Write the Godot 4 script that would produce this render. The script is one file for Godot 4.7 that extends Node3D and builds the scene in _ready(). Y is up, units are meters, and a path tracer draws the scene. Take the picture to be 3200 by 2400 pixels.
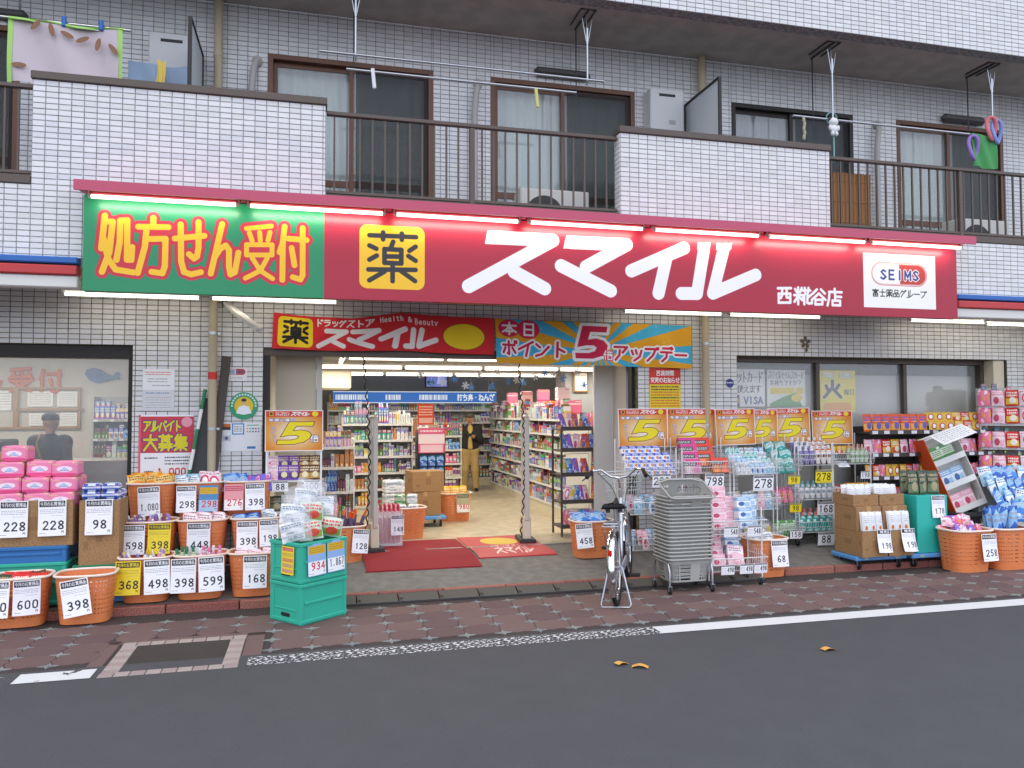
extends Node3D
# A drugstore on the ground floor of a white-tiled apartment block in a narrow street, overcast afternoon.
# x runs along the shop front, y is up, z points from the shop's wall (z = 0) to the street; metres.

var rng := RandomNumberGenerator.new()
var mats := {}
var used := {}
const FLOOR := 0.18       # the shop's floor; the apron in front slopes from here down to the pavement

func _ready() -> void:
	rng.seed = 20240
	view()
	materials()
	sign_prints()
	banner_prints()
	five_poster()
	card_prints()
	pack_prints()
	poster_prints()
	ground()
	paving()
	building()
	balconies()
	shop_room()
	shop_sign()
	wall_fittings()
	shop_inside()
	pharmacy_room()
	left_display()
	entrance_goods()
	right_display()
	bicycle()
	basket_stack()
	balcony_things()
	litter()

func view() -> void:
	var cam := Camera3D.new()
	cam.name = "camera"
	cam.position = Vector3(0, 1.7, 8.37)
	cam.basis = Basis.from_euler(Vector3(0, deg_to_rad(-14.30), 0)) * Basis.from_euler(Vector3(deg_to_rad(2.108), 0, 0)) * Basis.from_euler(Vector3(0, 0, deg_to_rad(-0.162)))
	cam.fov = rad_to_deg(2.0 * atan(1200.0 / 2450.0))
	cam.far = 200.0
	add_child(cam)
	var env := Environment.new()
	env.background_mode = Environment.BG_SKY
	var sky := ProceduralSkyMaterial.new()
	sky.sky_top_color = Color(0.85, 0.885, 0.965)
	sky.sky_horizon_color = Color(0.87, 0.885, 0.92)
	sky.ground_bottom_color = Color(0.30, 0.30, 0.31)
	sky.ground_horizon_color = Color(0.42, 0.42, 0.43)
	sky.energy_multiplier = 2.22
	env.sky = Sky.new()
	env.sky.sky_material = sky
	env.tonemap_mode = Environment.TONE_MAPPER_LINEAR
	env.tonemap_exposure = 1.0
	env.sdfgi_enabled = true
	env.ssao_enabled = true
	env.ssil_enabled = true
	var we := WorldEnvironment.new()
	we.name = "environment"
	we.environment = env
	add_child(we)
	var sun := DirectionalLight3D.new()
	sun.name = "overcast_sun"
	sun.light_energy = 0.25
	sun.light_angular_distance = 20.0
	sun.light_color = Color(1.0, 0.97, 0.93)
	sun.shadow_enabled = true
	sun.rotation = Vector3(deg_to_rad(-60), deg_to_rad(-25), 0)
	add_child(sun)

func materials() -> void:
	mt("tile", "ffffff", 0.28).vertex_color_use_as_albedo = true
	for i in 4: mt("tile_%d" % i, ["e0e1e3", "dbdcdf", "e4e4e5", "d6d8dc"][i], 0.28)
	grainy("grout", "a3a4a4", 0.95, 0.03, 0.2, 1.0, 3)
	grainy("grout_low", "86805f", 0.95, 0.03, 0.3, 1.0, 5)
	grainy("soffit", "b7b0a8", 0.95, 0.01, 0.07, 0.5, 7)
	var as_ := mt("asphalt", "515152", 0.93)
	as_.albedo_texture = ImageTexture.create_from_image(asphalt_image())
	as_.uv1_triplanar = true
	as_.uv1_world_triplanar = true
	as_.uv1_scale = Vector3.ONE * 0.4
	grainy("apron", "7a7771", 0.9, 0.02, 0.1, 0.7, 13)
	grainy("joint_sand", "4c423f", 1.0, 0.1, 0.3, 1.0, 15)
	for i in 4: grainy("block_%d" % i, ["7a615c", "735a57", "7e6560", "6f5756"][i], 0.92, 0.12, 0.2, 2.0, 20 + i)
	for i in 2: grainy("star_%d" % i, ["8c8e8d", "979894"][i], 0.92, 0.12, 0.25, 2.0, 26 + i)
	for i in 3: grainy("brick_%d" % i, ["a5685c", "9a5d54", "ad7263"][i], 0.9, 0.08, 0.25, 1.5, 30 + i)
	for i in 2: grainy("collar_%d" % i, ["b8a8a0", "ad9a94"][i], 0.9, 0.1, 0.2, 2.0, 36 + i)
	grainy("iron_cover", "4a433c", 0.75, 0.3, 0.4, 3.0, 39)
	grainy("ramp", "6e6a63", 0.85, 0.35, 0.45, 4.0, 41)
	mt("brown", "5d524b", 0.5, 0.2)
	mt("frame_brown", "6a4a3a", 0.45, 0.25)
	mt("dark_frame", "2e2b29", 0.5, 0.3)
	mt("steel", "b9bcc0", 0.28, 0.85)
	mt("chrome", "d8dadc", 0.12, 1.0)
	mt("white_wire", "e9e9ea", 0.4)
	mt("white_plastic", "e6e6e2", 0.45)
	mt("cream", "d9d0b8", 0.5)
	mt("black", "17171a", 0.5)
	mt("rubber", "1a1a1b", 0.8)
	mt("dark_grey", "3a3a3d", 0.6)
	mt("grey_plastic", "a9a9a4", 0.45)
	mt("shelf_white", "dcdad5", 0.5)
	mt("shelf_dark", "48423f", 0.55)
	mt("fascia", "a81b38", 0.35)
	mt("green_crate", "2fae93", 0.45)
	mt("green_crate_dark", "1f7a50", 0.5)
	mt("blue_crate", "2c6fae", 0.45)
	mt("dolly_blue", "5b9ad6", 0.45)
	grainy("basket_orange", "ea8a52", 0.5, 0.05, 0.06, 2.0, 45)
	mt("basket_rim", "efdccb", 0.5)
	grainy("card_board", "a98258", 0.85, 0.06, 0.12, 1.5, 47)
	mt("card_edge", "8f6c48", 0.9)
	mt("blue", "2a66b4", 0.5)
	mt("red", "c03a3c", 0.5)
	mt("pipe", "b9ab90", 0.55)
	grainy("vinyl", "c4b69c", 0.35, 0.015, 0.08, 0.6, 49)
	mt("wall_in", "c9c5bd", 0.8)
	mt("wall_grey", "8f9296", 0.8)
	mt("ceiling", "b9b7b2", 0.9)
	mt("mat_red", "8e1f28", 0.95)
	mt("curtain", "b9c4bc", 0.9)
	mt("curtain_grey", "8a9699", 0.9)
	var gl := mt("glass", "e4eef0", 0.05)
	gl.transparency = BaseMaterial3D.TRANSPARENCY_ALPHA
	gl.albedo_color.a = 0.12
	var gs := mt("screen_mesh", "3a3c3c", 0.9)
	gs.transparency = BaseMaterial3D.TRANSPARENCY_ALPHA
	gs.albedo_color.a = 0.38
	var pl := mt("clear_film", "eef2f6", 0.12)
	pl.transparency = BaseMaterial3D.TRANSPARENCY_ALPHA
	pl.albedo_color.a = 0.2
	var tb := mt("tube_glow", "ffffff", 0.4)
	tb.emission_enabled = true
	tb.emission = Color(1.0, 0.965, 0.89)
	tb.emission_energy_multiplier = 3.0
	mt("dark_room", "a8a39a", 0.95)
	mt("skin", "b98a6a", 0.6)

func asphalt_image() -> Image:
	# dark binder with fine grit, scattered pale stones and faint larger patches
	var n := 1024
	var im := canvas(n, n, Color.WHITE)
	var f := FastNoiseLite.new()
	f.seed = 11
	f.frequency = 0.006
	for y in n:
		for x in n:
			var g := 0.86 + 0.1 * rng.randf() + 0.035 * f.get_noise_2d(absf(x - n / 2.0), absf(y - n / 2.0))
			im.set_pixel(x, y, Color(g, g, g))
	for i in 2600:
		var p := Vector2i(rng.randi() % (n - 4), rng.randi() % (n - 4))
		var v := rng.randf_range(0.97, 1.0) if i % 3 else rng.randf_range(0.6, 0.75)
		im.fill_rect(Rect2i(p, Vector2i(1 + rng.randi() % 3, 1 + rng.randi() % 3)), Color(v, v, v))
	return im

# ---------------------------------------------------------------- helpers
class MB:
	var v := PackedVector3Array()
	var n := PackedVector3Array()
	var t := PackedVector2Array()
	var ix := PackedInt32Array()
	var xf := Transform3D.IDENTITY
	func pt(p: Vector3, nn: Vector3, u: Vector2) -> int:
		v.append(xf * p)
		n.append((xf.basis * nn).normalized())
		t.append(u)
		return v.size() - 1
	func q(a: Vector3, b: Vector3, c: Vector3, d: Vector3, r := Rect2(0, 0, 1, 1)) -> void:
		var nn := (c - a).cross(b - a)
		if nn.length_squared() < 1e-14:
			nn = (d - a).cross(c - a)
		var k := pt(a, nn, Vector2(r.position.x, r.end.y))
		pt(b, nn, r.position)
		pt(c, nn, Vector2(r.end.x, r.position.y))
		pt(d, nn, r.end)
		ix.append_array([k, k + 1, k + 2, k, k + 2, k + 3])
	func tri(a: Vector3, b: Vector3, c: Vector3) -> void:
		var nn := (c - a).cross(b - a)
		var k := pt(a, nn, Vector2.ZERO)
		pt(b, nn, Vector2(0, 1))
		pt(c, nn, Vector2(1, 1))
		ix.append_array([k, k + 1, k + 2])
	func box(c: Vector3, s: Vector3, rf := Rect2(0, 0, 1, 1), rs := Rect2(0, 0, 1, 1)) -> void:
		var h := s * 0.5
		var p := []
		for i in 8:
			p.append(c + Vector3(h.x if i & 1 else -h.x, h.y if i & 2 else -h.y, h.z if i & 4 else -h.z))
		q(p[4], p[6], p[7], p[5], rf)
		q(p[1], p[3], p[2], p[0], rf)
		q(p[5], p[7], p[3], p[1], rs)
		q(p[0], p[2], p[6], p[4], rs)
		q(p[6], p[2], p[3], p[7], rs)
		q(p[0], p[4], p[5], p[1], rs)
	func bb(c: Vector3, s: Vector3, b: float, rf := Rect2(0, 0, 1, 1), rs := Rect2(0, 0, 1, 1)) -> void:
		# box with chamfered edges
		var h := s * 0.5
		b = minf(b, minf(h.x, minf(h.y, h.z)) * 0.9)
		for ax in 3:
			var a1 := (ax + 1) % 3
			var a2 := (ax + 2) % 3
			for sg in [-1.0, 1.0]:
				var e := Vector3.ZERO
				e[ax] = h[ax] * sg
				var m1 := Vector3.ZERO
				m1[a1] = h[a1] - b
				var m2 := Vector3.ZERO
				m2[a2] = h[a2] - b
				var r: Rect2 = rf if ax == 2 else rs
				if ax == 2:
					if sg > 0: q(c + e - m1 - m2, c + e - m1 + m2, c + e + m1 + m2, c + e + m1 - m2, r)
					else: q(c + e + m1 - m2, c + e + m1 + m2, c + e - m1 + m2, c + e - m1 - m2, r)
				elif ax == 0:
					if sg > 0: q(c + e - m1 + m2, c + e + m1 + m2, c + e + m1 - m2, c + e - m1 - m2, r)
					else: q(c + e - m1 - m2, c + e + m1 - m2, c + e + m1 + m2, c + e - m1 + m2, r)
				else:
					if sg > 0: q(c + e + m1 - m2, c + e - m1 - m2, c + e - m1 + m2, c + e + m1 + m2, r)
					else: q(c + e - m1 - m2, c + e + m1 - m2, c + e + m1 + m2, c + e - m1 + m2, r)
		for ax in 3:
			var a1 := (ax + 1) % 3
			var a2 := (ax + 2) % 3
			for s1 in [-1.0, 1.0]:
				for s2 in [-1.0, 1.0]:
					var l := Vector3.ZERO
					l[ax] = h[ax] - b
					var pa := Vector3.ZERO
					pa[a1] = h[a1] * s1
					pa[a2] = (h[a2] - b) * s2
					var pb := Vector3.ZERO
					pb[a1] = (h[a1] - b) * s1
					pb[a2] = h[a2] * s2
					if s1 * s2 > 0: q(c + pa - l, c + pa + l, c + pb + l, c + pb - l, rs)
					else: q(c + pb - l, c + pb + l, c + pa + l, c + pa - l, rs)
		for i in 8:
			var sg := Vector3(1 if i & 1 else -1, 1 if i & 2 else -1, 1 if i & 4 else -1)
			var x := c + Vector3(h.x, h.y - b, h.z - b) * sg
			var y := c + Vector3(h.x - b, h.y, h.z - b) * sg
			var z := c + Vector3(h.x - b, h.y - b, h.z) * sg
			if sg.x * sg.y * sg.z > 0: tri(x, z, y)
			else: tri(x, y, z)
	func cyl(a: Vector3, b: Vector3, r0: float, r1 := -1.0, k := 10, caps := true, rr := Rect2(0, 0, 1, 1)) -> void:
		if r1 < 0.0: r1 = r0
		var d := (b - a).normalized()
		var s := d.cross(Vector3.UP if absf(d.y) < 0.9 else Vector3.RIGHT).normalized()
		var w := s.cross(d)
		var base := v.size()
		for i in k + 1:
			var an := TAU * i / k
			var o := s * cos(an) + w * sin(an)
			var uu := rr.position.x + rr.size.x * i / k
			pt(a + o * r0, o, Vector2(uu, rr.end.y))
			pt(b + o * r1, o, Vector2(uu, rr.position.y))
		for i in k:
			var j := base + i * 2
			ix.append_array([j, j + 2, j + 1, j + 1, j + 2, j + 3])
		if caps:
			for e in 2:
				var cc := a if e == 0 else b
				var rad := r0 if e == 0 else r1
				if rad < 1e-4: continue
				var nn := -d if e == 0 else d
				var m := pt(cc, nn, rr.get_center())
				for i in k + 1:
					var an := TAU * i / k
					pt(cc + (s * cos(an) + w * sin(an)) * rad, nn, rr.get_center())
				for i in k:
					if e == 1: ix.append_array([m, m + 1 + i, m + 2 + i])
					else: ix.append_array([m, m + 2 + i, m + 1 + i])
	func tube(p: Array, r: float, k := 8, closed := false) -> void:
		var cnt := p.size()
		var s := Vector3.ZERO
		var base := v.size()
		for i in cnt:
			var d: Vector3 = ((p[(i + 1) % cnt] if closed or i < cnt - 1 else p[i]) - (p[(i - 1 + cnt) % cnt] if closed or i > 0 else p[i])).normalized()
			if s == Vector3.ZERO:
				s = d.cross(Vector3.UP if absf(d.y) < 0.9 else Vector3.RIGHT).normalized()
			s = (s - d * s.dot(d)).normalized()
			var w := s.cross(d)
			for j in k + 1:
				var an := TAU * j / k
				var o := s * cos(an) + w * sin(an)
				pt(p[i] + o * r, o, Vector2(float(j) / k, float(i) / cnt))
		for i in (cnt if closed else cnt - 1):
			for j in k:
				var a := base + i * (k + 1) + j
				var b := base + ((i + 1) % cnt) * (k + 1) + j
				ix.append_array([a, a + 1, b, b, a + 1, b + 1])
		if not closed:
			for e in [0, cnt - 1]:
				var m := pt(p[e], (p[e] - p[1 if e == 0 else cnt - 2]).normalized(), Vector2.ZERO)
				for j in k:
					var a: int = base + e * (k + 1) + j
					if e > 0: ix.append_array([m, a, a + 1])
					else: ix.append_array([m, a + 1, a])
	func lathe(pr: Array, k := 14, c := Vector3.ZERO, rr := Rect2(0, 0, 1, 1), sx := 1.0, sz := 1.0) -> void:
		var base := v.size()
		for i in pr.size():
			var d: Vector2 = pr[mini(i + 1, pr.size() - 1)] - pr[maxi(i - 1, 0)]
			for j in k + 1:
				var an := TAU * j / k
				var o := Vector3(cos(an) * sx, 0, sin(an) * sz)
				pt(c + o * pr[i].x + Vector3(0, pr[i].y, 0), Vector3(cos(an) * d.y, -d.x, sin(an) * d.y), rr.position + rr.size * Vector2(float(j) / k, 1.0 - float(i) / (pr.size() - 1)))
		for i in pr.size() - 1:
			for j in k:
				var a := base + i * (k + 1) + j
				ix.append_array([a, a + 1, a + k + 1, a + 1, a + k + 2, a + k + 1])
	func ell(c: Vector3, r: Vector3, k := 10, m := 7) -> void:
		var pr := []
		var base := v.size()
		for i in m + 1:
			var ph := PI * i / m - PI / 2
			for j in k + 1:
				var an := TAU * j / k
				var o := Vector3(cos(an) * cos(ph), sin(ph), sin(an) * cos(ph))
				pt(c + o * r, o / r, Vector2(float(j) / k, 1.0 - float(i) / m))
		for i in m:
			for j in k:
				var a := base + i * (k + 1) + j
				ix.append_array([a, a + 1, a + k + 1, a + 1, a + k + 2, a + k + 1])
	func prism(poly: PackedVector2Array, z0: float, z1: float, bev := 0.0) -> void:
		# polygon in x-y, extruded along z (front z1)
		var tr := Geometry2D.triangulate_polygon(poly)
		var inn := poly
		var area := 0.0
		for i in poly.size():
			area += poly[i].cross(poly[(i + 1) % poly.size()])
		var sg := 1.0 if area > 0 else -1.0
		if bev > 0.0:
			inn = PackedVector2Array()
			for i in poly.size():
				var d0 := (poly[i] - poly[i - 1]).normalized()
				var d1 := (poly[(i + 1) % poly.size()] - poly[i]).normalized()
				var nn := Vector2(-(d0.y + d1.y), d0.x + d1.x).normalized()
				inn.append(poly[i] + nn * sg * bev)
		for e in 2:
			var z := z1 if e == 0 else z0
			var pp := inn if e == 0 else poly
			var k := v.size()
			for p in pp:
				pt(Vector3(p.x, p.y, z), Vector3(0, 0, 1 if e == 0 else -1), p)
			for i in tr.size() / 3:
				var ta := tr[i * 3]
				var tb := tr[i * 3 + 1]
				var tc := tr[i * 3 + 2]
				var ccw := (pp[tb] - pp[ta]).cross(pp[tc] - pp[ta]) > 0
				if ccw == (e == 0): ix.append_array([k + ta, k + tc, k + tb])
				else: ix.append_array([k + ta, k + tb, k + tc])
		var zs := z1 - bev
		for i in poly.size():
			var j := (i + 1) % poly.size()
			var a := Vector3(poly[i].x, poly[i].y, z0)
			var b := Vector3(poly[j].x, poly[j].y, z0)
			if sg < 0:
				var sw := a
				a = b
				b = sw
			q(a, Vector3(a.x, a.y, zs), Vector3(b.x, b.y, zs), b)
			if bev > 0.0:
				var ia := inn[i if sg > 0 else j]
				var ib := inn[j if sg > 0 else i]
				q(Vector3(a.x, a.y, zs), Vector3(ia.x, ia.y, z1), Vector3(ib.x, ib.y, z1), Vector3(b.x, b.y, zs))
	func bag(w: float, h: float, d: float, r: Rect2, sd := 0.0, flat_base := 0.3) -> void:
		# sealed bag standing on y = 0, front to +z, crimped top edge
		var nx := 7
		var ny := 8
		for side in 2:
			var base := v.size()
			for j in ny + 1:
				for i in nx + 1:
					var x := float(i) / nx
					var y := float(j) / ny
					var px := 1.0 - pow(absf(2 * x - 1), 3.0)
					var py := 1.0 - pow(absf(y * 2 - 1), 4.0) if y > 0.5 else lerpf(flat_base, 1.0, sqrt(y * 2))
					var wr := 0.12 * sin(x * 9 + sd * 3.1 + y * 4) * sin(y * 11 + sd * 1.7)
					var zz := d * 0.5 * px * py * (1.0 + wr)
					var ww := w * (1.0 - 0.06 * px * sin(y * PI)) * (1.0 + 0.015 * sin(y * 17 + sd))
					pt(Vector3((x - 0.5) * ww, y * h * (1.0 + 0.01 * sin(x * 8 + sd)), zz if side == 0 else -zz), Vector3(0, 0, 1), r.position + r.size * Vector2(x if side == 0 else 1 - x, 1 - y))
			for j in ny:
				for i in nx:
					var a := base + j * (nx + 1) + i
					var b := a + nx + 1
					if side == 0: ix.append_array([a, b, a + 1, a + 1, b, b + 1])
					else: ix.append_array([a, a + 1, b, a + 1, b + 1, b])
			smooth(base, ny + 1, nx + 1, side == 1)
	func smooth(base: int, rows: int, cols: int, flip := false) -> void:
		# normals of a grid of points
		for j in rows:
			for i in cols:
				var a := v[base + j * cols + mini(i + 1, cols - 1)] - v[base + j * cols + maxi(i - 1, 0)]
				var b := v[base + mini(j + 1, rows - 1) * cols + i] - v[base + maxi(j - 1, 0) * cols + i]
				var nn := a.cross(b).normalized()
				n[base + j * cols + i] = -nn if flip else nn
	func grid(f: Callable, nu: int, nv: int, r := Rect2(0, 0, 1, 1)) -> void:
		# f(u, v) -> Vector3, u to the right and v upwards seen from the front
		var base := v.size()
		for j in nv + 1:
			for i in nu + 1:
				pt(f.call(float(i) / nu, float(j) / nv), Vector3(0, 0, 1), r.position + r.size * Vector2(float(i) / nu, 1.0 - float(j) / nv))
		for j in nv:
			for i in nu:
				var a := base + j * (nu + 1) + i
				var b := a + nu + 1
				ix.append_array([a, b, a + 1, a + 1, b, b + 1])
		smooth(base, nv + 1, nu + 1)
	func join(o: MB) -> void:
		var k := v.size()
		v.append_array(o.v)
		n.append_array(o.n)
		t.append_array(o.t)
		for i in o.ix: ix.append(i + k)
	func mesh() -> ArrayMesh:
		var m := ArrayMesh.new()
		var arr := []
		arr.resize(Mesh.ARRAY_MAX)
		arr[Mesh.ARRAY_VERTEX] = v
		arr[Mesh.ARRAY_NORMAL] = n
		arr[Mesh.ARRAY_TEX_UV] = t
		arr[Mesh.ARRAY_INDEX] = ix
		m.add_surface_from_arrays(Mesh.PRIMITIVE_TRIANGLES, arr)
		return m

func V(x: float, y: float, z: float) -> Vector3:
	return Vector3(x, y, z)

func numbered(called: String) -> String:
	used[called] = used.get(called, -1) + 1
	return called if used[called] == 0 else "%s_%03d" % [called, used[called]]

func tag(o: Node3D, label: String, category: String, group := "", kind := "") -> Node3D:
	if label: o.set_meta("label", label)
	if category: o.set_meta("category", category)
	if group: o.set_meta("group", group)
	if kind: o.set_meta("kind", kind)
	return o

func thing(called: String, label: String, category: String, at := Vector3.ZERO, turn := 0.0, group := "") -> Node3D:
	var o := Node3D.new()
	o.name = numbered(called)
	add_child(o)
	o.position = at
	o.rotation.y = turn
	return tag(o, label, category, group)

func part(parent: Node3D, called: String, m, mat: Material, at := Vector3.ZERO, rot := Vector3.ZERO) -> MeshInstance3D:
	var o := MeshInstance3D.new()
	o.name = called
	o.mesh = m.mesh() if m is MB else m
	o.material_override = mat
	o.position = at
	o.rotation = rot
	parent.add_child(o, true)
	return o

func solo(called: String, m, mat: Material, label: String, category: String, at := Vector3.ZERO, rot := Vector3.ZERO, group := "") -> MeshInstance3D:
	var o := part(self, numbered(called), m, mat, at, rot)
	tag(o, label, category, group)
	return o

func structure(called: String, m, mat: Material, at := Vector3.ZERO) -> MeshInstance3D:
	var o := part(self, called, m, mat, at)
	o.set_meta("kind", "structure")
	return o

func bxm(s: Vector3, b := 0.0) -> MB:
	# box mesh standing on y = 0
	var m := MB.new()
	if b > 0.0: m.bb(V(0, s.y / 2, 0), s, b)
	else: m.box(V(0, s.y / 2, 0), s)
	return m

func mt(key: String, hex := "ffffff", rough := 0.7, metal := 0.0) -> StandardMaterial3D:
	if mats.has(key): return mats[key]
	var m := StandardMaterial3D.new()
	m.resource_name = key
	m.albedo_color = Color(hex)
	m.roughness = rough
	m.metallic = metal
	mats[key] = m
	return m

func noise_tex(freq: float, lo: Color, hi: Color, sd: int, size := 512, octaves := 4, p0 := 0.3, p1 := 0.7) -> NoiseTexture2D:
	var f := FastNoiseLite.new()
	f.seed = sd
	f.frequency = freq
	f.fractal_octaves = octaves
	var x := NoiseTexture2D.new()
	x.width = size
	x.height = size
	x.seamless = true
	x.noise = f
	var g := Gradient.new()
	g.offsets = PackedFloat32Array([p0, p1])
	g.colors = PackedColorArray([lo, hi])
	x.color_ramp = g
	return x

func grainy(key: String, hex: String, rough: float, freq: float, amt: float, scale: float, sd: int, bump := 0.0) -> StandardMaterial3D:
	# base colour with a mottled grain laid on in world space
	if mats.has(key): return mats[key]
	var m := mt(key, hex, rough)
	m.albedo_texture = noise_tex(freq, Color(1 - amt, 1 - amt, 1 - amt), Color.WHITE, sd)
	m.uv1_triplanar = true
	m.uv1_world_triplanar = true
	m.uv1_scale = Vector3.ONE * scale
	if bump > 0.0:
		m.heightmap_enabled = true
		m.heightmap_scale = bump
		m.heightmap_texture = m.albedo_texture
	return m

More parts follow.
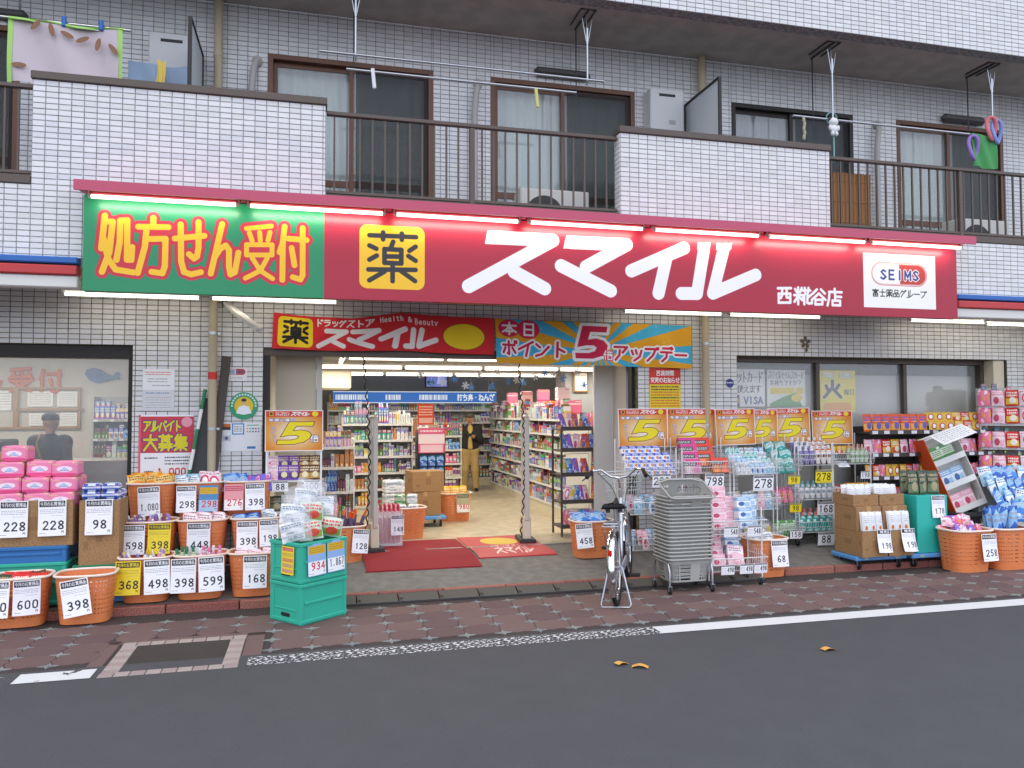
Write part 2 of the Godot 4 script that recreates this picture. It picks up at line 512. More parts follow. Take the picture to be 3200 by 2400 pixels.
# ---------------------------------------------------------------- print: lettering drawn with strokes on a 0..99 grid ("xxyy" points, | between strokes)
var GL := {
	"処": "0900 0058|1310 3310 2464 0399|0640 2176 4494 9998|5607 5545 4677|5607 7706 7876 9176 9353",
	"方": "4900 4915|0017 9915|2719 2253 0099|2938 9036 8985 8198 4696",
	"せ": "0033 9925|1906 2275 3295 5699 8994|7900 8048 7565 6569 4861",
	"ん": "3900 0099|1466 3349 5342 6551 6583 7199 8794 9955",
	"受": "0207 9300|1315 2329|5013 5328|8812 8127|0356 0337 9635 9654 0356|2461 5484 9998|7960 5484 0099",
	"付": "1800 1132 0048|1228 1199|3122 9923|8401 8589 7797 4993|4439 5571",
	"薬": "0207 9906|3000 3014|6900 6913|5118 4631|3334 3362 6862 6834 3334|3349 6848|0228 1634|0257 1748|9826 8535|9855 8346|0077 9874|5062 5099|3380 0299|6878 9797",
	"ス": "2800 9900 0099|5367 8998",
	"マ": "1501 9900 3751|0051 7499",
	"イ": "9900 0054|6525 5099",
	"ル": "3002 2098 0099|5600 4196 9952",
	"西": "0004 9900|3404 3038|6603 6637|0599 0640 9337 9296 0599|3439 2268|6538 6562 8864",
	"糀": "0610 1427|4302 3427|0046 4844|2300 2299|2054 0185|2654 4574|4917 9115|6001 6125|8100 7925|6334 4862|5756 5698|7634 7388 8392 9990 9978|9739 7559",
	"谷": "3801 0829|6700 9626|5227 0070|5227 9967|2669 7767 7697 2599 2669",
	"店": "5100 5015|1219 9918|1521 1158 0099|5328 5366|5746 9546|3569 8769 8796 3596 3569",
	"富": "5000 5010|0522 0512 9512 9522|2024 8024|2834 7234 7246 2846 2834|1556 8556 8598 1598 1556|5056 5098|1577 8577",
	"士": "5000 5095|0538 9538|1595 8595",
	"品": "2505 7505 7540 2540 2505|0555 4255 4295 0595 0555|5855 9555 9595 5895 5855",
	"グ": "3505 0545|3020 7820 4060 1595|8002 8814|9200 9910",
	"ー": "0550 9550", "プ": "0515 8015 6060 2098|9008 9808 9816 9016 9008",
	"ド": "3000 3099|3035 7060|7010 7822|8805 9616", "ラ": "1510 8510|0538 9038 7075 2598",
	"ッ": "1530 2555|4525 5250|8828 7570 3598", "ト": "3500 3599|3540 8065", "ア": "0508 9508 6545|4530 4065 1098",
	"本": "0525 9525|5000 5099|5025 3060 0580|5025 7060 9580|3075 7075", "日": "1503 8503 8597 1597 1503|1550 8550",
	"ポ": "0528 8528|4503 4590 3585|2045 0580|7045 9080|8802 9702 9713 8813 8802", "ン": "0815 3535|0595 5080 9530",
	"倍": "2800 0550|1830 1899|6500 6512|4015 9515|5020 5838|8220 7538|3542 9942|4555 9055 9097 4597 4555",
	"デ": "2008 7008|0535 9035|5035 4570 1598|8002 8814|9200 9910", "毎": "2200 0525|1815 9515|2528 8028 7590 5590|2528 1570|0558 9958|1574 7874|5028 4574",
	"週": "0510 1525|0540 2040 1580|0595 4088 9990|3510 9510 9575|3510 3575|4525 8525|4540 8540|6510 6540|5052 7852 7868 5068 5052",
	"火": "5000 5040 0599|5045 9599|1530 2555|8525 7050", "曜": "0515 3015 3090 0590 0515|0550 3050|4008 6008 6025 4225|7208 9208 9225 7425|5035 3860|5045 5099|5045 9545|5062 9262|5080 9280|5098 9998|7245 7298",
	"営": "2000 2514|5000 5012|8000 7514|0530 0520 9520 9530|3030 7030 7048 3030 3048|1560 8560 8598 1598 1560", "業": "3500 3525|6500 6525|1508 2520|8508 7820|0528 9528|1545 8545|1560 8560|5028 5099|0575 9575|4578 0899|5578 9299",
	"時": "0512 3512 3590 0590 0512|0550 3550|5018 9518|7000 7035|4235 9935|4258 9958|8240 8295 7095|5268 6282", "間": "0503 4003 4035 0535|0503 0599|0519 4019|5803 9503 9598 8595|5835 9535|5803 5835|5819 9519|3050 7050 7090 3090 3050|3070 7070",
	"変": "5000 5012|0514 9514|3816 3030|6216 6440|2020 1035|7820 9035|3545 1070|3055 8055 1599|4065 9599", "更": "0508 9508|1525 8525 8560 1560 1525|1543 8543|5008 5060 2580 0598|3070 9898",
	"の": "5010 4055 2580 0870 0845 2520 5010 8020 9550 8080 5598", "お": "0525 6520|3000 3090 1080 1565 5055 8560 8590 5598|7010 9030", "知": "2000 1025|0525 5025|0550 5550|3025 2860 0598|3060 5295|6220 9520 9590 6290 6220",
	"ら": "3003 6018|2025 1565 5050 8560 8585 3098", "ジ": "0810 3030|0535 3055|0598 5085 9535|7800 8612|9200 9910", "カ": "0525 8525 8090 5590|4003 3550 0598", "種": "4000 1012|0530 4530|2512 2599|2535 0570|2540 4060|5010 9808|7210 7295|5030 9530 9562 5062 5030|5046 9546|4578 9978|4295 9995",
	"使": "2500 0550|1530 1599|3515 9915|4530 9230 9255 4555 4530|6800 6560 3098|4565 9998", "え": "4000 6012|1035 7530 1098|4060 6080 6895 9595", "ま": "0520 9520|0542 9542|5000 5085 2095 1582 4572 9095", "す": "0518 9818|5500 5560 3565 3545 5040 5870 3099",
	"セ": "0535 9525 7055|3005 3085 4592 9090", "ム": "4505 1085 8575|6050 9598", "ち": "0522 9022|4000 2055 5542 8560 7590 3098", "で": "0512 9012 5045 5080 9095|7530 8545|8825 9838", "持": "0525 4025|2200 2295 0890|0562 4050|5018 9518|7200 7235|4538 9938|4558 9958|8240 8298 6895|5265 6280",
	"か": "0525 6025 6085 3595|3503 1098|8020 9955", "?": "1525 2008 5000 8008 8530 5055 5070|5090 5095", "バ": "3020 0598|6020 9898|8000 8812|9200 9910", "大": "0530 9530|5000 4550 0598|5040 9598",
	"募": "0510 9510|3000 3020|7000 7020|2525 7525 7550 2525 2550|2538 7538|0560 9560|4560 0580|6060 9580|2580 7580 7099|5070 2099", "集": "3000 1030|2018 2058|2018 9018|5000 5055|2030 8530|2043 8543|2056 9556|5056 5099|0570 9570|4575 0898|5575 9298",
	"今": "5000 0545|5000 9545|3040 7040|2060 8060 5098", "月": "2003 8503 8595 7092|2003 2060 0598|2033 8533|2060 8560", "買": "0803 9203 9225 0825 0803|3503 3525|6503 6525|2032 8032 8078 2078 2032|2047 8047|2062 8062|3580 0598|6580 9598", "得": "2500 0525|2830 0555|1845 1899|4503 9203 9238 4538 4503|4520 9220|3850 9850|3565 9965|8050 8098 6595|5075 6085",
	"特": "0812 0535|0530 4530|2500 2599|0560 4550|5018 9518|7200 7235|4538 9938|4558 9958|8240 8298 6895|5265 6280", "売": "5000 5030|0515 9515|2030 8030|0560 0545 9545 9560|3560 3080 0598|6555 6590 9590 9575", "円": "0898 0805 9205 9298 8098|0850 9250|5005 5050", "打": "0525 4025|2200 2295 0890|0562 4050|5015 9915|7515 7595 6092", "身": "5500 4510|2012 8012 8090 6595|2012 2065|2030 8030|2047 8047|0565 9965|8050 0599", "ね": "2500 2599|0525 4025 0580|2550 6025 8545 8590 5598 5580 7578 9995", "・": "4848 5252", "ざ": "0525 9022|3000 7060|2065 2590 7595|7800 8612|9200 9910", "小": "5000 5095 3890|2530 0570|7530 9570", "胃": "2003 8003 8040 2040 2003|5003 5040|2022 8022|2550 7550 7598 6598|2550 2598|2566 7566|2582 7582",
	"0": "5000 2010 1250 2090 5099 8090 8850 8010 5000", "1": "2518 5500 5599", "2": "1222 3002 6502 8520 8038 1099 9099", "3": "1512 5000 8015 7540 4047 7555 8880 5099 1288", "4": "7099 7000 0870 9570", "5": "8500 2500 1845 5038 8560 8085 5099 1590", "6": "8005 5000 2525 1265 3095 6598 8875 7050 4548 1565", "7": "1000 9000 4099", "8": "5047 2035 1815 5000 8215 8035 5047 1570 2092 5099 8092 8570 5047", "9": "8535 6052 2845 1422 3003 6500 8625 7575 3099", ",": "4588 3599", "S": "8015 5000 1820 5048 8575 5099 1285", "E": "8500 1500 1599 8599|1548 7548", "I": "5000 5099", "M": "0899 0800 5070 9200 9299", "V": "0500 5099 9500", "A": "0599 5000 9599|2565 7565", "H": "1500 1599|8500 8599|1548 8548", "e": "1565 8562 7538 4530 1855 2090 5599 8588", "a": "7035 3030 1560 2595 5595 7560|7530 7599", "l": "5000 5099", "t": "4510 4595 7098|1532 7532", "h": "1800 1899|1850 5030 8050 8099", "&": "8099 2520 4000 6520 1565 2095 5598 9055", "B": "1500 1599 6599 8572 6050 1548|1500 6000 7824 5548", "u": "1532 1580 4599 7880|8032 8099", "y": "1032 5095|9032 3099", "ヨ": "1510 8510 8595 1595|1552 8552"}

var cut := {}

func strokes(ch: String) -> Array:
	if not cut.has(ch):
		var out := []
		for s in GL.get(ch, "").split("|", false):
			var pl := PackedVector2Array()
			for k in s.split(" ", false):
				pl.append(Vector2(float(k.substr(0, 2)), float(k.substr(2, 2))) / 99.0)
			out.append(pl)
		cut[ch] = out
	return cut[ch]

func canvas(w: int, h: int, c: Color) -> Image:
	var im := Image.create(w, h, false, Image.FORMAT_RGBA8)
	im.fill(c)
	return im

func line(im: Image, pl: PackedVector2Array, w: float, c: Color) -> void:
	var r := w * 0.5
	for s in maxi(pl.size() - 1, 1):
		var a := pl[s]
		var b := pl[mini(s + 1, pl.size() - 1)]
		var d := b - a
		var l2 := maxf(d.length_squared(), 1e-6)
		var x0 := maxi(int(minf(a.x, b.x) - r - 1), 0)
		var x1 := mini(int(maxf(a.x, b.x) + r + 2), im.get_width() - 1)
		var y0 := maxi(int(minf(a.y, b.y) - r - 1), 0)
		var y1 := mini(int(maxf(a.y, b.y) + r + 2), im.get_height() - 1)
		for y in range(y0, y1 + 1):
			for x in range(x0, x1 + 1):
				var p := Vector2(x + 0.5, y + 0.5)
				var e := r + 0.5 - p.distance_to(a + d * clampf((p - a).dot(d) / l2, 0, 1))
				if e >= 1.0: im.set_pixel(x, y, c)
				elif e > 0.0: im.set_pixel(x, y, im.get_pixel(x, y).lerp(c, e))

func glyph(im: Image, ch: String, r: Rect2, w: float, c: Color) -> void:
	for pl in strokes(ch):
		var o := PackedVector2Array()
		for p in pl:
			o.append(r.position + p * r.size)
		line(im, o, w, c)

func text(im: Image, s: String, r: Rect2, w: float, c: Color, gap := 0.18, shift := Vector2.ZERO) -> void:
	# s set in one line that fills r
	var k := r.size.x / (s.length() + gap * (s.length() - 1))
	for i in s.length():
		var cell := Rect2(r.position + Vector2(i * k * (1 + gap), 0) + shift, Vector2(k, r.size.y))
		if s[i] in "I1l,・": cell = Rect2(cell.position + Vector2(k * 0.15, 0), Vector2(k * 0.7, r.size.y))
		glyph(im, s[i], cell, w, c)

func fill(im: Image, poly: PackedVector2Array, c: Color) -> void:
	var bb := Rect2(poly[0], Vector2.ZERO)
	for p in poly: bb = bb.expand(p)
	for y in range(maxi(int(bb.position.y), 0), mini(int(bb.end.y) + 1, im.get_height())):
		for x in range(maxi(int(bb.position.x), 0), mini(int(bb.end.x) + 1, im.get_width())):
			if Geometry2D.is_point_in_polygon(Vector2(x + 0.5, y + 0.5), poly): im.set_pixel(x, y, c)

func oval(c: Vector2, r: Vector2, k := 40) -> PackedVector2Array:
	var o := PackedVector2Array()
	for i in k:
		o.append(c + Vector2(cos(TAU * i / k), sin(TAU * i / k)) * r)
	return o

func rounded(r: Rect2, d: float) -> PackedVector2Array:
	var o := PackedVector2Array()
	for q in 4:
		var cc := Vector2(r.end.x - d if q in [0, 3] else r.position.x + d, r.end.y - d if q in [0, 1] else r.position.y + d)
		for i in 7:
			o.append(cc + Vector2.from_angle(q * PI / 2 + i * PI / 12) * d)
	return o

func lines(im: Image, r: Rect2, rows: int, c: Color, w := 2.0) -> void:
	# small print too fine to read: broken rules
	for j in rows:
		var y := r.position.y + r.size.y * (j + 0.5) / rows
		var x := r.position.x
		while x < r.end.x:
			var l := rng.randf_range(4, 16)
			im.fill_rect(Rect2i(int(x), int(y - w / 2), int(minf(l, r.end.x - x)), maxi(int(w), 1)), c)
			x += l + rng.randf_range(2, 6)

func printed(key: String, im: Image, rough := 0.5) -> StandardMaterial3D:
	var m := mt(key, "ffffff", rough)
	m.albedo_texture = ImageTexture.create_from_image(im)
	m.texture_repeat = false
	return m

func smile(im: Image, r: Rect2, w: float, c: Color) -> void:
	# the four large letters of the shop's name, in the proportions of the sign
	var x := 0.0
	for a in [["ス", 0.0, 0.83], ["マ", 0.915, 0.684], ["イ", 1.647, 0.576], ["ル", 2.19, 0.844]]:
		glyph(im, a[0], Rect2(r.position.x + a[1] / 3.034 * r.size.x, r.position.y, a[2] / 3.034 * r.size.x, r.size.y), w, c)

func five(im: Image, r: Rect2, c: Color, edge: Color, ew: float, slant := 0.12) -> void:
	var p := PackedVector2Array()
	for q in [[20, 0], [95, 0], [93, 20], [45, 20], [40, 40], [62, 36], [85, 42], [98, 56], [96, 74], [82, 90], [55, 99], [5, 99], [2, 80], [42, 80], [58, 74], [62, 66], [55, 60], [35, 60], [8, 66]]:
		p.append(r.position + Vector2((q[0] + (50 - q[1]) * slant) / 100.0, q[1] / 100.0) * r.size)
	fill(im, p, c)
	p.append(p[0])
	line(im, p, ew, edge)

func sign_prints() -> void:
	var gm := 520.0   # pixels per metre
	var im := canvas(1024, 421, Color("1d8a5c"))
	var spots := [["処", -1.732, 2.898, 0.254, 0.478], ["方", -1.447, 2.900, 0.238, 0.479], ["せ", -1.156, 2.905, 0.238, 0.458], ["ん", -0.862, 2.918, 0.227, 0.440], ["受", -0.575, 2.890, 0.229, 0.474], ["付", -0.289, 2.887, 0.233, 0.478]]
	for pass_ in 2:
		for s in spots:
			glyph(im, s[0], Rect2((s[1] + 1.872) * gm, (3.545 - s[2] - s[4]) * gm, s[3] * gm, s[4] * gm), (0.108 if pass_ == 0 else (0.05 if s[0] != "受" else 0.042)) * gm, Color("c8283c") if pass_ == 0 else Color("f5c21e"))
	printed("sign_green", im, 0.35)
	var rm := 2048.0 / 6.879
	im = canvas(2048, 241, Color("aa1c38"))
	var rp := func(x: float, y: float) -> Vector2: return Vector2(x - 0.096, 3.545 - y) * rm
	fill(im, rounded(Rect2(rp.call(0.408, 3.428), Vector2(0.597, 0.588) * rm), 0.07 * rm), Color("f5c21e"))
	glyph(im, "薬", Rect2(rp.call(0.49, 3.36), Vector2(0.435, 0.446) * rm), 0.043 * rm, Color("26262b"))
	var wh := Color("f4f5f8")
	for s in [["ス", 1.422, 2.894, 0.830, 0.476], ["マ", 2.337, 2.901, 0.684, 0.466], ["イ", 3.069, 2.895, 0.576, 0.470], ["ル", 3.612, 2.902, 0.844, 0.469]]:
		glyph(im, s[0], Rect2(rp.call(s[1], s[2] + s[4]), Vector2(s[3], s[4]) * rm), 0.132 * rm, wh)
	for c in [[1.604, 3.433, 1.687, 3.434, 1.677, 3.305, 1.578, 3.302], [2.393, 3.431, 2.47, 3.431, 2.459, 3.299, 2.359, 3.298], [3.801, 3.434, 3.944, 3.437, 3.932, 3.363, 3.789, 3.356], [4.013, 3.436, 4.187, 3.443, 4.174, 3.375, 4.003, 3.367]]:
		var po := PackedVector2Array()
		for i in 4: po.append(rp.call(c[i * 2], c[i * 2 + 1]))
		fill(im, po, wh)
	for s in [["西", 4.713, 2.844, 0.156, 0.158], ["糀", 4.905, 2.835, 0.212, 0.177], ["谷", 5.117, 2.840, 0.166, 0.161], ["店", 5.307, 2.833, 0.177, 0.180]]:
		glyph(im, s[0], Rect2(rp.call(s[1], s[2] + s[4]), Vector2(s[3], s[4]) * rm), 0.029 * rm, wh)
	fill(im, PackedVector2Array([rp.call(5.76, 3.421), rp.call(6.688, 3.421), rp.call(6.688, 2.83), rp.call(5.76, 2.83)]), Color("f6f6f6"))
	var cap := Rect2(rp.call(5.872, 3.318), Vector2(0.696, 0.23) * rm)
	fill(im, rounded(cap.grow(3.5), cap.size.y / 2 + 3.4), Color("c0392f"))
	fill(im, rounded(cap.grow(1.5), cap.size.y / 2 + 1.4), Color("f6f6f6"))
	fill(im, rounded(cap, cap.size.y / 2), Color("c0392f"))
	fill(im, rounded(cap.grow(-1), cap.size.y / 2 - 1.1), Color("f6f6f6"))
	var red := PackedVector2Array()
	for p in rounded(cap.grow(-2), cap.size.y / 2 - 2.1): red.append(Vector2(maxf(p.x, cap.get_center().x + (p.y - cap.get_center().y) * 0.05), p.y))
	fill(im, red, Color("c0392f"))
	text(im, "SEIMS", Rect2(rp.call(5.972, 3.243), Vector2(0.5, 0.098) * rm), 12.0, Color("f6f6f6"), 0.25)
	text(im, "SEIMS", Rect2(rp.call(5.972, 3.243), Vector2(0.5, 0.098) * rm), 6.5, Color("2b3f86"), 0.25)
	text(im, "富士薬品グループ", Rect2(rp.call(5.868, 3.03), Vector2(0.70, 0.078) * rm), 3.0, Color("2a2a2a"), 0.12)
	printed("sign_red", im, 0.35)

func banner_prints() -> void:
	var im := canvas(1024, 172, Color("d8262e"))
	fill(im, rounded(Rect2(26, 12, 180, 148), 24), Color("f2d21c"))
	glyph(im, "薬", Rect2(56, 30, 122, 108), 15, Color("1c1a1a"))
	text(im, "ドラッグストア", Rect2(222, 14, 280, 34), 7, Color("f4efec"), 0.12)
	text(im, "Health", Rect2(525, 12, 96, 22), 4.5, Color("f4efec"), 0.2)
	text(im, "&", Rect2(640, 16, 20, 22), 4.5, Color("f4efec"))
	text(im, "Beauty", Rect2(672, 22, 104, 24), 4.5, Color("f4efec"), 0.2)
	smile(im, Rect2(236, 72, 530, 78), 25, Color("f4efec"))
	fill(im, oval(Vector2(892, 92), Vector2(92, 62)), Color("3a3320"))
	fill(im, oval(Vector2(892, 92), Vector2(90, 60)), Color("f2d21c"))
	printed("banner_red", im, 0.75)
	im = canvas(1024, 224, Color("3fb0d8"))
	var hub := Vector2(520, 150)
	for i in 16:
		var a := TAU * i / 16.0 + 0.1
		fill(im, PackedVector2Array([hub, hub + Vector2(cos(a), sin(a)) * 900, hub + Vector2(cos(a + 0.2), sin(a + 0.2)) * 900]), Color("e0a31c"))
	for i in 60:
		line(im, PackedVector2Array([Vector2(rng.randf_range(200, 1020), rng.randf_range(4, 220))]), rng.randf_range(2, 5), Color("f4ecd0"))
	fill(im, oval(Vector2(70, 46), Vector2(56, 44)), Color("d21f4e"))
	fill(im, oval(Vector2(168, 48), Vector2(60, 48)), Color("d21f4e"))
	glyph(im, "本", Rect2(34, 18, 74, 58), 10, Color("f2f2f6"))
	glyph(im, "日", Rect2(138, 18, 66, 60), 10, Color("f2f2f6"))
	for e in [[30.0, "f6f6fa"], [12.0, "d21f4e"]]:
		text(im, "ポイント", Rect2(34, 110, 330, 74), e[0], Color(e[1]), 0.16)
		text(im, "アップデー", Rect2(606, 118, 390, 74), e[0], Color(e[1]), 0.16)
	five(im, Rect2(400, 18, 180, 176), Color("f6f6fa"), Color("f6f6fa"), 26, 0.05)
	five(im, Rect2(400, 18, 180, 176), Color("d21f4e"), Color("f6f6fa"), 5, 0.05)
	glyph(im, "倍", Rect2(548, 146, 50, 46), 14, Color("d21f4e"))
	glyph(im, "倍", Rect2(548, 146, 50, 46), 6, Color("f6f6fa"))
	printed("banner_blue", im, 0.75)

func five_poster() -> void:
	var im := canvas(512, 384, Color("f3ece8"))
	im.fill_rect(Rect2i(8, 8, 496, 368), Color("e08a1e"))
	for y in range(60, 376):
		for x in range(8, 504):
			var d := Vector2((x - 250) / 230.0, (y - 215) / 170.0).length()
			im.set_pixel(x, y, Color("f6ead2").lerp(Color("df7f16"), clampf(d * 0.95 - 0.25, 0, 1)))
	im.fill_rect(Rect2i(8, 8, 496, 54), Color("d63a24"))
	im.fill_rect(Rect2i(36, 16, 36, 38), Color("e8c020"))
	glyph(im, "薬", Rect2(42, 21, 24, 26), 4, Color("222222"))
	text(im, "Health&Beauty", Rect2(90, 14, 120, 12), 2.2, Color("f6d9c8"), 0.2)
	text(im, "ドラッグストア", Rect2(90, 32, 122, 22), 4, Color("f6efe8"), 0.12)
	smile(im, Rect2(228, 20, 160, 30), 9, Color("f6f2ee"))
	fill(im, oval(Vector2(440, 35), Vector2(29, 24)), Color("f2da1e"))
	for e in [[11.0, "6b5a8c"], [4.5, "f4f4f8"]]:
		text(im, "毎週火曜日", Rect2(34, 78, 226, 26), e[0], Color(e[1]), 0.3)
		for i in 4: glyph(im, "ポイント"[i], Rect2(58 + i * 5, 158 + i * 36, 28, 26), e[0] * 0.8, Color(e[1]))
	five(im, Rect2(120, 108, 300, 214), Color("f5df16"), Color("7a3a12"), 6, 0.22)
	glyph(im, "倍", Rect2(400, 236, 70, 62), 18, Color("7a4a34"))
	glyph(im, "倍", Rect2(400, 236, 70, 62), 9, Color("f4f4f8"))
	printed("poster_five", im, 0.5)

# price cards: [price, paper colour, heading colour, digit colour]
var cards := [["600", "f4f4f8"], ["600", "e6e2ea"], ["398", "f4f4f8"], ["228", "f4f4f8"], ["98", "f4f4f8"], ["1,080", "ececf0"], ["298", "f4f4f8"], ["298", "4f86b8"], ["276", "e79aa0"], ["398", "f4f4f8"], ["598", "ececf0"], ["398", "ecd22a"], ["448", "e4e4ea"], ["398", "f4f4f8"], ["198", "f4f4f8"], ["368", "ecd22a"], ["498", "f4f4f8"], ["398", "f0f0f4"], ["599", "f4f4f8"], ["168", "f4f4f8"], ["128", "f4f4f8"], ["148", "f4f4f8"], ["980", "b5b08c"], ["458", "f4f4f8"], ["68", "f4f4f8"], ["198", "f4f4f8"], ["178", "f4f4f8"], ["258", "f4f4f8"], ["", "ecd22a"], ["934", "8fb4e0"], ["1,867", "8fb4e0"]]
var small_cards := [["88", "f4f4f8"], ["100", "f4f4f8"], ["298", "f4f4f8"], ["798", "f4f4f8"], ["278", "f4f4f8"], ["278", "f0d820"], ["168", "f4f4f8"], ["88", "f4f4f8"], ["198", "f4f4f8"], ["548", "f4f4f8"], ["498", "f4f4f8"], ["98", "f0d820"], ["158", "f4f4f8"], ["", "f4f4f8"], ["298", "f4f4f8"], ["278", "f4f4f8"]]

func card_prints() -> void:
	var im := canvas(2048, 1448, Color.WHITE)
	for i in cards.size():
		var o := Vector2(i % 8 * 256, i / 8 * 362)
		var pap := Color(cards[i][1])
		im.fill_rect(Rect2i(int(o.x), int(o.y), 256, 362), pap)
		var ink := Color("17171a")
		if i in [7, 8, 22, 29]: ink = Color("d0202c")
		var s: String = cards[i][0]
		if i == 28:
			for j in 5:
				im.fill_rect(Rect2i(int(o.x) + 24, int(o.y) + 20 + j * 68, 208, 44), Color(["c83a5a", "c8a52a", "c86a4a", "b88a6a", "c87a6a"][j]))
				lines(im, Rect2(o.x + 30, o.y + 24 + j * 68, 196, 36), 3, Color("f0e08a"), 4)
			continue
		if i in [7, 29, 30]:
			im.fill_rect(Rect2i(int(o.x) + 16, int(o.y) + 30, 224, 90), Color("d8ac28"))
			lines(im, Rect2(o.x + 26, o.y + 40, 204, 70), 3, Color("7a5a20"), 5)
			im.fill_rect(Rect2i(int(o.x) + 10, int(o.y) + 200, 236, 152), Color("f4f4f8") if i > 7 else Color("a8c4dc"))
		elif i in [8, 22]:
			im.fill_rect(Rect2i(int(o.x) + 14, int(o.y) + 24, 228, 70), Color("c8566a") if i == 8 else Color("6c7048"))
			lines(im, Rect2(o.x + 26, o.y + 34, 204, 50), 2, Color("f0d0d0"), 5)
			im.fill_rect(Rect2i(int(o.x) + 10, int(o.y) + 214, 236, 140), Color("f2eeec"))
		else:
			im.fill_rect(Rect2i(int(o.x) + 14, int(o.y) + 14, 228, 58), Color("1b1b1e"))
			if i == 25: text(im, "特売品", Rect2(o.x + 44, o.y + 22, 168, 42), 6, pap, 0.3)
			else: text(im, "今月のお買得品", Rect2(o.x + 22, o.y + 24, 212, 38), 4, pap, 0.14)
			lines(im, Rect2(o.x + 20, o.y + 92, 214, 50), 3, Color("55555c"), 4)
			lines(im, Rect2(o.x + 120, o.y + 150, 110, 20), 1, Color("6a6a70"), 3)
		var dw := 62.0 if s.length() <= 3 else 40.0
		var tw := dw * s.length()
		text(im, s, Rect2(o.x + 234 - tw - (0 if s.length() > 2 else 34), o.y + 214, tw, 78), 13 if s.length() <= 3 else 9, ink, 0.28)
		glyph(im, "円", Rect2(o.x + 212, o.y + 312, 22, 22), 3, ink)
		lines(im, Rect2(o.x + 20, o.y + 326, 60, 14), 1, Color("55555c"), 5)
	printed("cards", im, 0.45)
	im = canvas(1024, 704, Color.WHITE)
	for i in small_cards.size():
		var o := Vector2(i % 4 * 256, i / 4 * 176)
		im.fill_rect(Rect2i(int(o.x), int(o.y), 256, 176), Color(small_cards[i][1]))
		im.fill_rect(Rect2i(int(o.x) + 10, int(o.y) + 6, 236, 24), Color("26262a"))
		lines(im, Rect2(o.x + 20, o.y + 9, 216, 18), 1, Color("d8d8dc"), 9)
		var s: String = small_cards[i][0]
		if i in [9, 10]:
			text(im, s, Rect2(o.x + 120, o.y + 52, 122, 78), 11, Color("17171a"), 0.25)
			lines(im, Rect2(o.x + 14, o.y + 50, 90, 90), 4, Color("66666c"), 4)
		elif s:
			text(im, s, Rect2(o.x + 128 - s.length() * 36, o.y + 50, s.length() * 72, 88), 14, Color("17171a"), 0.2)
		else: lines(im, Rect2(o.x + 20, o.y + 50, 210, 90), 4, Color("55555c"), 6)
		lines(im, Rect2(o.x + 20, o.y + 150, 210, 14), 1, Color("77777c"), 4)
	printed("small_cards", im, 0.45)

func card_rect(i: int) -> Rect2:
	return Rect2(i % 8 / 8.0, i / 8 * 0.25, 0.125, 0.25).grow_individual(-0.002, -0.002, -0.002, -0.002)

func small_rect(i: int) -> Rect2:
	return Rect2(i % 4 * 0.25, i / 4 * 0.25, 0.25, 0.25).grow(-0.002)

# packaging: [ground, second, accent, style]
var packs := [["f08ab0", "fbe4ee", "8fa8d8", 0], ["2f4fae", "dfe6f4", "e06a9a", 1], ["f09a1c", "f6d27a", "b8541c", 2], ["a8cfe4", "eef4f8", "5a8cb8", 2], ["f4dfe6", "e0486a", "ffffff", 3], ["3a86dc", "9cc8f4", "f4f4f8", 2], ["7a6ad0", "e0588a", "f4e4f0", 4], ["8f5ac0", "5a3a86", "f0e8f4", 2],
	["7a4ab0", "4a2a70", "e8d8a0", 5], ["6a3a22", "c8a050", "f0e2b8", 5], ["f0f0f2", "c9d2da", "8a9aa8", 2], ["f0c4cc", "f8ecef", "d0708a", 2], ["e8e2c8", "f0d24a", "d08ab0", 1], ["5a9a5a", "cfe0c4", "f0f0e8", 1], ["f4eef2", "e88ab0", "f0f0f4", 1], ["cfd8c8", "8aa84a", "d24a3a", 5],
	["3a4cb8", "f0f0f4", "c8884a", 6], ["d83a8a", "2a2226", "e8c8d0", 7], ["e03a22", "2c2422", "e88a4a", 7], ["3aa8a0", "bfe4e0", "e8f4f2", 2], ["f2f2ee", "8a7ab8", "4a3a36", 8], ["d8541c", "f0e8e0", "4a2a1a", 8], ["e85a1c", "f4b04a", "6a5ab8", 5], ["d42a26", "f0c23a", "f4ece0", 5],
	["e8b42a", "d84a2a", "f4ead0", 5], ["f0c84a", "c83a2a", "ffffff", 3], ["f0a8b8", "f8e0e6", "c8486a", 6], ["8ab8dc", "e8f0f6", "4a6aa8", 6], ["e6e8ea", "f8f8f8", "d8783a", 9], ["3a4a36", "6a7a5a", "a89a7a", 5], ["f07aa0", "fbd8e4", "f0a23a", 4], ["2f62b8", "8fc0ee", "e8f0f8", 2]]

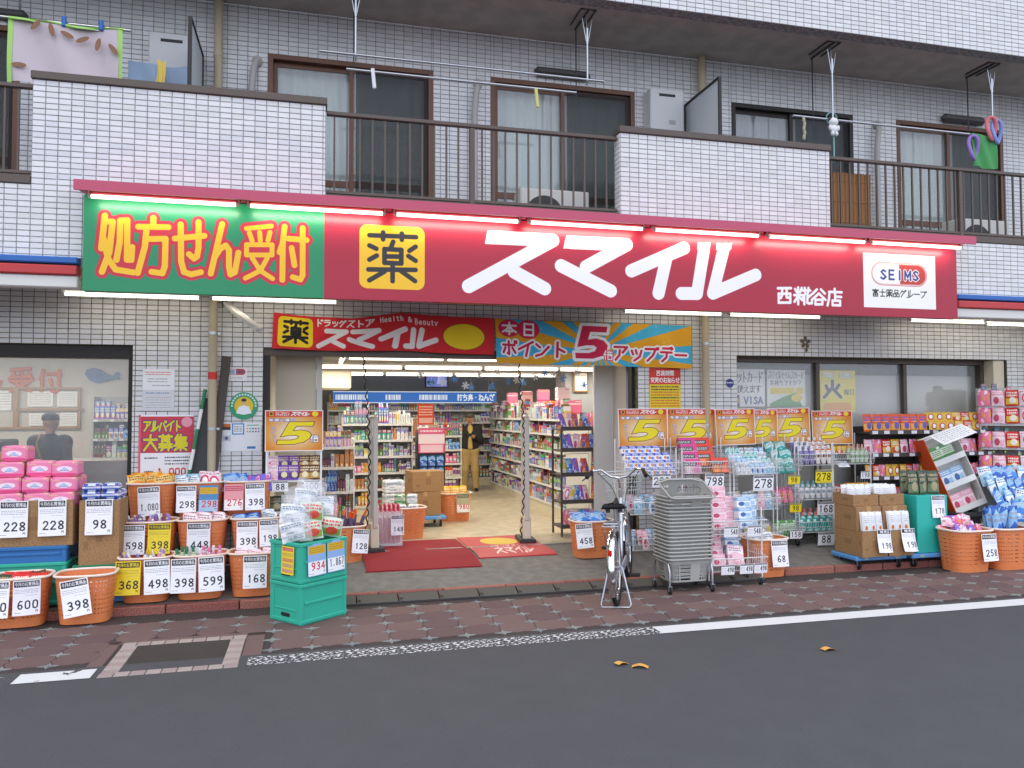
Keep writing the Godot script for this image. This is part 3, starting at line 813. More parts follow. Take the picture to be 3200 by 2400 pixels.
func pack_prints() -> void:
	var im := canvas(1024, 1024, Color.WHITE)
	for i in 64:
		var o := Vector2i(i % 8 * 128, i / 8 * 128)
		var a: Color
		var b: Color
		var c: Color
		var st := 5
		if i < packs.size():
			a = Color(packs[i][0])
			b = Color(packs[i][1])
			c = Color(packs[i][2])
			st = packs[i][3]
		else:
			a = Color.from_hsv([0.0, 0.03, 0.08, 0.12, 0.15, 0.36, 0.55, 0.6, 0.63, 0.78, 0.93, 0.97][rng.randi() % 12], rng.randf_range(0.25, 0.8), rng.randf_range(0.4, 0.9))
			if i % 5 < 2: a = Color.from_hsv(rng.randf(), rng.randf_range(0.0, 0.12), rng.randf_range(0.75, 0.95))
			b = Color.from_hsv(fmod(a.h + rng.randf_range(0.2, 0.7), 1.0), rng.randf_range(0.3, 0.8), rng.randf_range(0.4, 0.95))
			c = Color.from_hsv(rng.randf(), 0.2, 0.95)
			st = [1, 2, 7, 5, 6, 9, 8][i % 7]
		im.fill_rect(Rect2i(o, Vector2i(128, 128)), a)
		var f := Vector2(o)
		match st:
			0:
				fill(im, oval(f + Vector2(64, 62), Vector2(44, 30)), b)
				im.fill_rect(Rect2i(o + Vector2i(0, 104), Vector2i(128, 24)), Color("e8488c"))
				fill(im, PackedVector2Array([f + Vector2(64, 40), f + Vector2(94, 84), f + Vector2(34, 84)]), c.lerp(Color.WHITE, 0.4))
				lines(im, Rect2(f + Vector2(40, 72), Vector2(50, 10)), 1, Color("4a5a98"), 4)
				im.fill_rect(Rect2i(o + Vector2i(6, 8), Vector2i(40, 16)), Color("f0b0a0"))
			1:
				im.fill_rect(Rect2i(o + Vector2i(0, 30), Vector2i(128, 56)), b)
				lines(im, Rect2(f + Vector2(14, 38), Vector2(100, 40)), 3, a.darkened(0.3), 6)
				im.fill_rect(Rect2i(o + Vector2i(84, 8), Vector2i(34, 18)), c)
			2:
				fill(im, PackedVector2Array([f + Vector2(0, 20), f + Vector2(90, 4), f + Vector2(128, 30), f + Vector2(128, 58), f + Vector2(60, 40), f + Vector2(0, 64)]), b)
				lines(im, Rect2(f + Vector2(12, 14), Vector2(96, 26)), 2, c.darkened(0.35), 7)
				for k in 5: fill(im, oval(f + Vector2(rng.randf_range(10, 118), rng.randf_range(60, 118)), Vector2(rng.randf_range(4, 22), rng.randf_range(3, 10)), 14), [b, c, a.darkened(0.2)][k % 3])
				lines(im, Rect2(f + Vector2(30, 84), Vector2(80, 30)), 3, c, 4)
			3:
				fill(im, oval(f + Vector2(64, 66), Vector2(40, 40)), b)
				fill(im, oval(f + Vector2(64, 66), Vector2(26, 26)), c)
				lines(im, Rect2(f + Vector2(10, 10), Vector2(108, 14)), 1, b.darkened(0.2), 6)
			4:
				for k in 14: fill(im, oval(f + Vector2(rng.randf_range(8, 120), rng.randf_range(8, 120)), Vector2.ONE * rng.randf_range(7, 15), 16), [b, c][k % 2])
			5:
				im.fill_rect(Rect2i(o + Vector2i(8, 70), Vector2i(112, 44)), b)
				fill(im, oval(f + Vector2(70, 84), Vector2(34, 24)), c)
				lines(im, Rect2(f + Vector2(14, 16), Vector2(100, 40)), 2, c, 12)
				lines(im, Rect2(f + Vector2(14, 50), Vector2(70, 12)), 1, b.lightened(0.3), 5)
			6:
				im.fill_rect(Rect2i(o + Vector2i(0, 44), Vector2i(128, 84)), b)
				fill(im, oval(f + Vector2(44, 84), Vector2(26, 28)), c)
				im.fill_rect(Rect2i(o + Vector2i(70, 66), Vector2i(46, 50)), a.lightened(0.25))
				lines(im, Rect2(f + Vector2(14, 8), Vector2(100, 28)), 2, Color("f4f4f8"), 8)
			7:
				im.fill_rect(Rect2i(o + Vector2i(0, 26), Vector2i(96, 34)), b)
				im.fill_rect(Rect2i(o + Vector2i(0, 60), Vector2i(128, 68)), c.darkened(0.15))
				im.fill_rect(Rect2i(o + Vector2i(14, 66), Vector2i(38, 56)), c)
				im.fill_rect(Rect2i(o + Vector2i(72, 66), Vector2i(38, 56)), a.lightened(0.3))
				lines(im, Rect2(f + Vector2(6, 32), Vector2(84, 22)), 2, Color("e8e8ea"), 6)
			8:
				im.fill_rect(Rect2i(o + Vector2i(0, 44), Vector2i(128, 84)), b)
				fill(im, oval(f + Vector2(64, 96), Vector2(20, 20)), c)
				lines(im, Rect2(f + Vector2(20, 54), Vector2(90, 22)), 2, a.darkened(0.5), 6)
			9:
				fill(im, oval(f + Vector2(60, 104), Vector2(22, 14)), c)
				lines(im, Rect2(f + Vector2(30, 24), Vector2(70, 50)), 4, Color("9aa2a8"), 4)
	printed("packs", im, 0.4)

func pack_rect(i: int) -> Rect2:
	return Rect2(i % 8 / 8.0, i / 8 / 8.0, 0.125, 0.125).grow(-0.003)

func side_rect(i: int) -> Rect2:
	var r := pack_rect(i)
	return Rect2(r.position + Vector2(0.002, 0.004), Vector2(0.008, 0.105))

# wall posters share one sheet: named rectangles in pixels of 2048 x 1024
var sheet := {"recruit": Rect2(0, 0, 440, 520), "notice": Rect2(450, 0, 260, 400), "hours": Rect2(720, 0, 360, 430), "visa": Rect2(1090, 0, 360, 420), "member": Rect2(1460, 0, 480, 420), "day": Rect2(0, 530, 400, 480), "badge": Rect2(410, 530, 300, 300), "pay": Rect2(720, 440, 420, 330), "capsule": Rect2(1150, 440, 240, 150), "round_blue": Rect2(1150, 600, 130, 130), "aisle": Rect2(720, 790, 1320, 90), "orange_card": Rect2(1460, 440, 200, 240), "pop": Rect2(1680, 440, 260, 240), "screen": Rect2(1400, 690, 180, 96), "mat": Rect2(720, 890, 520, 130), "teal": Rect2(1760, 690, 280, 96), "letter": Rect2(1300, 890, 200, 130)}

func poster_prints() -> void:
	var im := canvas(2048, 1024, Color("f2f2f4"))
	var ink := Color("1c1c20")
	im.fill_rect(Rect2i(14, 14, 426, 260), Color("d0384c"))
	im.fill_rect(Rect2i(0, 0, 18, 520), Color("e06070"))
	for e in [[26.0, "4a3a86"], [14.0, "e0d21c"]]:
		text(im, "アルバイト", Rect2(40, 48, 300, 68), e[0], Color(e[1]), 0.05)
		text(im, "大募集", Rect2(40, 146, 350, 110), e[0] + 4, Color(e[1]), 0.08)
	fill(im, oval(Vector2(384, 54), Vector2(44, 36)), Color("e8a0b0"))
	lines(im, Rect2(50, 300, 110, 20), 1, ink, 10)
	lines(im, Rect2(210, 296, 200, 70), 3, ink, 9)
	lines(im, Rect2(50, 398, 70, 18), 1, ink, 10)
	text(im, "1,000", Rect2(150, 386, 230, 46), 10, Color("d0342c"), 0.15)
	lines(im, Rect2(60, 470, 330, 40), 2, ink, 8)
	lines(im, Rect2(470, 24, 210, 40), 2, Color("d8705a"), 9)
	lines(im, Rect2(490, 84, 160, 50), 2, Color("70706a"), 7)
	lines(im, Rect2(530, 150, 150, 20), 1, ink, 6)
	im.fill_rect(Rect2i(450, 200, 260, 200), Color("d9d9dc"))
	lines(im, Rect2(480, 215, 190, 30), 1, Color("5a8ab0"), 10)
	lines(im, Rect2(480, 260, 200, 120), 5, Color("8a9098"), 5)
	im.fill_rect(Rect2i(720, 0, 360, 430), Color("e8cf1c"))
	im.fill_rect(Rect2i(720, 0, 360, 176), Color("d8301f"))
	text(im, "営業時間", Rect2(800, 30, 200, 52), 8, Color("f4ece8"), 0.12)
	text(im, "変更のお知らせ", Rect2(736, 104, 330, 54), 8, Color("f4ece8"), 0.1)
	for j in 8:
		lines(im, Rect2(740, 190 + j * 29, 320, 24), 1, ink if j in [0, 1, 4] else Color("d8401f"), 15)
	im.fill_rect(Rect2i(1090, 0, 360, 420), Color("ece9e6"))
	text(im, "ジットカード", Rect2(1098, 30, 330, 120), 9, ink, 0.08)
	text(im, "種使えます", Rect2(1098, 180, 310, 84), 8, ink, 0.08)
	im.fill_rect(Rect2i(1090, 290, 90, 130), Color("2d4a80"))
	fill(im, oval(Vector2(1120, 356), Vector2(52, 54)), Color("e6c81c"))
	text(im, "VISA", Rect2(1226, 312, 196, 76), 15, Color("1f3f78"), 0.12)
	im.fill_rect(Rect2i(1460, 0, 480, 420), Color("e9e7e4"))
	text(im, "スマイルセイムスカード", Rect2(1480, 26, 440, 76), 6, Color("4a4a4a"), 0.08)
	text(im, "お持ちですか?", Rect2(1500, 122, 390, 56), 6, Color("4a4a4a"), 0.15)
	im.fill_rect(Rect2i(1500, 205, 300, 70), Color("e6cf16"))
	im.fill_rect(Rect2i(1820, 205, 90, 70), Color("e6cf16"))
	fill(im, PackedVector2Array([Vector2(1490, 390), Vector2(1660, 310), Vector2(1820, 260), Vector2(1900, 420), Vector2(1500, 420)]), Color("4f9a44"))
	fill(im, oval(Vector2(1830, 320), Vector2(70, 46)), Color("e6cf16"))
	im.fill_rect(Rect2i(0, 530, 400, 480), Color("ecd80f"))
	text(im, "毎週", Rect2(40, 556, 320, 62), 13, Color("6a6a60"), 0.3)
	text(im, "毎週", Rect2(40, 556, 320, 62), 8, Color("f4f2ea"), 0.3)
	glyph(im, "火", Rect2(60, 650, 190, 190), 50, Color("f0ead0"))
	glyph(im, "火", Rect2(60, 650, 190, 190), 36, Color("20201e"))
	text(im, "曜日", Rect2(278, 748, 110, 60), 6, Color("3a3a20"), 0.15)
	fill(im, rounded(Rect2(60, 900, 290, 130), 30), Color("eaa93a"))
	fill(im, oval(Vector2(560, 680), Vector2(148, 148)), Color("2f9a68"))
	fill(im, oval(Vector2(560, 680), Vector2(96, 96)), Color("e2c22c"))
	for k in 14: line(im, PackedVector2Array([Vector2(560, 680) + Vector2.from_angle(PI + k * PI / 13.0) * 122]), 22, Color("cfe8dc"))
	fill(im, PackedVector2Array([Vector2(480, 760), Vector2(510, 690), Vector2(560, 672), Vector2(612, 690), Vector2(640, 760), Vector2(560, 776)]), Color("eceff4"))
	fill(im, oval(Vector2(560, 640), Vector2(24, 32)), Color("d8b08c"))
	fill(im, oval(Vector2(560, 618), Vector2(27, 18)), Color("33281e"))
	im.fill_rect(Rect2i(720, 440, 420, 330), Color("ecedf0"))
	im.fill_rect(Rect2i(730, 452, 84, 36), Color("d0702c"))
	im.fill_rect(Rect2i(730, 488, 84, 34), Color("3a2a2a"))
	im.fill_rect(Rect2i(828, 446, 130, 130), Color("4a90cc"))
	im.fill_rect(Rect2i(842, 460, 102, 102), Color("eef0f2"))
	lines(im, Rect2(852, 474, 84, 74), 3, Color("8a8f96"), 14)
	for k in 10: im.fill_rect(Rect2i(980 + k % 5 * 30, 500 + k / 5 * 34, 20, 16), Color(["e0b02c", "6a9ac8", "4a7a4a", "c84a4a", "4a90cc"][k % 5]))
	im.fill_rect(Rect2i(984, 462, 130, 14), Color("8ac0a0"))
	im.fill_rect(Rect2i(728, 584, 90, 66), Color("c8ccd8"))
	line(im, PackedVector2Array([Vector2(772, 616)]), 40, Color("5a6a98"))
	im.fill_rect(Rect2i(990, 712, 90, 28), Color("3f7fc0"))
	im.fill_rect(Rect2i(1150, 440, 240, 150), Color("ecebe9"))
	fill(im, rounded(Rect2(1170, 456, 200, 66), 32), Color("b8433c"))
	fill(im, PackedVector2Array([Vector2(1200, 460), Vector2(1270, 460), Vector2(1270, 518), Vector2(1200, 518), Vector2(1176, 490)]), Color("c8d0e0"))
	text(im, "SEIMS", Rect2(1196, 476, 150, 28), 6, Color("3f4f8c"), 0.2)
	lines(im, Rect2(1200, 540, 140, 30), 2, Color("77777a"), 5)
	fill(im, oval(Vector2(1215, 665), Vector2(62, 62)), Color("30357e"))
	lines(im, Rect2(1170, 645, 90, 30), 1, Color("e8e8f0"), 16)
	im.fill_rect(Rect2i(720, 790, 1320, 90), Color("2a70c8"))
	im.fill_rect(Rect2i(720, 790, 1320, 8), Color("e8f0f8"))
	im.fill_rect(Rect2i(720, 872, 1320, 8), Color("e8f0f8"))
	for r in [Rect2(740, 812, 250, 46), Rect2(1130, 812, 120, 46), Rect2(1400, 812, 230, 46)]: lines(im, r, 1, Color("eef6ff"), 38)
	text(im, "打ち身・ねんざ", Rect2(1710, 812, 310, 46), 8, Color("eef6ff"), 0.1)
	im.fill_rect(Rect2i(1460, 440, 200, 240), Color("d8481f"))
	lines(im, Rect2(1480, 460, 160, 120), 4, Color("f6ead8"), 12)
	im.fill_rect(Rect2i(1480, 600, 160, 60), Color("e8b0a0"))
	im.fill_rect(Rect2i(1680, 440, 260, 240), Color("e0608c"))
	im.fill_rect(Rect2i(1680, 500, 260, 90), Color("f2dfe4"))
	lines(im, Rect2(1700, 452, 220, 36), 1, Color("f8e8ee"), 18)
	im.fill_rect(Rect2i(1700, 600, 220, 70), Color("f0c8d4"))
	im.fill_rect(Rect2i(1400, 690, 180, 96), Color("6a78c8"))
	fill(im, oval(Vector2(1440, 750), Vector2(34, 20)), Color("2c3058"))
	fill(im, PackedVector2Array([Vector2(1500, 700), Vector2(1560, 712), Vector2(1570, 770), Vector2(1490, 760)]), Color("a8b4ea"))
	im.fill_rect(Rect2i(720, 890, 520, 130), Color("b82a33"))
	fill(im, oval(Vector2(980, 930), Vector2(130, 26)), Color("d8b428"))
	smile(im, Rect2(860, 978, 260, 26), 7, Color("e8c8c4"))
	text(im, "ドラッグストア", Rect2(860, 960, 260, 12), 3, Color("e8c8c4"), 0.2)
	im.fill_rect(Rect2i(1760, 690, 280, 96), Color("2aa89c"))
	im.fill_rect(Rect2i(1300, 890, 200, 130), Color("f4f4f6"))
	lines(im, Rect2(1316, 904, 168, 100), 6, Color("8a8f98"), 5)
	printed("posters", im, 0.5)

func sheet_rect(k: String) -> Rect2:
	var r: Rect2 = sheet[k].grow(-2)
	return Rect2(r.position / Vector2(2048, 1024), r.size / Vector2(2048, 1024))

# ---------------------------------------------------------------- the setting
func flat(x0: float, x1: float, z0: float, z1: float, y := 0.0) -> MB:
	var m := MB.new()
	m.q(V(x0, y, z1), V(x0, y, z0), V(x1, y, z0), V(x1, y, z1))
	return m

func ground() -> void:
	structure("ground", flat(-60, 60, -40, 60, -0.06), mats.asphalt)
	structure("road", flat(-60, 60, 2.5, 40, 0.0), mats.asphalt)
	var m := MB.new()
	m.box(V(0, -0.03, 1.7), V(40, 0.044, 2.3))
	structure("pavement_bed", m, mats.joint_sand)
	# apron between the pavement and the shop wall
	m = MB.new()
	m.q(V(-20, 0.05, 1.0), V(-20, FLOOR, 0.0), V(20, FLOOR, 0.0), V(20, 0.05, 1.0))
	m.q(V(-20, -0.05, 1.0), V(-20, 0.05, 1.0), V(20, 0.05, 1.0), V(20, -0.05, 1.0))
	m.q(V(-20, FLOOR, 0.0), V(-20, FLOOR, -0.36), V(20, FLOOR, -0.36), V(20, FLOOR, 0.0))
	var ap := structure("apron", m, mats.apron)
	# brick edging of the apron
	var i := 0
	var x := -3.6
	while x < 10.0:
		var l := 0.59
		part(ap, "brick", bxm(V(l, 0.118, 0.075), 0.006), mats["brick_%d" % (i % 3)], V(x + l / 2, -0.056, 1.0385))
		x += 0.6
		i += 1
	# steel-edged ramp plates in front of the door
	for k in 12:
		m = MB.new()
		var x0 := 0.03 + k * 0.372
		m.q(V(x0, 0.008, 1.215), V(x0, 0.052, 1.079), V(x0 + 0.36, 0.052, 1.079), V(x0 + 0.36, 0.008, 1.215))
		m.q(V(x0, -0.01, 1.215), V(x0, 0.008, 1.215), V(x0 + 0.36, 0.008, 1.215), V(x0 + 0.36, -0.01, 1.215))
		m.box(V(x0 + 0.02, 0.033, 1.145), V(0.02, 0.006, 0.1))
		part(ap, "ramp_plate", m, mats.ramp)
	m = MB.new()
	m.box(V(2.25, 0.004, 1.224), V(4.46, 0.016, 0.012))
	part(ap, "ramp_lip", m, mats.dark_grey)
	# painted edge line, worn away in places
	for a in [[-4.0, -1.86, 0.85, 61], [-1.83, -1.375, 0.25, 62], [-0.42, 2.62, 0.62, 63], [2.62, 12.0, 0.06, 64]]:
		m = flat(a[0], a[1], 2.56, 2.75, 0.004)
		var p := mt("paint_%d" % a[3], "e8e8e6", 0.8)
		var nt := noise_tex(0.02 if a[2] > 0.5 else 0.012, Color(0.92, 0.92, 0.92, 0), Color(0.92, 0.92, 0.92, 1), a[3], 512, 5, a[2] - 0.02, a[2] + 0.02)
		p.albedo_texture = nt
		p.transparency = BaseMaterial3D.TRANSPARENCY_ALPHA_SCISSOR
		p.alpha_scissor_threshold = 0.5
		p.uv1_triplanar = true
		p.uv1_world_triplanar = true
		p.uv1_scale = Vector3.ONE * (2.6 if a[2] > 0.5 else 0.8)
		structure("edge_line_marking", m, p)

func paving() -> void:
	# interlocking red blocks with a grey four-pointed star where the corners meet
	var px := 0.2885
	var pz := 0.2525
	var sx := 0.072
	var sz := 0.068
	var bed := thing("paved_sidewalk", "", "")
	bed.set_meta("kind", "structure")
	var star := PackedVector2Array()
	for k in 4:
		var a := k * PI / 2
		var tip := Vector2(cos(a) * (sx - 0.003), sin(a) * (sz - 0.003))
		var nxt := Vector2(cos(a + PI / 2) * (sx - 0.003), sin(a + PI / 2) * (sz - 0.003))
		star.append(tip)
		star.append((tip + nxt) * 0.26)
	var ms := MB.new()
	ms.xf = Transform3D(Basis(Vector3.RIGHT, -PI / 2), Vector3.ZERO)
	ms.prism(star, -0.03, 0.0, 0.003)
	var star_mesh := ms.mesh()
	var blk := PackedVector2Array()
	var g := 0.0022
	for k in 4:
		var ax := Vector2([1, 0, -1, 0][k], [0, 1, 0, -1][k])      # direction along this side
		var nr := Vector2(-ax.y, ax.x)                              # inwards
		var la := (px if k % 2 == 0 else pz) * 0.5
		var hb := (pz if k % 2 == 0 else px) * 0.5
		var ta := sx if k % 2 == 0 else sz
		for s in [-1.0, -0.33, 0.33, 1.0]:
			var w: float = 0.011 * sin(s * PI)
			if k % 2: w = -w
			blk.append(ax * (la - ta) * s - nr * (hb - g) + nr * w)
		blk.append(ax * (la - (px if k % 2 == 0 else pz) * 0.0 - 0.026) - nr * (hb - 0.026))
	var mb := MB.new()
	mb.xf = Transform3D(Basis(Vector3.RIGHT, -PI / 2), Vector3.ZERO)
	mb.prism(blk, -0.03, 0.0, 0.004)
	var block_mesh := mb.mesh()
	for j in range(-4, 2):
		for i in range(-12, 30):
			var x := 0.298 + i * px
			var z := 2.39 + j * pz
			var inm := x > -1.44 and x < -0.40 and z > 1.86
			if z > 1.2 and z < 2.50 and not inm and x > -3.2:
				part(bed, "star_stone", star_mesh, mats["star_%d" % (rng.randi() % 2)], V(x, rng.randf_range(-0.002, 0.001), z))
			var bx := x + px / 2
			var bz := z + pz / 2
			inm = bx > -1.52 and bx < -0.33 and bz > 1.84
			if bz > 1.16 and bz < 2.45 and not inm:
				part(bed, "paving_block", block_mesh, mats["block_%d" % (rng.randi() % 4)], V(bx, rng.randf_range(-0.002, 0.001), bz), V(rng.randf_range(-0.006, 0.006), 0, rng.randf_range(-0.006, 0.006)))
	# cut blocks: the straight row along the painted line and a filler round the cover
	var m := MB.new()
	m.box(V(3.9, -0.016, 2.535), V(8.6, 0.028, 0.05))
	m.box(V(-2.4, -0.016, 2.535), V(2.0, 0.028, 0.05))
	m.box(V(-1.415, -0.017, 2.2), V(0.10, 0.026, 0.62))
	m.box(V(-0.405, -0.017, 2.2), V(0.13, 0.026, 0.62))
	m.box(V(-0.92, -0.017, 1.925), V(1.16, 0.026, 0.09))
	part(bed, "cut_block_edging", m, mats.block_0)
	# inspection cover with its collar of small blocks
	var cv := thing("inspection_cover", "dark steel inspection cover in a collar of pale blocks at the road edge", "drain cover", V(-0.905, 0, 2.345))
	for k in 9:
		for e in 2:
			var w := 0.0965
			part(cv, "collar_block", bxm(V(w - 0.006, 0.03, 0.085), 0.003), mats["collar_%d" % ((k + e) % 2)], V(-0.43 + w * (k + 0.5) - 0.005, -0.026, -0.335 if e == 0 else 0.365))
	for k in 8:
		for e in 2:
			part(cv, "collar_block", bxm(V(0.105, 0.03, 0.074), 0.003), mats["collar_%d" % ((k + e) % 2)], V(-0.375 if e == 0 else 0.375, -0.026, -0.25 + 0.078 * k))
	part(cv, "lid", bxm(V(0.64, 0.02, 0.62), 0.004), mats.iron_cover, V(0, -0.021, 0.012))

# tiles of one wall plane: regions [x0, y0, x1, y1] on the plane z, laid on the grid pitch 0.1 x 0.05
func tile_plane(parent: MeshInstance3D, regions: Array, org: Vector2, basis: Transform3D, tint: Color, singles := 0) -> void:
	if not mats.has("tile_mesh"):
		var b := MB.new()
		var hx := 0.047
		var hy := 0.0222
		var e := 0.0022
		b.q(V(-hx + e, -hy + e, 0.005), V(-hx + e, hy - e, 0.005), V(hx - e, hy - e, 0.005), V(hx - e, -hy + e, 0.005))
		for k in 4:
			var c := [V(-hx, -hy, 0), V(-hx, hy, 0), V(hx, hy, 0), V(hx, -hy, 0)]
			var d := [V(-hx + e, -hy + e, 0.005), V(-hx + e, hy - e, 0.005), V(hx - e, hy - e, 0.005), V(hx - e, -hy + e, 0.005)]
			b.q(c[k], c[(k + 1) % 4], d[(k + 1) % 4], d[k])
		mats["tile_mesh"] = b.mesh()
	var spots := []
	for r in regions:
		for j in range(floori((r[1] - org.y) / 0.05), ceili((r[3] - org.y) / 0.05)):
			for i in range(floori((r[0] - org.x) / 0.1), ceili((r[2] - org.x) / 0.1)):
				var x0 := maxf(org.x + i * 0.1, r[0])
				var x1 := minf(org.x + i * 0.1 + 0.1, r[2])
				var y0 := maxf(org.y + j * 0.05, r[1])
				var y1 := minf(org.y + j * 0.05 + 0.05, r[3])
				if x1 - x0 < 0.02 or y1 - y0 < 0.012: continue
				var t := Transform3D(Basis.from_scale(V((x1 - x0 - 0.006) / 0.094, (y1 - y0 - 0.0056) / 0.0444, 1)), V((x0 + x1) / 2, (y0 + y1) / 2, rng.randf_range(-0.0005, 0.0005)))
				t.basis = Basis.from_euler(V(rng.randf_range(-0.006, 0.006), rng.randf_range(-0.004, 0.004), 0)) * t.basis
				spots.append(basis * t)
	if singles:
		for k in mini(singles, spots.size()):
			var o := MeshInstance3D.new()
			o.name = "tile"
			o.mesh = mats.tile_mesh
			o.material_override = mats["tile_%d" % (rng.randi() % 4)]
			o.transform = spots[k]
			parent.add_child(o, true)
		spots = spots.slice(singles)
	if spots.is_empty(): return
	var mm := MultiMesh.new()
	mm.transform_format = MultiMesh.TRANSFORM_3D
	mm.use_colors = true
	mm.mesh = mats.tile_mesh
	mm.instance_count = spots.size()
	for k in spots.size():
		mm.set_instance_transform(k, spots[k])
		var s := rng.randf_range(0.90, 1.03)
		mm.set_instance_color(k, Color(tint.r * s, tint.g * s, tint.b * s * rng.randf_range(0.98, 1.02)))
	var mi := MultiMeshInstance3D.new()
	mi.name = "tiles"
	mi.multimesh = mm
	mi.material_override = mats.tile
	mi.set_meta("kind", "stuff")
	parent.add_child(mi, true)

func wall_part(b: Node3D, called: String, regions: Array, z: float, depth: float, mat: Material) -> MeshInstance3D:
	var m := MB.new()
	for r in regions:
		m.box(V((r[0] + r[2]) / 2, (r[1] + r[3]) / 2, z - depth / 2), V(r[2] - r[0], r[3] - r[1], depth))
	return part(b, called, m, mat)

func building() -> void:
	var b := thing("apartment_building", "white tiled apartment block with a drugstore on its ground floor", "building")
	var I := Transform3D.IDENTITY
	var low := [[-6.0, 0.0, -1.712, 0.62], [-1.712, 0.0, -0.487, 2.375], [-6.0, 2.375, 12.0, 2.95], [3.625, 0.0, 4.896, 2.375], [8.847, 0.0, 12.0, 2.375]]
	var w := wall_part(b, "shop_wall", low, 0.0, 0.2, mats.grout_low)
	tile_plane(w, [[-3.6, 0.12, -1.712, 0.62], [-1.712, 0.12, -0.487, 2.375], [-3.6, 2.375, 10.2, 2.95], [3.625, 0.12, 4.896, 2.375], [8.847, 0.12, 10.2, 2.375]], Vector2(-0.487, 2.375), I, Color(0.76, 0.762, 0.768))
	var up := [[-6.0, 3.45, -4.35, 5.905], [-2.75, 3.45, -0.465, 5.905], [1.255, 3.45, 1.898, 5.905], [3.614, 3.45, 4.868, 5.905], [6.561, 3.45, 7.209, 5.905], [8.875, 3.45, 12.0, 5.905]]
	for x in [[-4.35, -2.75], [-0.465, 1.255], [1.898, 3.614], [4.868, 6.561], [7.209, 8.875]]:
		up.append([x[0], 5.43, x[1], 5.905])
		up.append([x[0], 3.45, x[1], 3.5])
	w = wall_part(b, "upper_wall", up, 0.0, 0.2, mats.grout)
	var vis := []
	for r in up: if r[0] > -4.3 or r[2] > -3.3: vis.append([maxf(r[0], -3.6), r[1], minf(r[2], 10.6), r[3]])
	tile_plane(w, vis, Vector2(-0.465, 5.43), I, Color(0.76, 0.762, 0.768))
	# balcony parapets
	var P := Transform3D(Basis.IDENTITY, V(0, 0, 1.0))
	var tint := Color(0.76, 0.762, 0.768)
	w = wall_part(b, "balcony_parapet", [[-2.318, 3.03, 0.105, 4.55]], 1.0, 0.15, mats.grout)
	tile_plane(w, [[-2.318, 3.6, 0.105, 4.55], [-2.318, 3.03, 0.105, 3.6]], Vector2(-2.318, 3.05), P, tint, 300)
	part(w, "coping", bxm(V(2.45, 0.068, 0.2), 0.006), mats.brown, V(-1.1065, 4.551, 0.925))
	w = wall_part(b, "balcony_parapet", [[3.022, 3.03, 5.472, 4.55]], 1.0, 0.15, mats.grout)
	tile_plane(w, [[3.022, 3.03, 5.472, 4.55]], Vector2(3.022, 3.05), P, tint)
	tile_plane(w, [[-0.15, 3.03, 0.0, 4.55]], Vector2(0, 3.05), Transform3D(Basis(Vector3.UP, -PI / 2), V(3.022, 0, 1.0)), tint)
	part(w, "coping", bxm(V(2.476, 0.068, 0.2), 0.006), mats.brown, V(4.247, 4.551, 0.925))
	for r in [[-6.0, -2.318], [0.105, 3.022], [5.472, 12.0]]:
		w = wall_part(b, "balcony_kerb", [[r[0], 3.03, r[1], 3.645]], 1.0, 0.15, mats.grout)
		tile_plane(w, [[maxf(r[0], -3.4), 3.03, minf(r[1], 10.2), 3.645]], Vector2(-2.318, 3.05), P, tint)
		part(w, "coping", bxm(V(r[1] - r[0] - 0.006, 0.078, 0.19), 0.006), mats.brown, V((r[0] + r[1]) / 2, 3.646, 0.92))
	w = wall_part(b, "upper_parapet", [[-6.0, 5.905, 12.0, 7.6]], 1.0, 0.15, mats.grout)
	tile_plane(w, [[1.5, 5.905, 10.4, 7.1]], Vector2(-2.318, 5.905), P, tint)
	# balcony slabs, seen from below
	var m := MB.new()
	m.box(V(3, 3.2, 0.425), V(18, 0.5, 0.848))
	part(b, "balcony_slab", m, mats.soffit)
	m = MB.new()
	m.box(V(3, 6.105, 0.425), V(18, 0.4, 0.848))
	part(b, "balcony_slab", m, mats.soffit)
	# a dropped strip of the slab edge under the parapet
	m = MB.new()
	m.box(V(3, 2.99, 0.92), V(18, 0.078, 0.14))
	part(b, "slab_edge", m, mats.soffit)
	for x in [[-4.35, -2.75, 1], [-0.465, 1.255, 0], [1.898, 3.614, 0], [4.868, 6.561, 2], [7.209, 8.875, 0]]:
		balcony_window(b, x[0], x[1], x[2])
	# rooms behind the balcony windows
	m = MB.new()
	m.box(V(3, 4.7, -1.6), V(18, 2.5, 0.1))
	m.box(V(3, 3.46, -0.9), V(18, 0.05, 1.35))
	m.box(V(3, 5.95, -0.9), V(18, 0.05, 1.35))
	part(b, "room_wall", m, mats.dark_room)

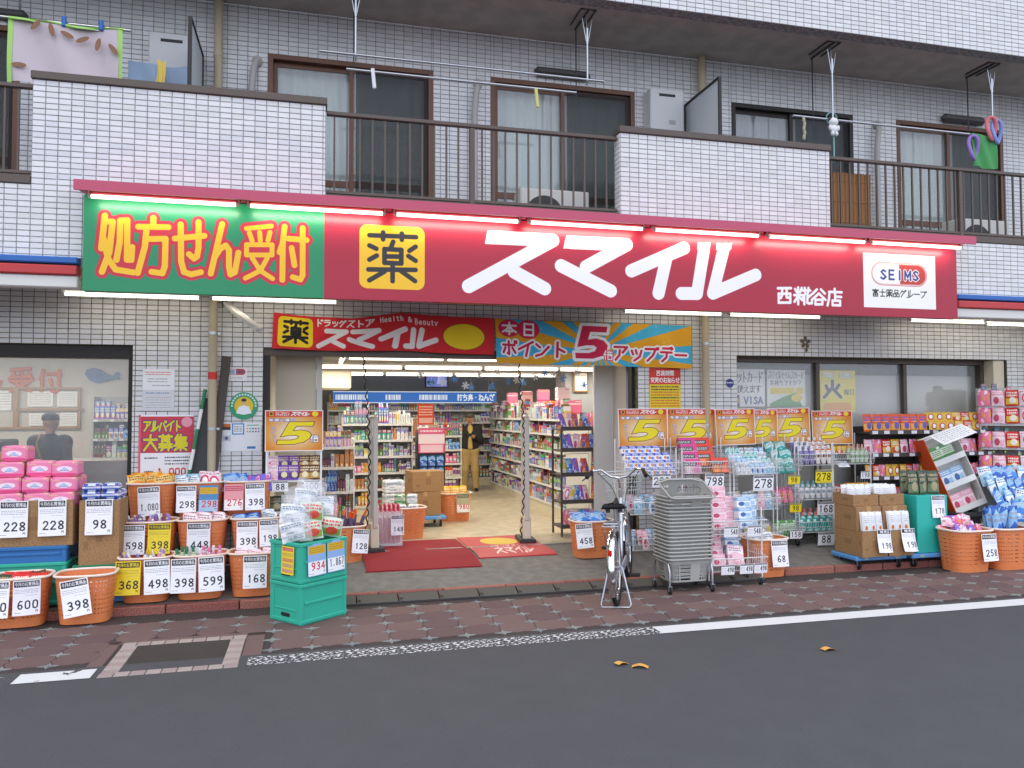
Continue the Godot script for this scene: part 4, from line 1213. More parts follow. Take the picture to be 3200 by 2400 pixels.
func balcony_window(b: Node3D, x0: float, x1: float, kind: int) -> void:
	var m := MB.new()
	var t := 0.05
	m.box(V((x0 + x1) / 2, 5.405, -0.06), V(x1 - x0, t, 0.14))
	m.box(V((x0 + x1) / 2, 3.525, -0.06), V(x1 - x0, t, 0.14))
	m.box(V(x0 + t / 2, 4.465, -0.06), V(t, 1.83, 0.14))
	m.box(V(x1 - t / 2, 4.465, -0.06), V(t, 1.83, 0.14))
	var fm: Material = mats.frame_brown if kind < 2 else mats.dark_frame
	var w := part(b, "window", m, fm)
	var mid := (x0 + x1) / 2
	for s in 2:
		var a := x0 + t if s == 0 else mid - 0.03
		var e := mid + 0.03 if s == 0 else x1 - t
		var z := -0.075 if s == 0 else -0.045
		m = MB.new()
		for x in [a + 0.022, e - 0.022]: m.box(V(x, 4.465, z), V(0.044, 1.82, 0.03))
		for y in [5.355, 4.13, 3.575]: m.box(V((a + e) / 2, y, z), V(e - a - 0.088, 0.05 if y != 4.13 else 0.07, 0.028))
		part(w, "sash", m, fm)
		m = MB.new()
		m.box(V((a + e) / 2, 4.465, z), V(e - a - 0.09, 1.74, 0.005))
		part(w, "pane", m, mats.glass)
	m = MB.new()
	m.box(V((mid + x1) / 2, 4.465, -0.012), V((x1 - x0) / 2 - 0.07, 1.8, 0.003))
	part(w, "insect_screen", m, mats.screen_mesh)
	if kind == 1: return
	m = MB.new()
	var ph := x0 * 3.0
	m.grid(func(u, v): return V(lerpf(x0 + 0.04, x1 - 0.04, u), lerpf(3.55, 5.36, v), -0.2 + 0.025 * sin(u * 70 + ph + sin(v * 3.0 + u * 9)) * (1.2 - 0.5 * v)), 110, 6)
	part(w, "curtain", m, mats.curtain if kind == 0 else mats.curtain_grey)

# ---------------------------------------------------------------- lamps
func tube_lamp(called: String, label: String, group: String, at: Vector3, length: float, turn: float, face: Vector3, energy: float, body: Material, back: Vector3, rad := 0.0175) -> Node3D:
	# a fluorescent tube on its batten; face: where it shines, back: offset of the batten
	var o := thing(called, label, "fluorescent lamp", at, turn, group)
	var m := MB.new()
	m.cyl(V(-length / 2 + 0.02, 0, 0), V(length / 2 - 0.02, 0, 0), rad, -1, 12)
	part(o, "tube", m, mats.tube_glow)
	for s in [-1.0, 1.0]:
		m = MB.new()
		m.cyl(V(s * (length / 2 - 0.02), 0, 0), V(s * length / 2, 0, 0), 0.016, -1, 10)
		m.box(V(s * (length / 2 + 0.004), back.y / 2, back.z / 2), V(0.014, maxf(absf(back.y), 0.03), maxf(absf(back.z), 0.03)))
		part(o, "socket", m, mats.white_plastic)
	m = MB.new()
	m.bb(back, V(length + 0.04, 0.04, 0.05), 0.008)
	part(o, "batten", m, body)
	var l := AreaLight3D.new()
	l.name = "glow"
	l.area_size = Vector2(length - 0.04, 0.03)
	l.light_energy = energy
	l.light_color = Color(1.0, 0.965, 0.89)
	l.shadow_enabled = true
	l.area_range = 12.0
	o.add_child(l)
	face = face.normalized()
	l.position = face * 0.03
	l.basis = Basis.looking_at(face, Vector3.RIGHT.cross(face))
	return o

func poster(called: String, label: String, x0: float, y0: float, x1: float, y1: float, z: float, key: String, cat := "poster", mat: Material = null, tilt := 0.0) -> MeshInstance3D:
	var m := MB.new()
	var r := sheet_rect(key) if sheet.has(key) else Rect2(0, 0, 1, 1)
	m.box(Vector3.ZERO, V(x1 - x0, y1 - y0, 0.003), r, Rect2(r.position, Vector2(0.004, 0.004)))
	return solo(called, m, mat if mat else mats.posters, label, cat, V((x0 + x1) / 2, (y0 + y1) / 2, z), V(0, 0, tilt))

# ---------------------------------------------------------------- the shop's rooms
func shop_room() -> void:
	var m := flat(-0.6, 9.2, -8.3, -0.362, FLOOR + 0.003)
	structure("shop_floor", m, mats.vinyl)
	m = MB.new()
	m.box(V(4.3, 2.66, -4.2), V(9.8, 0.1, 8.0))
	structure("shop_ceiling", m, mats.ceiling)
	m = MB.new()
	m.box(V(4.3, 1.36, -8.35), V(9.9, 2.6, 0.1))
	structure("shop_back_wall", m, mats.wall_grey)
	m = MB.new()
	m.box(V(-0.66, 1.36, -4.25), V(0.1, 2.6, 8.1))
	structure("shop_side_wall", m, mats.wall_in)
	m = MB.new()
	m.box(V(9.25, 1.36, -4.25), V(0.1, 2.6, 8.1))
	structure("shop_side_wall", m, mats.wall_in)
	m = MB.new()
	m.box(V(4.2, 1.35, -3.9), V(0.5, 2.5, 0.5))
	structure("shop_pillar", m, mats.wall_grey)
	# entrance frame
	var d := thing("shop_entrance", "wide open shop entrance with a dark metal frame", "entrance", V(0, 0, 0))
	m = MB.new()
	m.box(V(1.57, 2.335, -0.1), V(4.11, 0.078, 0.16))
	part(d, "header", m, mats.brown)
	m = MB.new()
	m.box(V(-0.455, 1.237, -0.1), V(0.062, 2.116, 0.16))
	part(d, "jamb", m, mats.dark_frame)
	m = MB.new()
	m.box(V(3.605, 1.237, -0.14), V(0.038, 2.116, 0.1))
	part(d, "jamb", m, mats.dark_frame)
	m = MB.new()
	m.box(V(3.59, 1.24, -0.42), V(0.05, 2.12, 0.42))
	part(d, "side_panel", m, mats.wall_in)
	m = MB.new()
	m.box(V(3.45, 1.24, -0.66), V(0.24, 2.12, 0.05))
	part(d, "door_leaf", m, mats.shelf_white)
	m = MB.new()
	m.box(V(-0.17, 1.5, -0.45), V(0.42, 1.9, 0.04))
	part(d, "side_panel", m, mats.cream)
	m = MB.new()
	m.box(V(0.075, 1.3, -0.45), V(0.06, 2.2, 0.08))
	part(d, "door_post", m, mats.shelf_white)
	m = MB.new()
	m.box(V(1.57, FLOOR + 0.006, -0.36), V(4.0, 0.012, 0.05))
	part(d, "sill", m, mats.steel)
	# three-bay display window on the right, closed behind with white boards
	var w := thing("display_window", "three bay shop window backed with white boards right of the entrance", "window", V(0, 0, 0))
	var xs := [4.93, 6.13, 7.42, 8.60]
	m = MB.new()
	m.box(V(6.87, 2.345, -0.22), V(3.9, 0.06, 0.1))
	m.box(V(6.87, 0.25, -0.22), V(3.9, 0.1, 0.1))
	for x in [4.915, 8.625]: m.box(V(x, 1.31, -0.22), V(0.05, 2.0, 0.1))
	part(w, "frame", m, mats.brown)
	for x in [6.13, 7.42]:
		m = MB.new()
		m.box(V(x, 1.31, -0.22), V(0.05, 2.0, 0.08))
		part(w, "mullion", m, mats.brown)
	for k in 3:
		m = MB.new()
		m.box(V((xs[k] + xs[k + 1]) / 2, 1.31, -0.235), V(xs[k + 1] - xs[k] - 0.06, 2.0, 0.006))
		part(w, "pane", m, mats.glass)
		m = MB.new()
		m.box(V((xs[k] + xs[k + 1]) / 2, 1.22, -0.34), V(xs[k + 1] - xs[k] - 0.02, 1.96, 0.02))
		part(w, "backing_board", m, mats.wall_in)
		m = MB.new()
		m.box(V((xs[k] + xs[k + 1]) / 2, 2.24, -0.31), V(xs[k + 1] - xs[k] - 0.05, 0.13, 0.03))
		part(w, "blind_box", m, mats.dark_grey)
	m = MB.new()
	m.box(V(8.74, 1.28, -0.13), V(0.17, 2.18, 0.22))
	part(w, "side_panel", m, mats.cream)
	m = MB.new()
	m.box(V(8.835, 1.28, -0.03), V(0.022, 2.18, 0.05))
	part(w, "shutter_rail", m, mats.dark_frame)
	m = MB.new()
	m.box(V(6.87, 1.3, -0.42), V(4.0, 2.4, 0.04))
	structure("shop_front_wall", m, mats.wall_in)

func shop_sign() -> void:
	var s := thing("shop_sign", "long red and green shop signboard with white and yellow lettering", "sign", V(0, 0, 0))
	var m := MB.new()
	m.bb(V(-0.888, 3.14, 1.1), V(1.966, 0.81, 0.1), 0.004)
	part(s, "box", m, mt("sign_box_green", "1d8a5c", 0.4))
	m = MB.new()
	m.bb(V(3.536, 3.14, 1.1), V(6.878, 0.81, 0.1), 0.004)
	part(s, "box", m, mats.fascia)
	m = MB.new()
	m.q(V(-1.872, 2.735, 1.1515), V(-1.872, 3.545, 1.1515), V(0.096, 3.545, 1.1515), V(0.096, 2.735, 1.1515))
	part(s, "panel", m, mats.sign_green).set_meta("label", "green panel with yellow lettering outlined in red")
	m = MB.new()
	m.q(V(0.096, 2.735, 1.1515), V(0.096, 3.545, 1.1515), V(6.975, 3.545, 1.1515), V(6.975, 2.735, 1.1515))
	part(s, "panel", m, mats.sign_red).set_meta("label", "red panel with white lettering and a yellow square")
	# hood with sloping top and mitred end
	m = MB.new()
	var pf := PackedVector2Array([Vector2(1.05, 3.57), Vector2(1.40, 3.535), Vector2(1.40, 3.515), Vector2(1.425, 3.515), Vector2(1.425, 3.60), Vector2(1.05, 3.70)])
	m.xf = Transform3D(Basis(V(0, 0, 1), V(0, 1, 0), V(-1, 0, 0)), V(6.98, 0, 0))
	m.prism(pf, 0.0, 8.86)
	part(s, "hood", m, mt("hood_red", "c4506c", 0.45))
	var k := 0
	for x in [[-1.798, -0.627], [-0.546, 0.622], [0.706, 1.886], [1.978, 3.134], [3.25, 4.41], [4.52, 5.665], [5.755, 6.893]]:
		tube_lamp("sign_tube", ["first", "second", "third", "fourth", "fifth", "sixth", "seventh"][k] + " lit tube from the green end under the sign's hood", "tubes along the top of the sign", V((x[0] + x[1]) / 2, 3.497, 1.30), 1.17, 0, V(0, -0.45, -0.9), 0.3, mats.fascia, V(0, 0.045, -0.03))
		k += 1
	k = 0
	for x in [[-2.251, -1.038], [-0.96, 0.247], [3.318, 4.508], [4.601, 5.794], [7.05, 8.24], [8.1, 9.3]]:
		tube_lamp("soffit_tube", ["lit tube under the green part of the sign, nearest the street corner", "lit tube under the green part of the sign, beside the drainpipe", "lit tube under the red sign above the yellow drainpipe", "lit tube under the red sign above the shop window", "lit tube beyond the end of the red sign", "lit tube at the edge of the picture under the awning box"][k], "tubes under the balcony", V((x[0] + x[1]) / 2, 2.815 if k != 5 else 2.79, 0.35 if k != 5 else 0.42), 1.2, 0, V(0, -1, -0.35), 0.12, mats.white_plastic, V(0, 0.045, 0))
		k += 1
	# awning boxes on both sides of the sign, under the parapet
	for e in [["striped awning box left of the green sign", -6.0, -1.93], ["striped awning box right of the red sign", 7.06, 12.0]]:
		var a := thing("awning_box", e[0], "awning", V((e[1] + e[2]) / 2, 0, 0), 0, "awning boxes under the balcony")
		var l: float = e[2] - e[1]
		for q in [["stripe", 2.97, 3.03, "blue", 1.075], ["stripe", 2.872, 2.955, "red", 1.085], ["valance", 2.765, 2.872, "shelf_white", 1.06], ["rail", 2.956, 2.969, "dark_grey", 1.05]]:
			m = MB.new()
			m.bb(V(0, (q[1] + q[2]) / 2, q[4] - 0.06), V(l, q[2] - q[1] - 0.002, 0.12), 0.01)
			part(a, q[0], m, mats[q[3]])

func wall_fittings() -> void:
	# banners over the entrance: cloth hung from strings
	var top := [[-0.386, 2.728], [0.0, 2.70], [0.396, 2.691], [0.91, 2.762], [1.4, 2.738], [1.925, 2.736]]
	var bot := [[-0.402, 2.363], [0.0, 2.352], [0.396, 2.35], [0.962, 2.362], [1.4, 2.34], [1.924, 2.334]]
	var ed := func(a: Array, u: float) -> Vector2:
		var f := u * (a.size() - 1)
		var i := mini(int(f), a.size() - 2)
		var s := smoothstep(0.0, 1.0, f - i)
		return Vector2(lerpf(a[i][0], a[i + 1][0], f - i), lerpf(a[i][1], a[i + 1][1], s * 0.6 + (f - i) * 0.4))
	var m := MB.new()
	m.grid(func(u, v):
		var p: Vector2 = ed.call(bot, u).lerp(ed.call(top, u), v)
		return V(p.x, p.y, 0.05 + 0.018 * sin(u * 17 + v * 2) * (1 - v * 0.6) + 0.01 * sin(u * 41 - v * 5)), 60, 10)
	solo("cloth_banner", m, mats.banner_red, "red cloth banner with white lettering over the entrance", "banner", Vector3.ZERO, Vector3.ZERO, "cloth banners")
	var top2 := [[1.935, 2.733], [2.5, 2.718], [3.1, 2.72], [3.7, 2.712], [4.286, 2.707]]
	var bot2 := [[1.941, 2.245], [2.5, 2.235], [3.1, 2.232], [3.7, 2.22], [4.28, 2.207]]
	m = MB.new()
	m.grid(func(u, v):
		var p: Vector2 = ed.call(bot2, u).lerp(ed.call(top2, u), v)
		return V(p.x, p.y, 0.055 + 0.016 * sin(u * 14 + v * 3 + 1) * (1 - v * 0.6) + 0.008 * sin(u * 37 + v * 4)), 60, 10)
	solo("cloth_banner", m, mats.banner_blue, "blue and yellow striped cloth banner with a large pink number", "banner", Vector3.ZERO, Vector3.ZERO, "cloth banners")
	# drainpipes
	for e in [[-0.962, 0.085, "drainpipe with a red sticker left of the entrance"], [4.443, 0.085, "drainpipe between the entrance and the shop window"]]:
		var p := thing("drainpipe", e[2], "drainpipe", V(e[0], 0, e[1]), 0, "cream drainpipes on the shop wall")
		m = MB.new()
		m.cyl(V(0, 0.16, 0), V(0, 2.94, 0), 0.042, -1, 14)
		m.cyl(V(0, 2.2, 0), V(0, 2.28, 0), 0.047, -1, 14)
		part(p, "pipe", m, mats.pipe)
		for y in [2.5, 1.55, 0.6]:
			m = MB.new()
			m.cyl(V(0, y - 0.015, 0), V(0, y + 0.015, 0), 0.047, -1, 14)
			m.box(V(0, y, -0.06), V(0.02, 0.02, 0.06))
			m.box(V(0.055, y, 0.0), V(0.03, 0.025, 0.012))
			part(p, "clamp", m, mats.steel)
		if e[0] < 0:
			m = MB.new()
			m.cyl(V(0, 2.04, 0), V(0, 2.115, 0), 0.0435, -1, 14, false)
			part(p, "sticker", m, mt("sticker_red", "d03028", 0.5))
	poster("wall_notice", "white paper notice with grey lines taped above the recruitment poster", -1.616, 1.73, -1.323, 2.143, 0.012, "notice", "notice")
	poster("recruitment_poster", "red and white recruitment poster with big yellow letters on the tiled wall", -1.645, 0.98, -1.142, 1.69, 0.014, "recruit")
	poster("capsule_sign", "small white sign with a red and blue capsule logo by the entrance", -0.85, 2.03, -0.641, 2.166, 0.012, "capsule", "sign")
	poster("payment_stickers", "sheet of small payment stickers below the round green sign", -0.878, 1.32, -0.50, 1.606, 0.012, "pay", "sticker")
	poster("hours_poster", "red and yellow opening hours notice right of the entrance", 3.765, 1.75, 4.156, 2.215, 0.012, "hours", "notice")
	m = MB.new()
	m.xf = Transform3D(Basis(Vector3.RIGHT, PI / 2), Vector3.ZERO)
	var r := sheet_rect("badge")
	m.cyl(V(0, -0.004, 0), V(0, 0.004, 0), 0.137, -1, 40, false, Rect2(r.position + r.size * Vector2(0.45, 0.02), r.size * Vector2(0.1, 0.01)))
	m.xf = Transform3D.IDENTITY
	var c := m.pt(V(0, 0, 0.004), V(0, 0, 1), r.get_center())
	for i in 41:
		var o := Vector2.from_angle(-TAU * i / 40)
		m.pt(V(o.x * 0.137, o.y * 0.137, 0.004), V(0, 0, 1), r.get_center() + Vector2(o.x, -o.y) * r.size * 0.493)
	for i in 40: m.ix.append_array([c, c + 1 + i, c + 2 + i])
	solo("round_sign", m, mats.posters, "round green sign with a figure in white on the tiled wall", "sign", V(-0.669, 1.779, 0.014))
	m = MB.new()
	r = sheet_rect("round_blue")
	c = m.pt(V(0, 0, 0.003), V(0, 0, 1), r.get_center())
	for i in 25:
		var o := Vector2.from_angle(-TAU * i / 24)
		m.pt(V(o.x * 0.052, o.y * 0.052, 0.003), V(0, 0, 1), r.get_center() + Vector2(o.x, -o.y) * r.size * 0.45)
	for i in 24: m.ix.append_array([c, c + 1 + i, c + 2 + i])
	solo("round_sticker", m, mats.posters, "small round dark blue sticker beside the shop window", "sticker", V(4.795, 2.045, 0.008))
	# posters inside the display window
	poster("card_poster", "white poster about credit cards in the shop window", 4.955, 1.77, 5.42, 2.23, -0.245, "visa")
	poster("member_poster", "white poster with a green and yellow drawing in the shop window", 5.45, 1.77, 5.99, 2.225, -0.245, "member")
	poster("weekday_poster", "yellow poster with one big black character in the shop window", 6.17, 1.70, 6.72, 2.225, -0.245, "day")
	# lamp angled out from the drainpipe
	var lp := thing("bracket_lamp", "unlit tube lamp sticking out on a bracket by the drainpipe", "lamp", V(-0.86, 2.80, 0.06))
	m = MB.new()
	m.xf = Transform3D(Basis.looking_at(V(0.42, -0.36, 0.5), Vector3.UP), V(0.0, 0, 0))
	m.bb(V(0, 0.02, -0.33), V(0.075, 0.035, 0.64), 0.008)
	part(lp, "housing", m, mats.shelf_white)
	m = MB.new()
	m.xf = Transform3D(Basis.looking_at(V(0.42, -0.36, 0.5), Vector3.UP), V(0.0, 0, 0))
	m.cyl(V(0, -0.012, -0.03), V(0, -0.012, -0.62), 0.015, -1, 10)
	part(lp, "tube", m, mats.white_plastic)
	m = MB.new()
	m.box(V(0, 0.02, 0), V(0.04, 0.06, 0.1))
	part(lp, "bracket", m, mats.dark_grey)
	# boards and a striped pole leaning behind the drainpipe
	var bd := MB.new()
	bd.bb(V(0, 0.85, 0), V(0.15, 1.7, 0.03), 0.004)
	solo("leaning_board", bd, mats.dark_grey, "grey board leaning on the wall left of the drainpipe", "board", V(-1.205, 0.17, 0.16), V(-0.075, 0, -0.135), "boards leaning on the tiled wall")
	bd = MB.new()
	bd.bb(V(0, 1.07, 0), V(0.085, 2.14, 0.03), 0.004)
	solo("leaning_board", bd, mt("board_brown", "4f4742", 0.7), "tall dark board leaning on the wall right of the drainpipe", "board", V(-1.04, 0.15, 0.14), V(-0.055, 0, -0.095), "boards leaning on the tiled wall")
	var pole := thing("striped_pole", "thin pole striped green and white leaning beside the grey board", "pole", V(-1.315, 0.17, 0.22), 0)
	pole.rotation = V(-0.08, 0, -0.16)
	for i in 9:
		m = MB.new()
		m.cyl(V(0, i * 0.2, 0), V(0, i * 0.2 + 0.2, 0), 0.017, -1, 10)
		part(pole, "band", m, mats.green_crate_dark if i % 2 == 0 else mats.white_plastic)
	# patch of worn glaze left by an old fixing
	m = MB.new()
	for i in 5:
		var a := TAU * i / 5 + 0.3
		m.xf = Transform3D(Basis(V(0, 0, 1), a), V(5.825, 2.55, 0.0075))
		m.prism(oval(Vector2(0.045, 0), Vector2(0.034, 0.024), 12), 0.0, 0.001)
	m.xf = Transform3D(Basis.IDENTITY, V(5.84, 2.46, 0.0075))
	m.prism(oval(Vector2(0.0, 0), Vector2(0.02, 0.03), 10), 0.0, 0.001)
	solo("glue_residue", m, mt("residue", "6e665a", 0.95), "grey flower shaped patch of old glue on the tiles above the shop window", "stain")

# ---------------------------------------------------------------- goods and the things that hold them
var gm := {}

func box_pack(w: float, h: float, d: float, i: int) -> ArrayMesh:
	var k := "b%.3f %.3f %.3f %d" % [w, h, d, i]
	if not gm.has(k):
		var m := MB.new()
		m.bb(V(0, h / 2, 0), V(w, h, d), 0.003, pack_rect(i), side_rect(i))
		gm[k] = m.mesh()
	return gm[k]

func soft_pack(w: float, h: float, d: float, i: int) -> ArrayMesh:
	# block of paper goods in film: rounded, printed in front
	var k := "s%.3f %.3f %.3f %d" % [w, h, d, i]
	if not gm.has(k):
		var m := MB.new()
		m.bb(V(0, h / 2, 0), V(w, h, d), 0.014, pack_rect(i), side_rect(i))
		m.box(V(0, h + 0.002, 0), V(w * 0.5, 0.006, 0.01), side_rect(i), side_rect(i))
		gm[k] = m.mesh()
	return gm[k]

func bag_pack(w: float, h: float, d: float, i: int, sd: int) -> ArrayMesh:
	var k := "g%.3f %.3f %.3f %d %d" % [w, h, d, i, sd % 3]
	if not gm.has(k):
		var m := MB.new()
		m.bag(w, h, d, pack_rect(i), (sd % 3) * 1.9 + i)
		gm[k] = m.mesh()
	return gm[k]

func bottle(parent_label: String, group: String, at: Vector3, h: float, r: float, i: int, cap: Material, turn := 0.0, lean := Vector3.ZERO, flat_ := 0.7) -> void:
	var k := "t%.3f %.3f %d" % [h, r, i]
	if not gm.has(k):
		var m := MB.new()
		m.lathe([Vector2(0, 0), Vector2(r * 0.93, 0), Vector2(r, 0.01), Vector2(r, h * 0.62), Vector2(r * 0.8, h * 0.74), Vector2(r * 0.36, h * 0.8), Vector2(r * 0.36, h * 0.86)], 14, Vector3.ZERO, Rect2(pack_rect(i).position, pack_rect(i).size * Vector2(1, 1)), 1.0, flat_)
		gm[k] = m.mesh()
		m = MB.new()
		m.lathe([Vector2(r * 0.45, h * 0.82), Vector2(r * 0.45, h * 0.97), Vector2(r * 0.36, h), Vector2(0, h)], 10)
		gm[k + "c"] = m.mesh()
	var o := thing("bottle", parent_label, "bottle", at, turn, group)
	o.rotation = Vector3(lean.x, turn, lean.z)
	part(o, "body", gm[k], mats.packs)
	part(o, "cap", gm[k + "c"], cap)

func goods(called: String, mesh: ArrayMesh, label: String, cat: String, group: String, at: Vector3, rot := Vector3.ZERO, mat: Material = null) -> MeshInstance3D:
	return solo(called, mesh, mat if mat else mats.packs, label, cat, at, rot, group)

func price_card(label: String, at: Vector3, i: int, w := 0.21, turn := 0.0, tilt := 0.0, lean := 0.08, bend := 0.01) -> void:
	# portrait card hanging from its top edge
	var h := w * 1.41
	var m := MB.new()
	m.grid(func(u, v): return V((u - 0.5) * w, (v - 1.0) * h, bend * sin(u * PI) + bend * 1.5 * pow(1 - v, 2.0)), 6, 5, card_rect(i))
	var o := solo("price_card", m, mats.cards, label, "price card", at, V(0, 0, 0), "price cards on the display")
	o.rotation = V(lean, turn, tilt)

func small_card(label: String, at: Vector3, i: int, w := 0.16, turn := 0.0, lean := 0.1) -> void:
	var h := w * 0.69
	var m := MB.new()
	m.box(V(0, -h / 2, 0), V(w, h, 0.002), small_rect(i), Rect2(small_rect(i).position, Vector2(0.003, 0.003)))
	var o := solo("price_tag", m, mats.small_cards, label, "price tag", at, Vector3.ZERO, "price tags on racks and shelves")
	o.rotation = V(lean, turn, 0)

func ring(a: float, b: float, p: float, t: float) -> Vector2:
	var c := cos(t)
	var s := sin(t)
	return Vector2(signf(c) * pow(absf(c), 2.0 / p) * a, signf(s) * pow(absf(s), 2.0 / p) * b)

func basket(label: String, at: Vector3, turn := 0.0, scale := 1.0, mat := "basket_orange") -> Node3D:
	var o := thing("laundry_basket" if mat == "basket_orange" else "basket", label, "basket", at, turn, "orange slotted baskets")
	if not gm.has("basket"):
		var m := MB.new()
		var H := 0.385
		var f := func(t: float, y: float) -> Vector3:
			var s := lerpf(0.83, 1.0, y / H)
			var r := ring(0.222 * s, 0.172 * s, 3.4, t)
			return V(r.x, y, -r.y)
		var ys := [0.0, 0.012, 0.075]
		var rows := 8
		for i in rows: ys.append_array([0.075 + i * 0.037 + 0.0075, 0.075 + i * 0.037 + 0.037])
		ys[-1] = H
		var n := 40
		for j in ys.size() - 1:
			var slot: bool = j >= 2 and j % 2 == 0 and j < 2 + rows * 2
			for i in n:
				var t0 := TAU * i / n
				var t1 := TAU * (i + (0.62 if slot else 1.0)) / n
				m.q(f.call(t0, ys[j]), f.call(t0, ys[j + 1]), f.call(t1, ys[j + 1]), f.call(t1, ys[j]))
		for i in n:
			m.tri(V(0, 0.004, 0), f.call(TAU * (i + 1) / n, 0.004), f.call(TAU * i / n, 0.004))
		gm["basket"] = m.mesh()
		m = MB.new()
		var pts := []
		for i in n:
			var r := ring(0.228, 0.178, 3.4, TAU * i / n)
			pts.append(V(r.x, H + 0.004, -r.y))
		m.tube(pts, 0.011, 8, true)
		gm["basket_rim"] = m.mesh()
	part(o, "body", gm["basket"], mats[mat]).scale = Vector3.ONE * scale
	part(o, "rim", gm["basket_rim"], mats.basket_rim).scale = Vector3.ONE * scale
	return o

func heap(called: String, meshes: Array, label: String, cat: String, group: String, c: Vector3, w: float, d: float, nx: int, nz: int, lean := 0.25, turn := 0.6) -> void:
	# goods packed upright in rows inside a container of w x d centred on c
	for j in nz:
		for i in nx:
			var p := c + V((i + 0.5) / nx * w - w / 2 + rng.randf_range(-0.008, 0.008), rng.randf_range(-0.012, 0.012), (j + 0.5) / nz * d - d / 2)
			goods(called, meshes[rng.randi() % meshes.size()], label, cat, group, p, V(rng.randf_range(-lean, lean * 0.3) - 0.05, rng.randf_range(-turn, turn), rng.randf_range(-lean, lean) * 0.6))

func folding_crate(label: String, at: Vector3, turn: float, s: Vector3, mat: Material, group := "folding plastic crates") -> Node3D:
	var o := thing("folding_crate", label, "crate", at, turn, group)
	var m := MB.new()
	for e in [-1.0, 1.0]:
		m.box(V(0, s.y / 2, e * (s.z / 2 - 0.012)), V(s.x - 0.02, s.y - 0.02, 0.008))
		m.box(V(e * (s.x / 2 - 0.012), s.y / 2, 0), V(0.008, s.y - 0.02, s.z - 0.02))
		for f in [-1.0, 1.0]:
			m.bb(V(e * (s.x / 2 - 0.018), s.y / 2, f * (s.z / 2 - 0.012)), V(0.034, s.y, 0.024), 0.004)
			m.bb(V(e * (s.x / 2 - 0.012), s.y / 2, f * (s.z / 2 - 0.03)), V(0.0245, s.y - 0.002, 0.05), 0.004)
	m.box(V(0, 0.008, 0), V(s.x - 0.01, 0.014, s.z - 0.01))
	part(o, "body", m, mat)
	m = MB.new()
	for e in [-1.0, 1.0]:
		m.bb(V(0, s.y - 0.014, e * (s.z / 2 - 0.008)), V(s.x + 0.004, 0.03, 0.03), 0.005)
		m.bb(V(e * (s.x / 2 - 0.008), s.y - 0.0145, 0), V(0.03, 0.029, s.z - 0.03), 0.005)
		if s.y > 0.25:
			m.bb(V(0, 0.022, e * (s.z / 2 - 0.01)), V(s.x, 0.03, 0.026), 0.005)
			m.bb(V(e * (s.x / 2 - 0.01), 0.0215, 0), V(0.026, 0.03, s.z - 0.03), 0.005)
	part(o, "rim", m, mat)
	for e in [-1.0, 1.0]:
		m = MB.new()
		m.bb(V(0, s.y * 0.52, e * (s.z / 2 - 0.006)), V(s.x - 0.09, 0.022, 0.014), 0.004)
		part(o, "hinge_rib", m, mat)
		m = MB.new()
		m.bb(V(e * (s.x / 2 - 0.0065), s.y * 0.2, 0), V(0.014, 0.03, 0.11), 0.006)
		part(o, "handle_slot", m, mats.black)
		m = MB.new()
		for y in [0.25, 0.78]: m.bb(V(e * (s.x / 2 - 0.007), s.y * y + 0.03, 0), V(0.012, 0.012, s.z - 0.1), 0.003)
		part(o, "end_rib", m, mat)
	return o

func carton(label: String, at: Vector3, turn: float, s: Vector3, open := false, group := "brown cardboard boxes") -> Node3D:
	var o := thing("cardboard_box", label, "cardboard box", at, turn, group)
	var m := MB.new()
	if open:
		for e in [-1.0, 1.0]:
			m.box(V(0, s.y / 2, e * (s.z / 2 - 0.003)), V(s.x, s.y, 0.006))
			m.box(V(e * (s.x / 2 - 0.003), s.y / 2, 0), V(0.006, s.y, s.z - 0.012))
		m.box(V(0, 0.005, 0), V(s.x - 0.012, 0.01, s.z - 0.012))
	else:
		m.bb(V(0, s.y / 2, 0), s, 0.004)
	part(o, "body", m, mats.card_board)
	m = MB.new()
	m.box(V(0, s.y * 0.5, s.z / 2 + 0.0006), V(s.x * 0.16, s.y * 0.3, 0.001))
	m.box(V(-s.x * 0.33, s.y * 0.3, s.z / 2 + 0.0006), V(s.x * 0.12, s.y * 0.12, 0.001))
	m.box(V(-s.x / 2 - 0.0006, s.y * 0.55, s.z * 0.1), V(0.001, s.y * 0.2, s.z * 0.3))
	part(o, "print", m, mats.card_edge)
	if not open:
		m = MB.new()
		m.box(V(0, s.y + 0.0006, 0), V(0.05, 0.001, s.z))
		m.box(V(0, s.y - 0.03, s.z / 2 + 0.0007), V(0.05, 0.06, 0.001))
		part(o, "tape", m, mt("tape", "b9945f", 0.3))
	return o

func caster(o: Node3D, at: Vector3, r := 0.03, wheel: Material = null) -> void:
	var m := MB.new()
	m.cyl(at + V(-0.011, 0, 0), at + V(0.011, 0, 0), r, -1, 14)
	var w := part(o, "caster", m, wheel if wheel else mats.rubber)
	m = MB.new()
	m.box(at + V(0.015, r * 0.6, 0.008), V(0.003, r * 1.5, 0.02))
	m.box(at + V(-0.015, r * 0.6, 0.008), V(0.003, r * 1.5, 0.02))
	m.box(at + V(0, r * 1.4, 0.008), V(0.034, 0.006, 0.03))
	part(w, "fork", m, mats.steel)

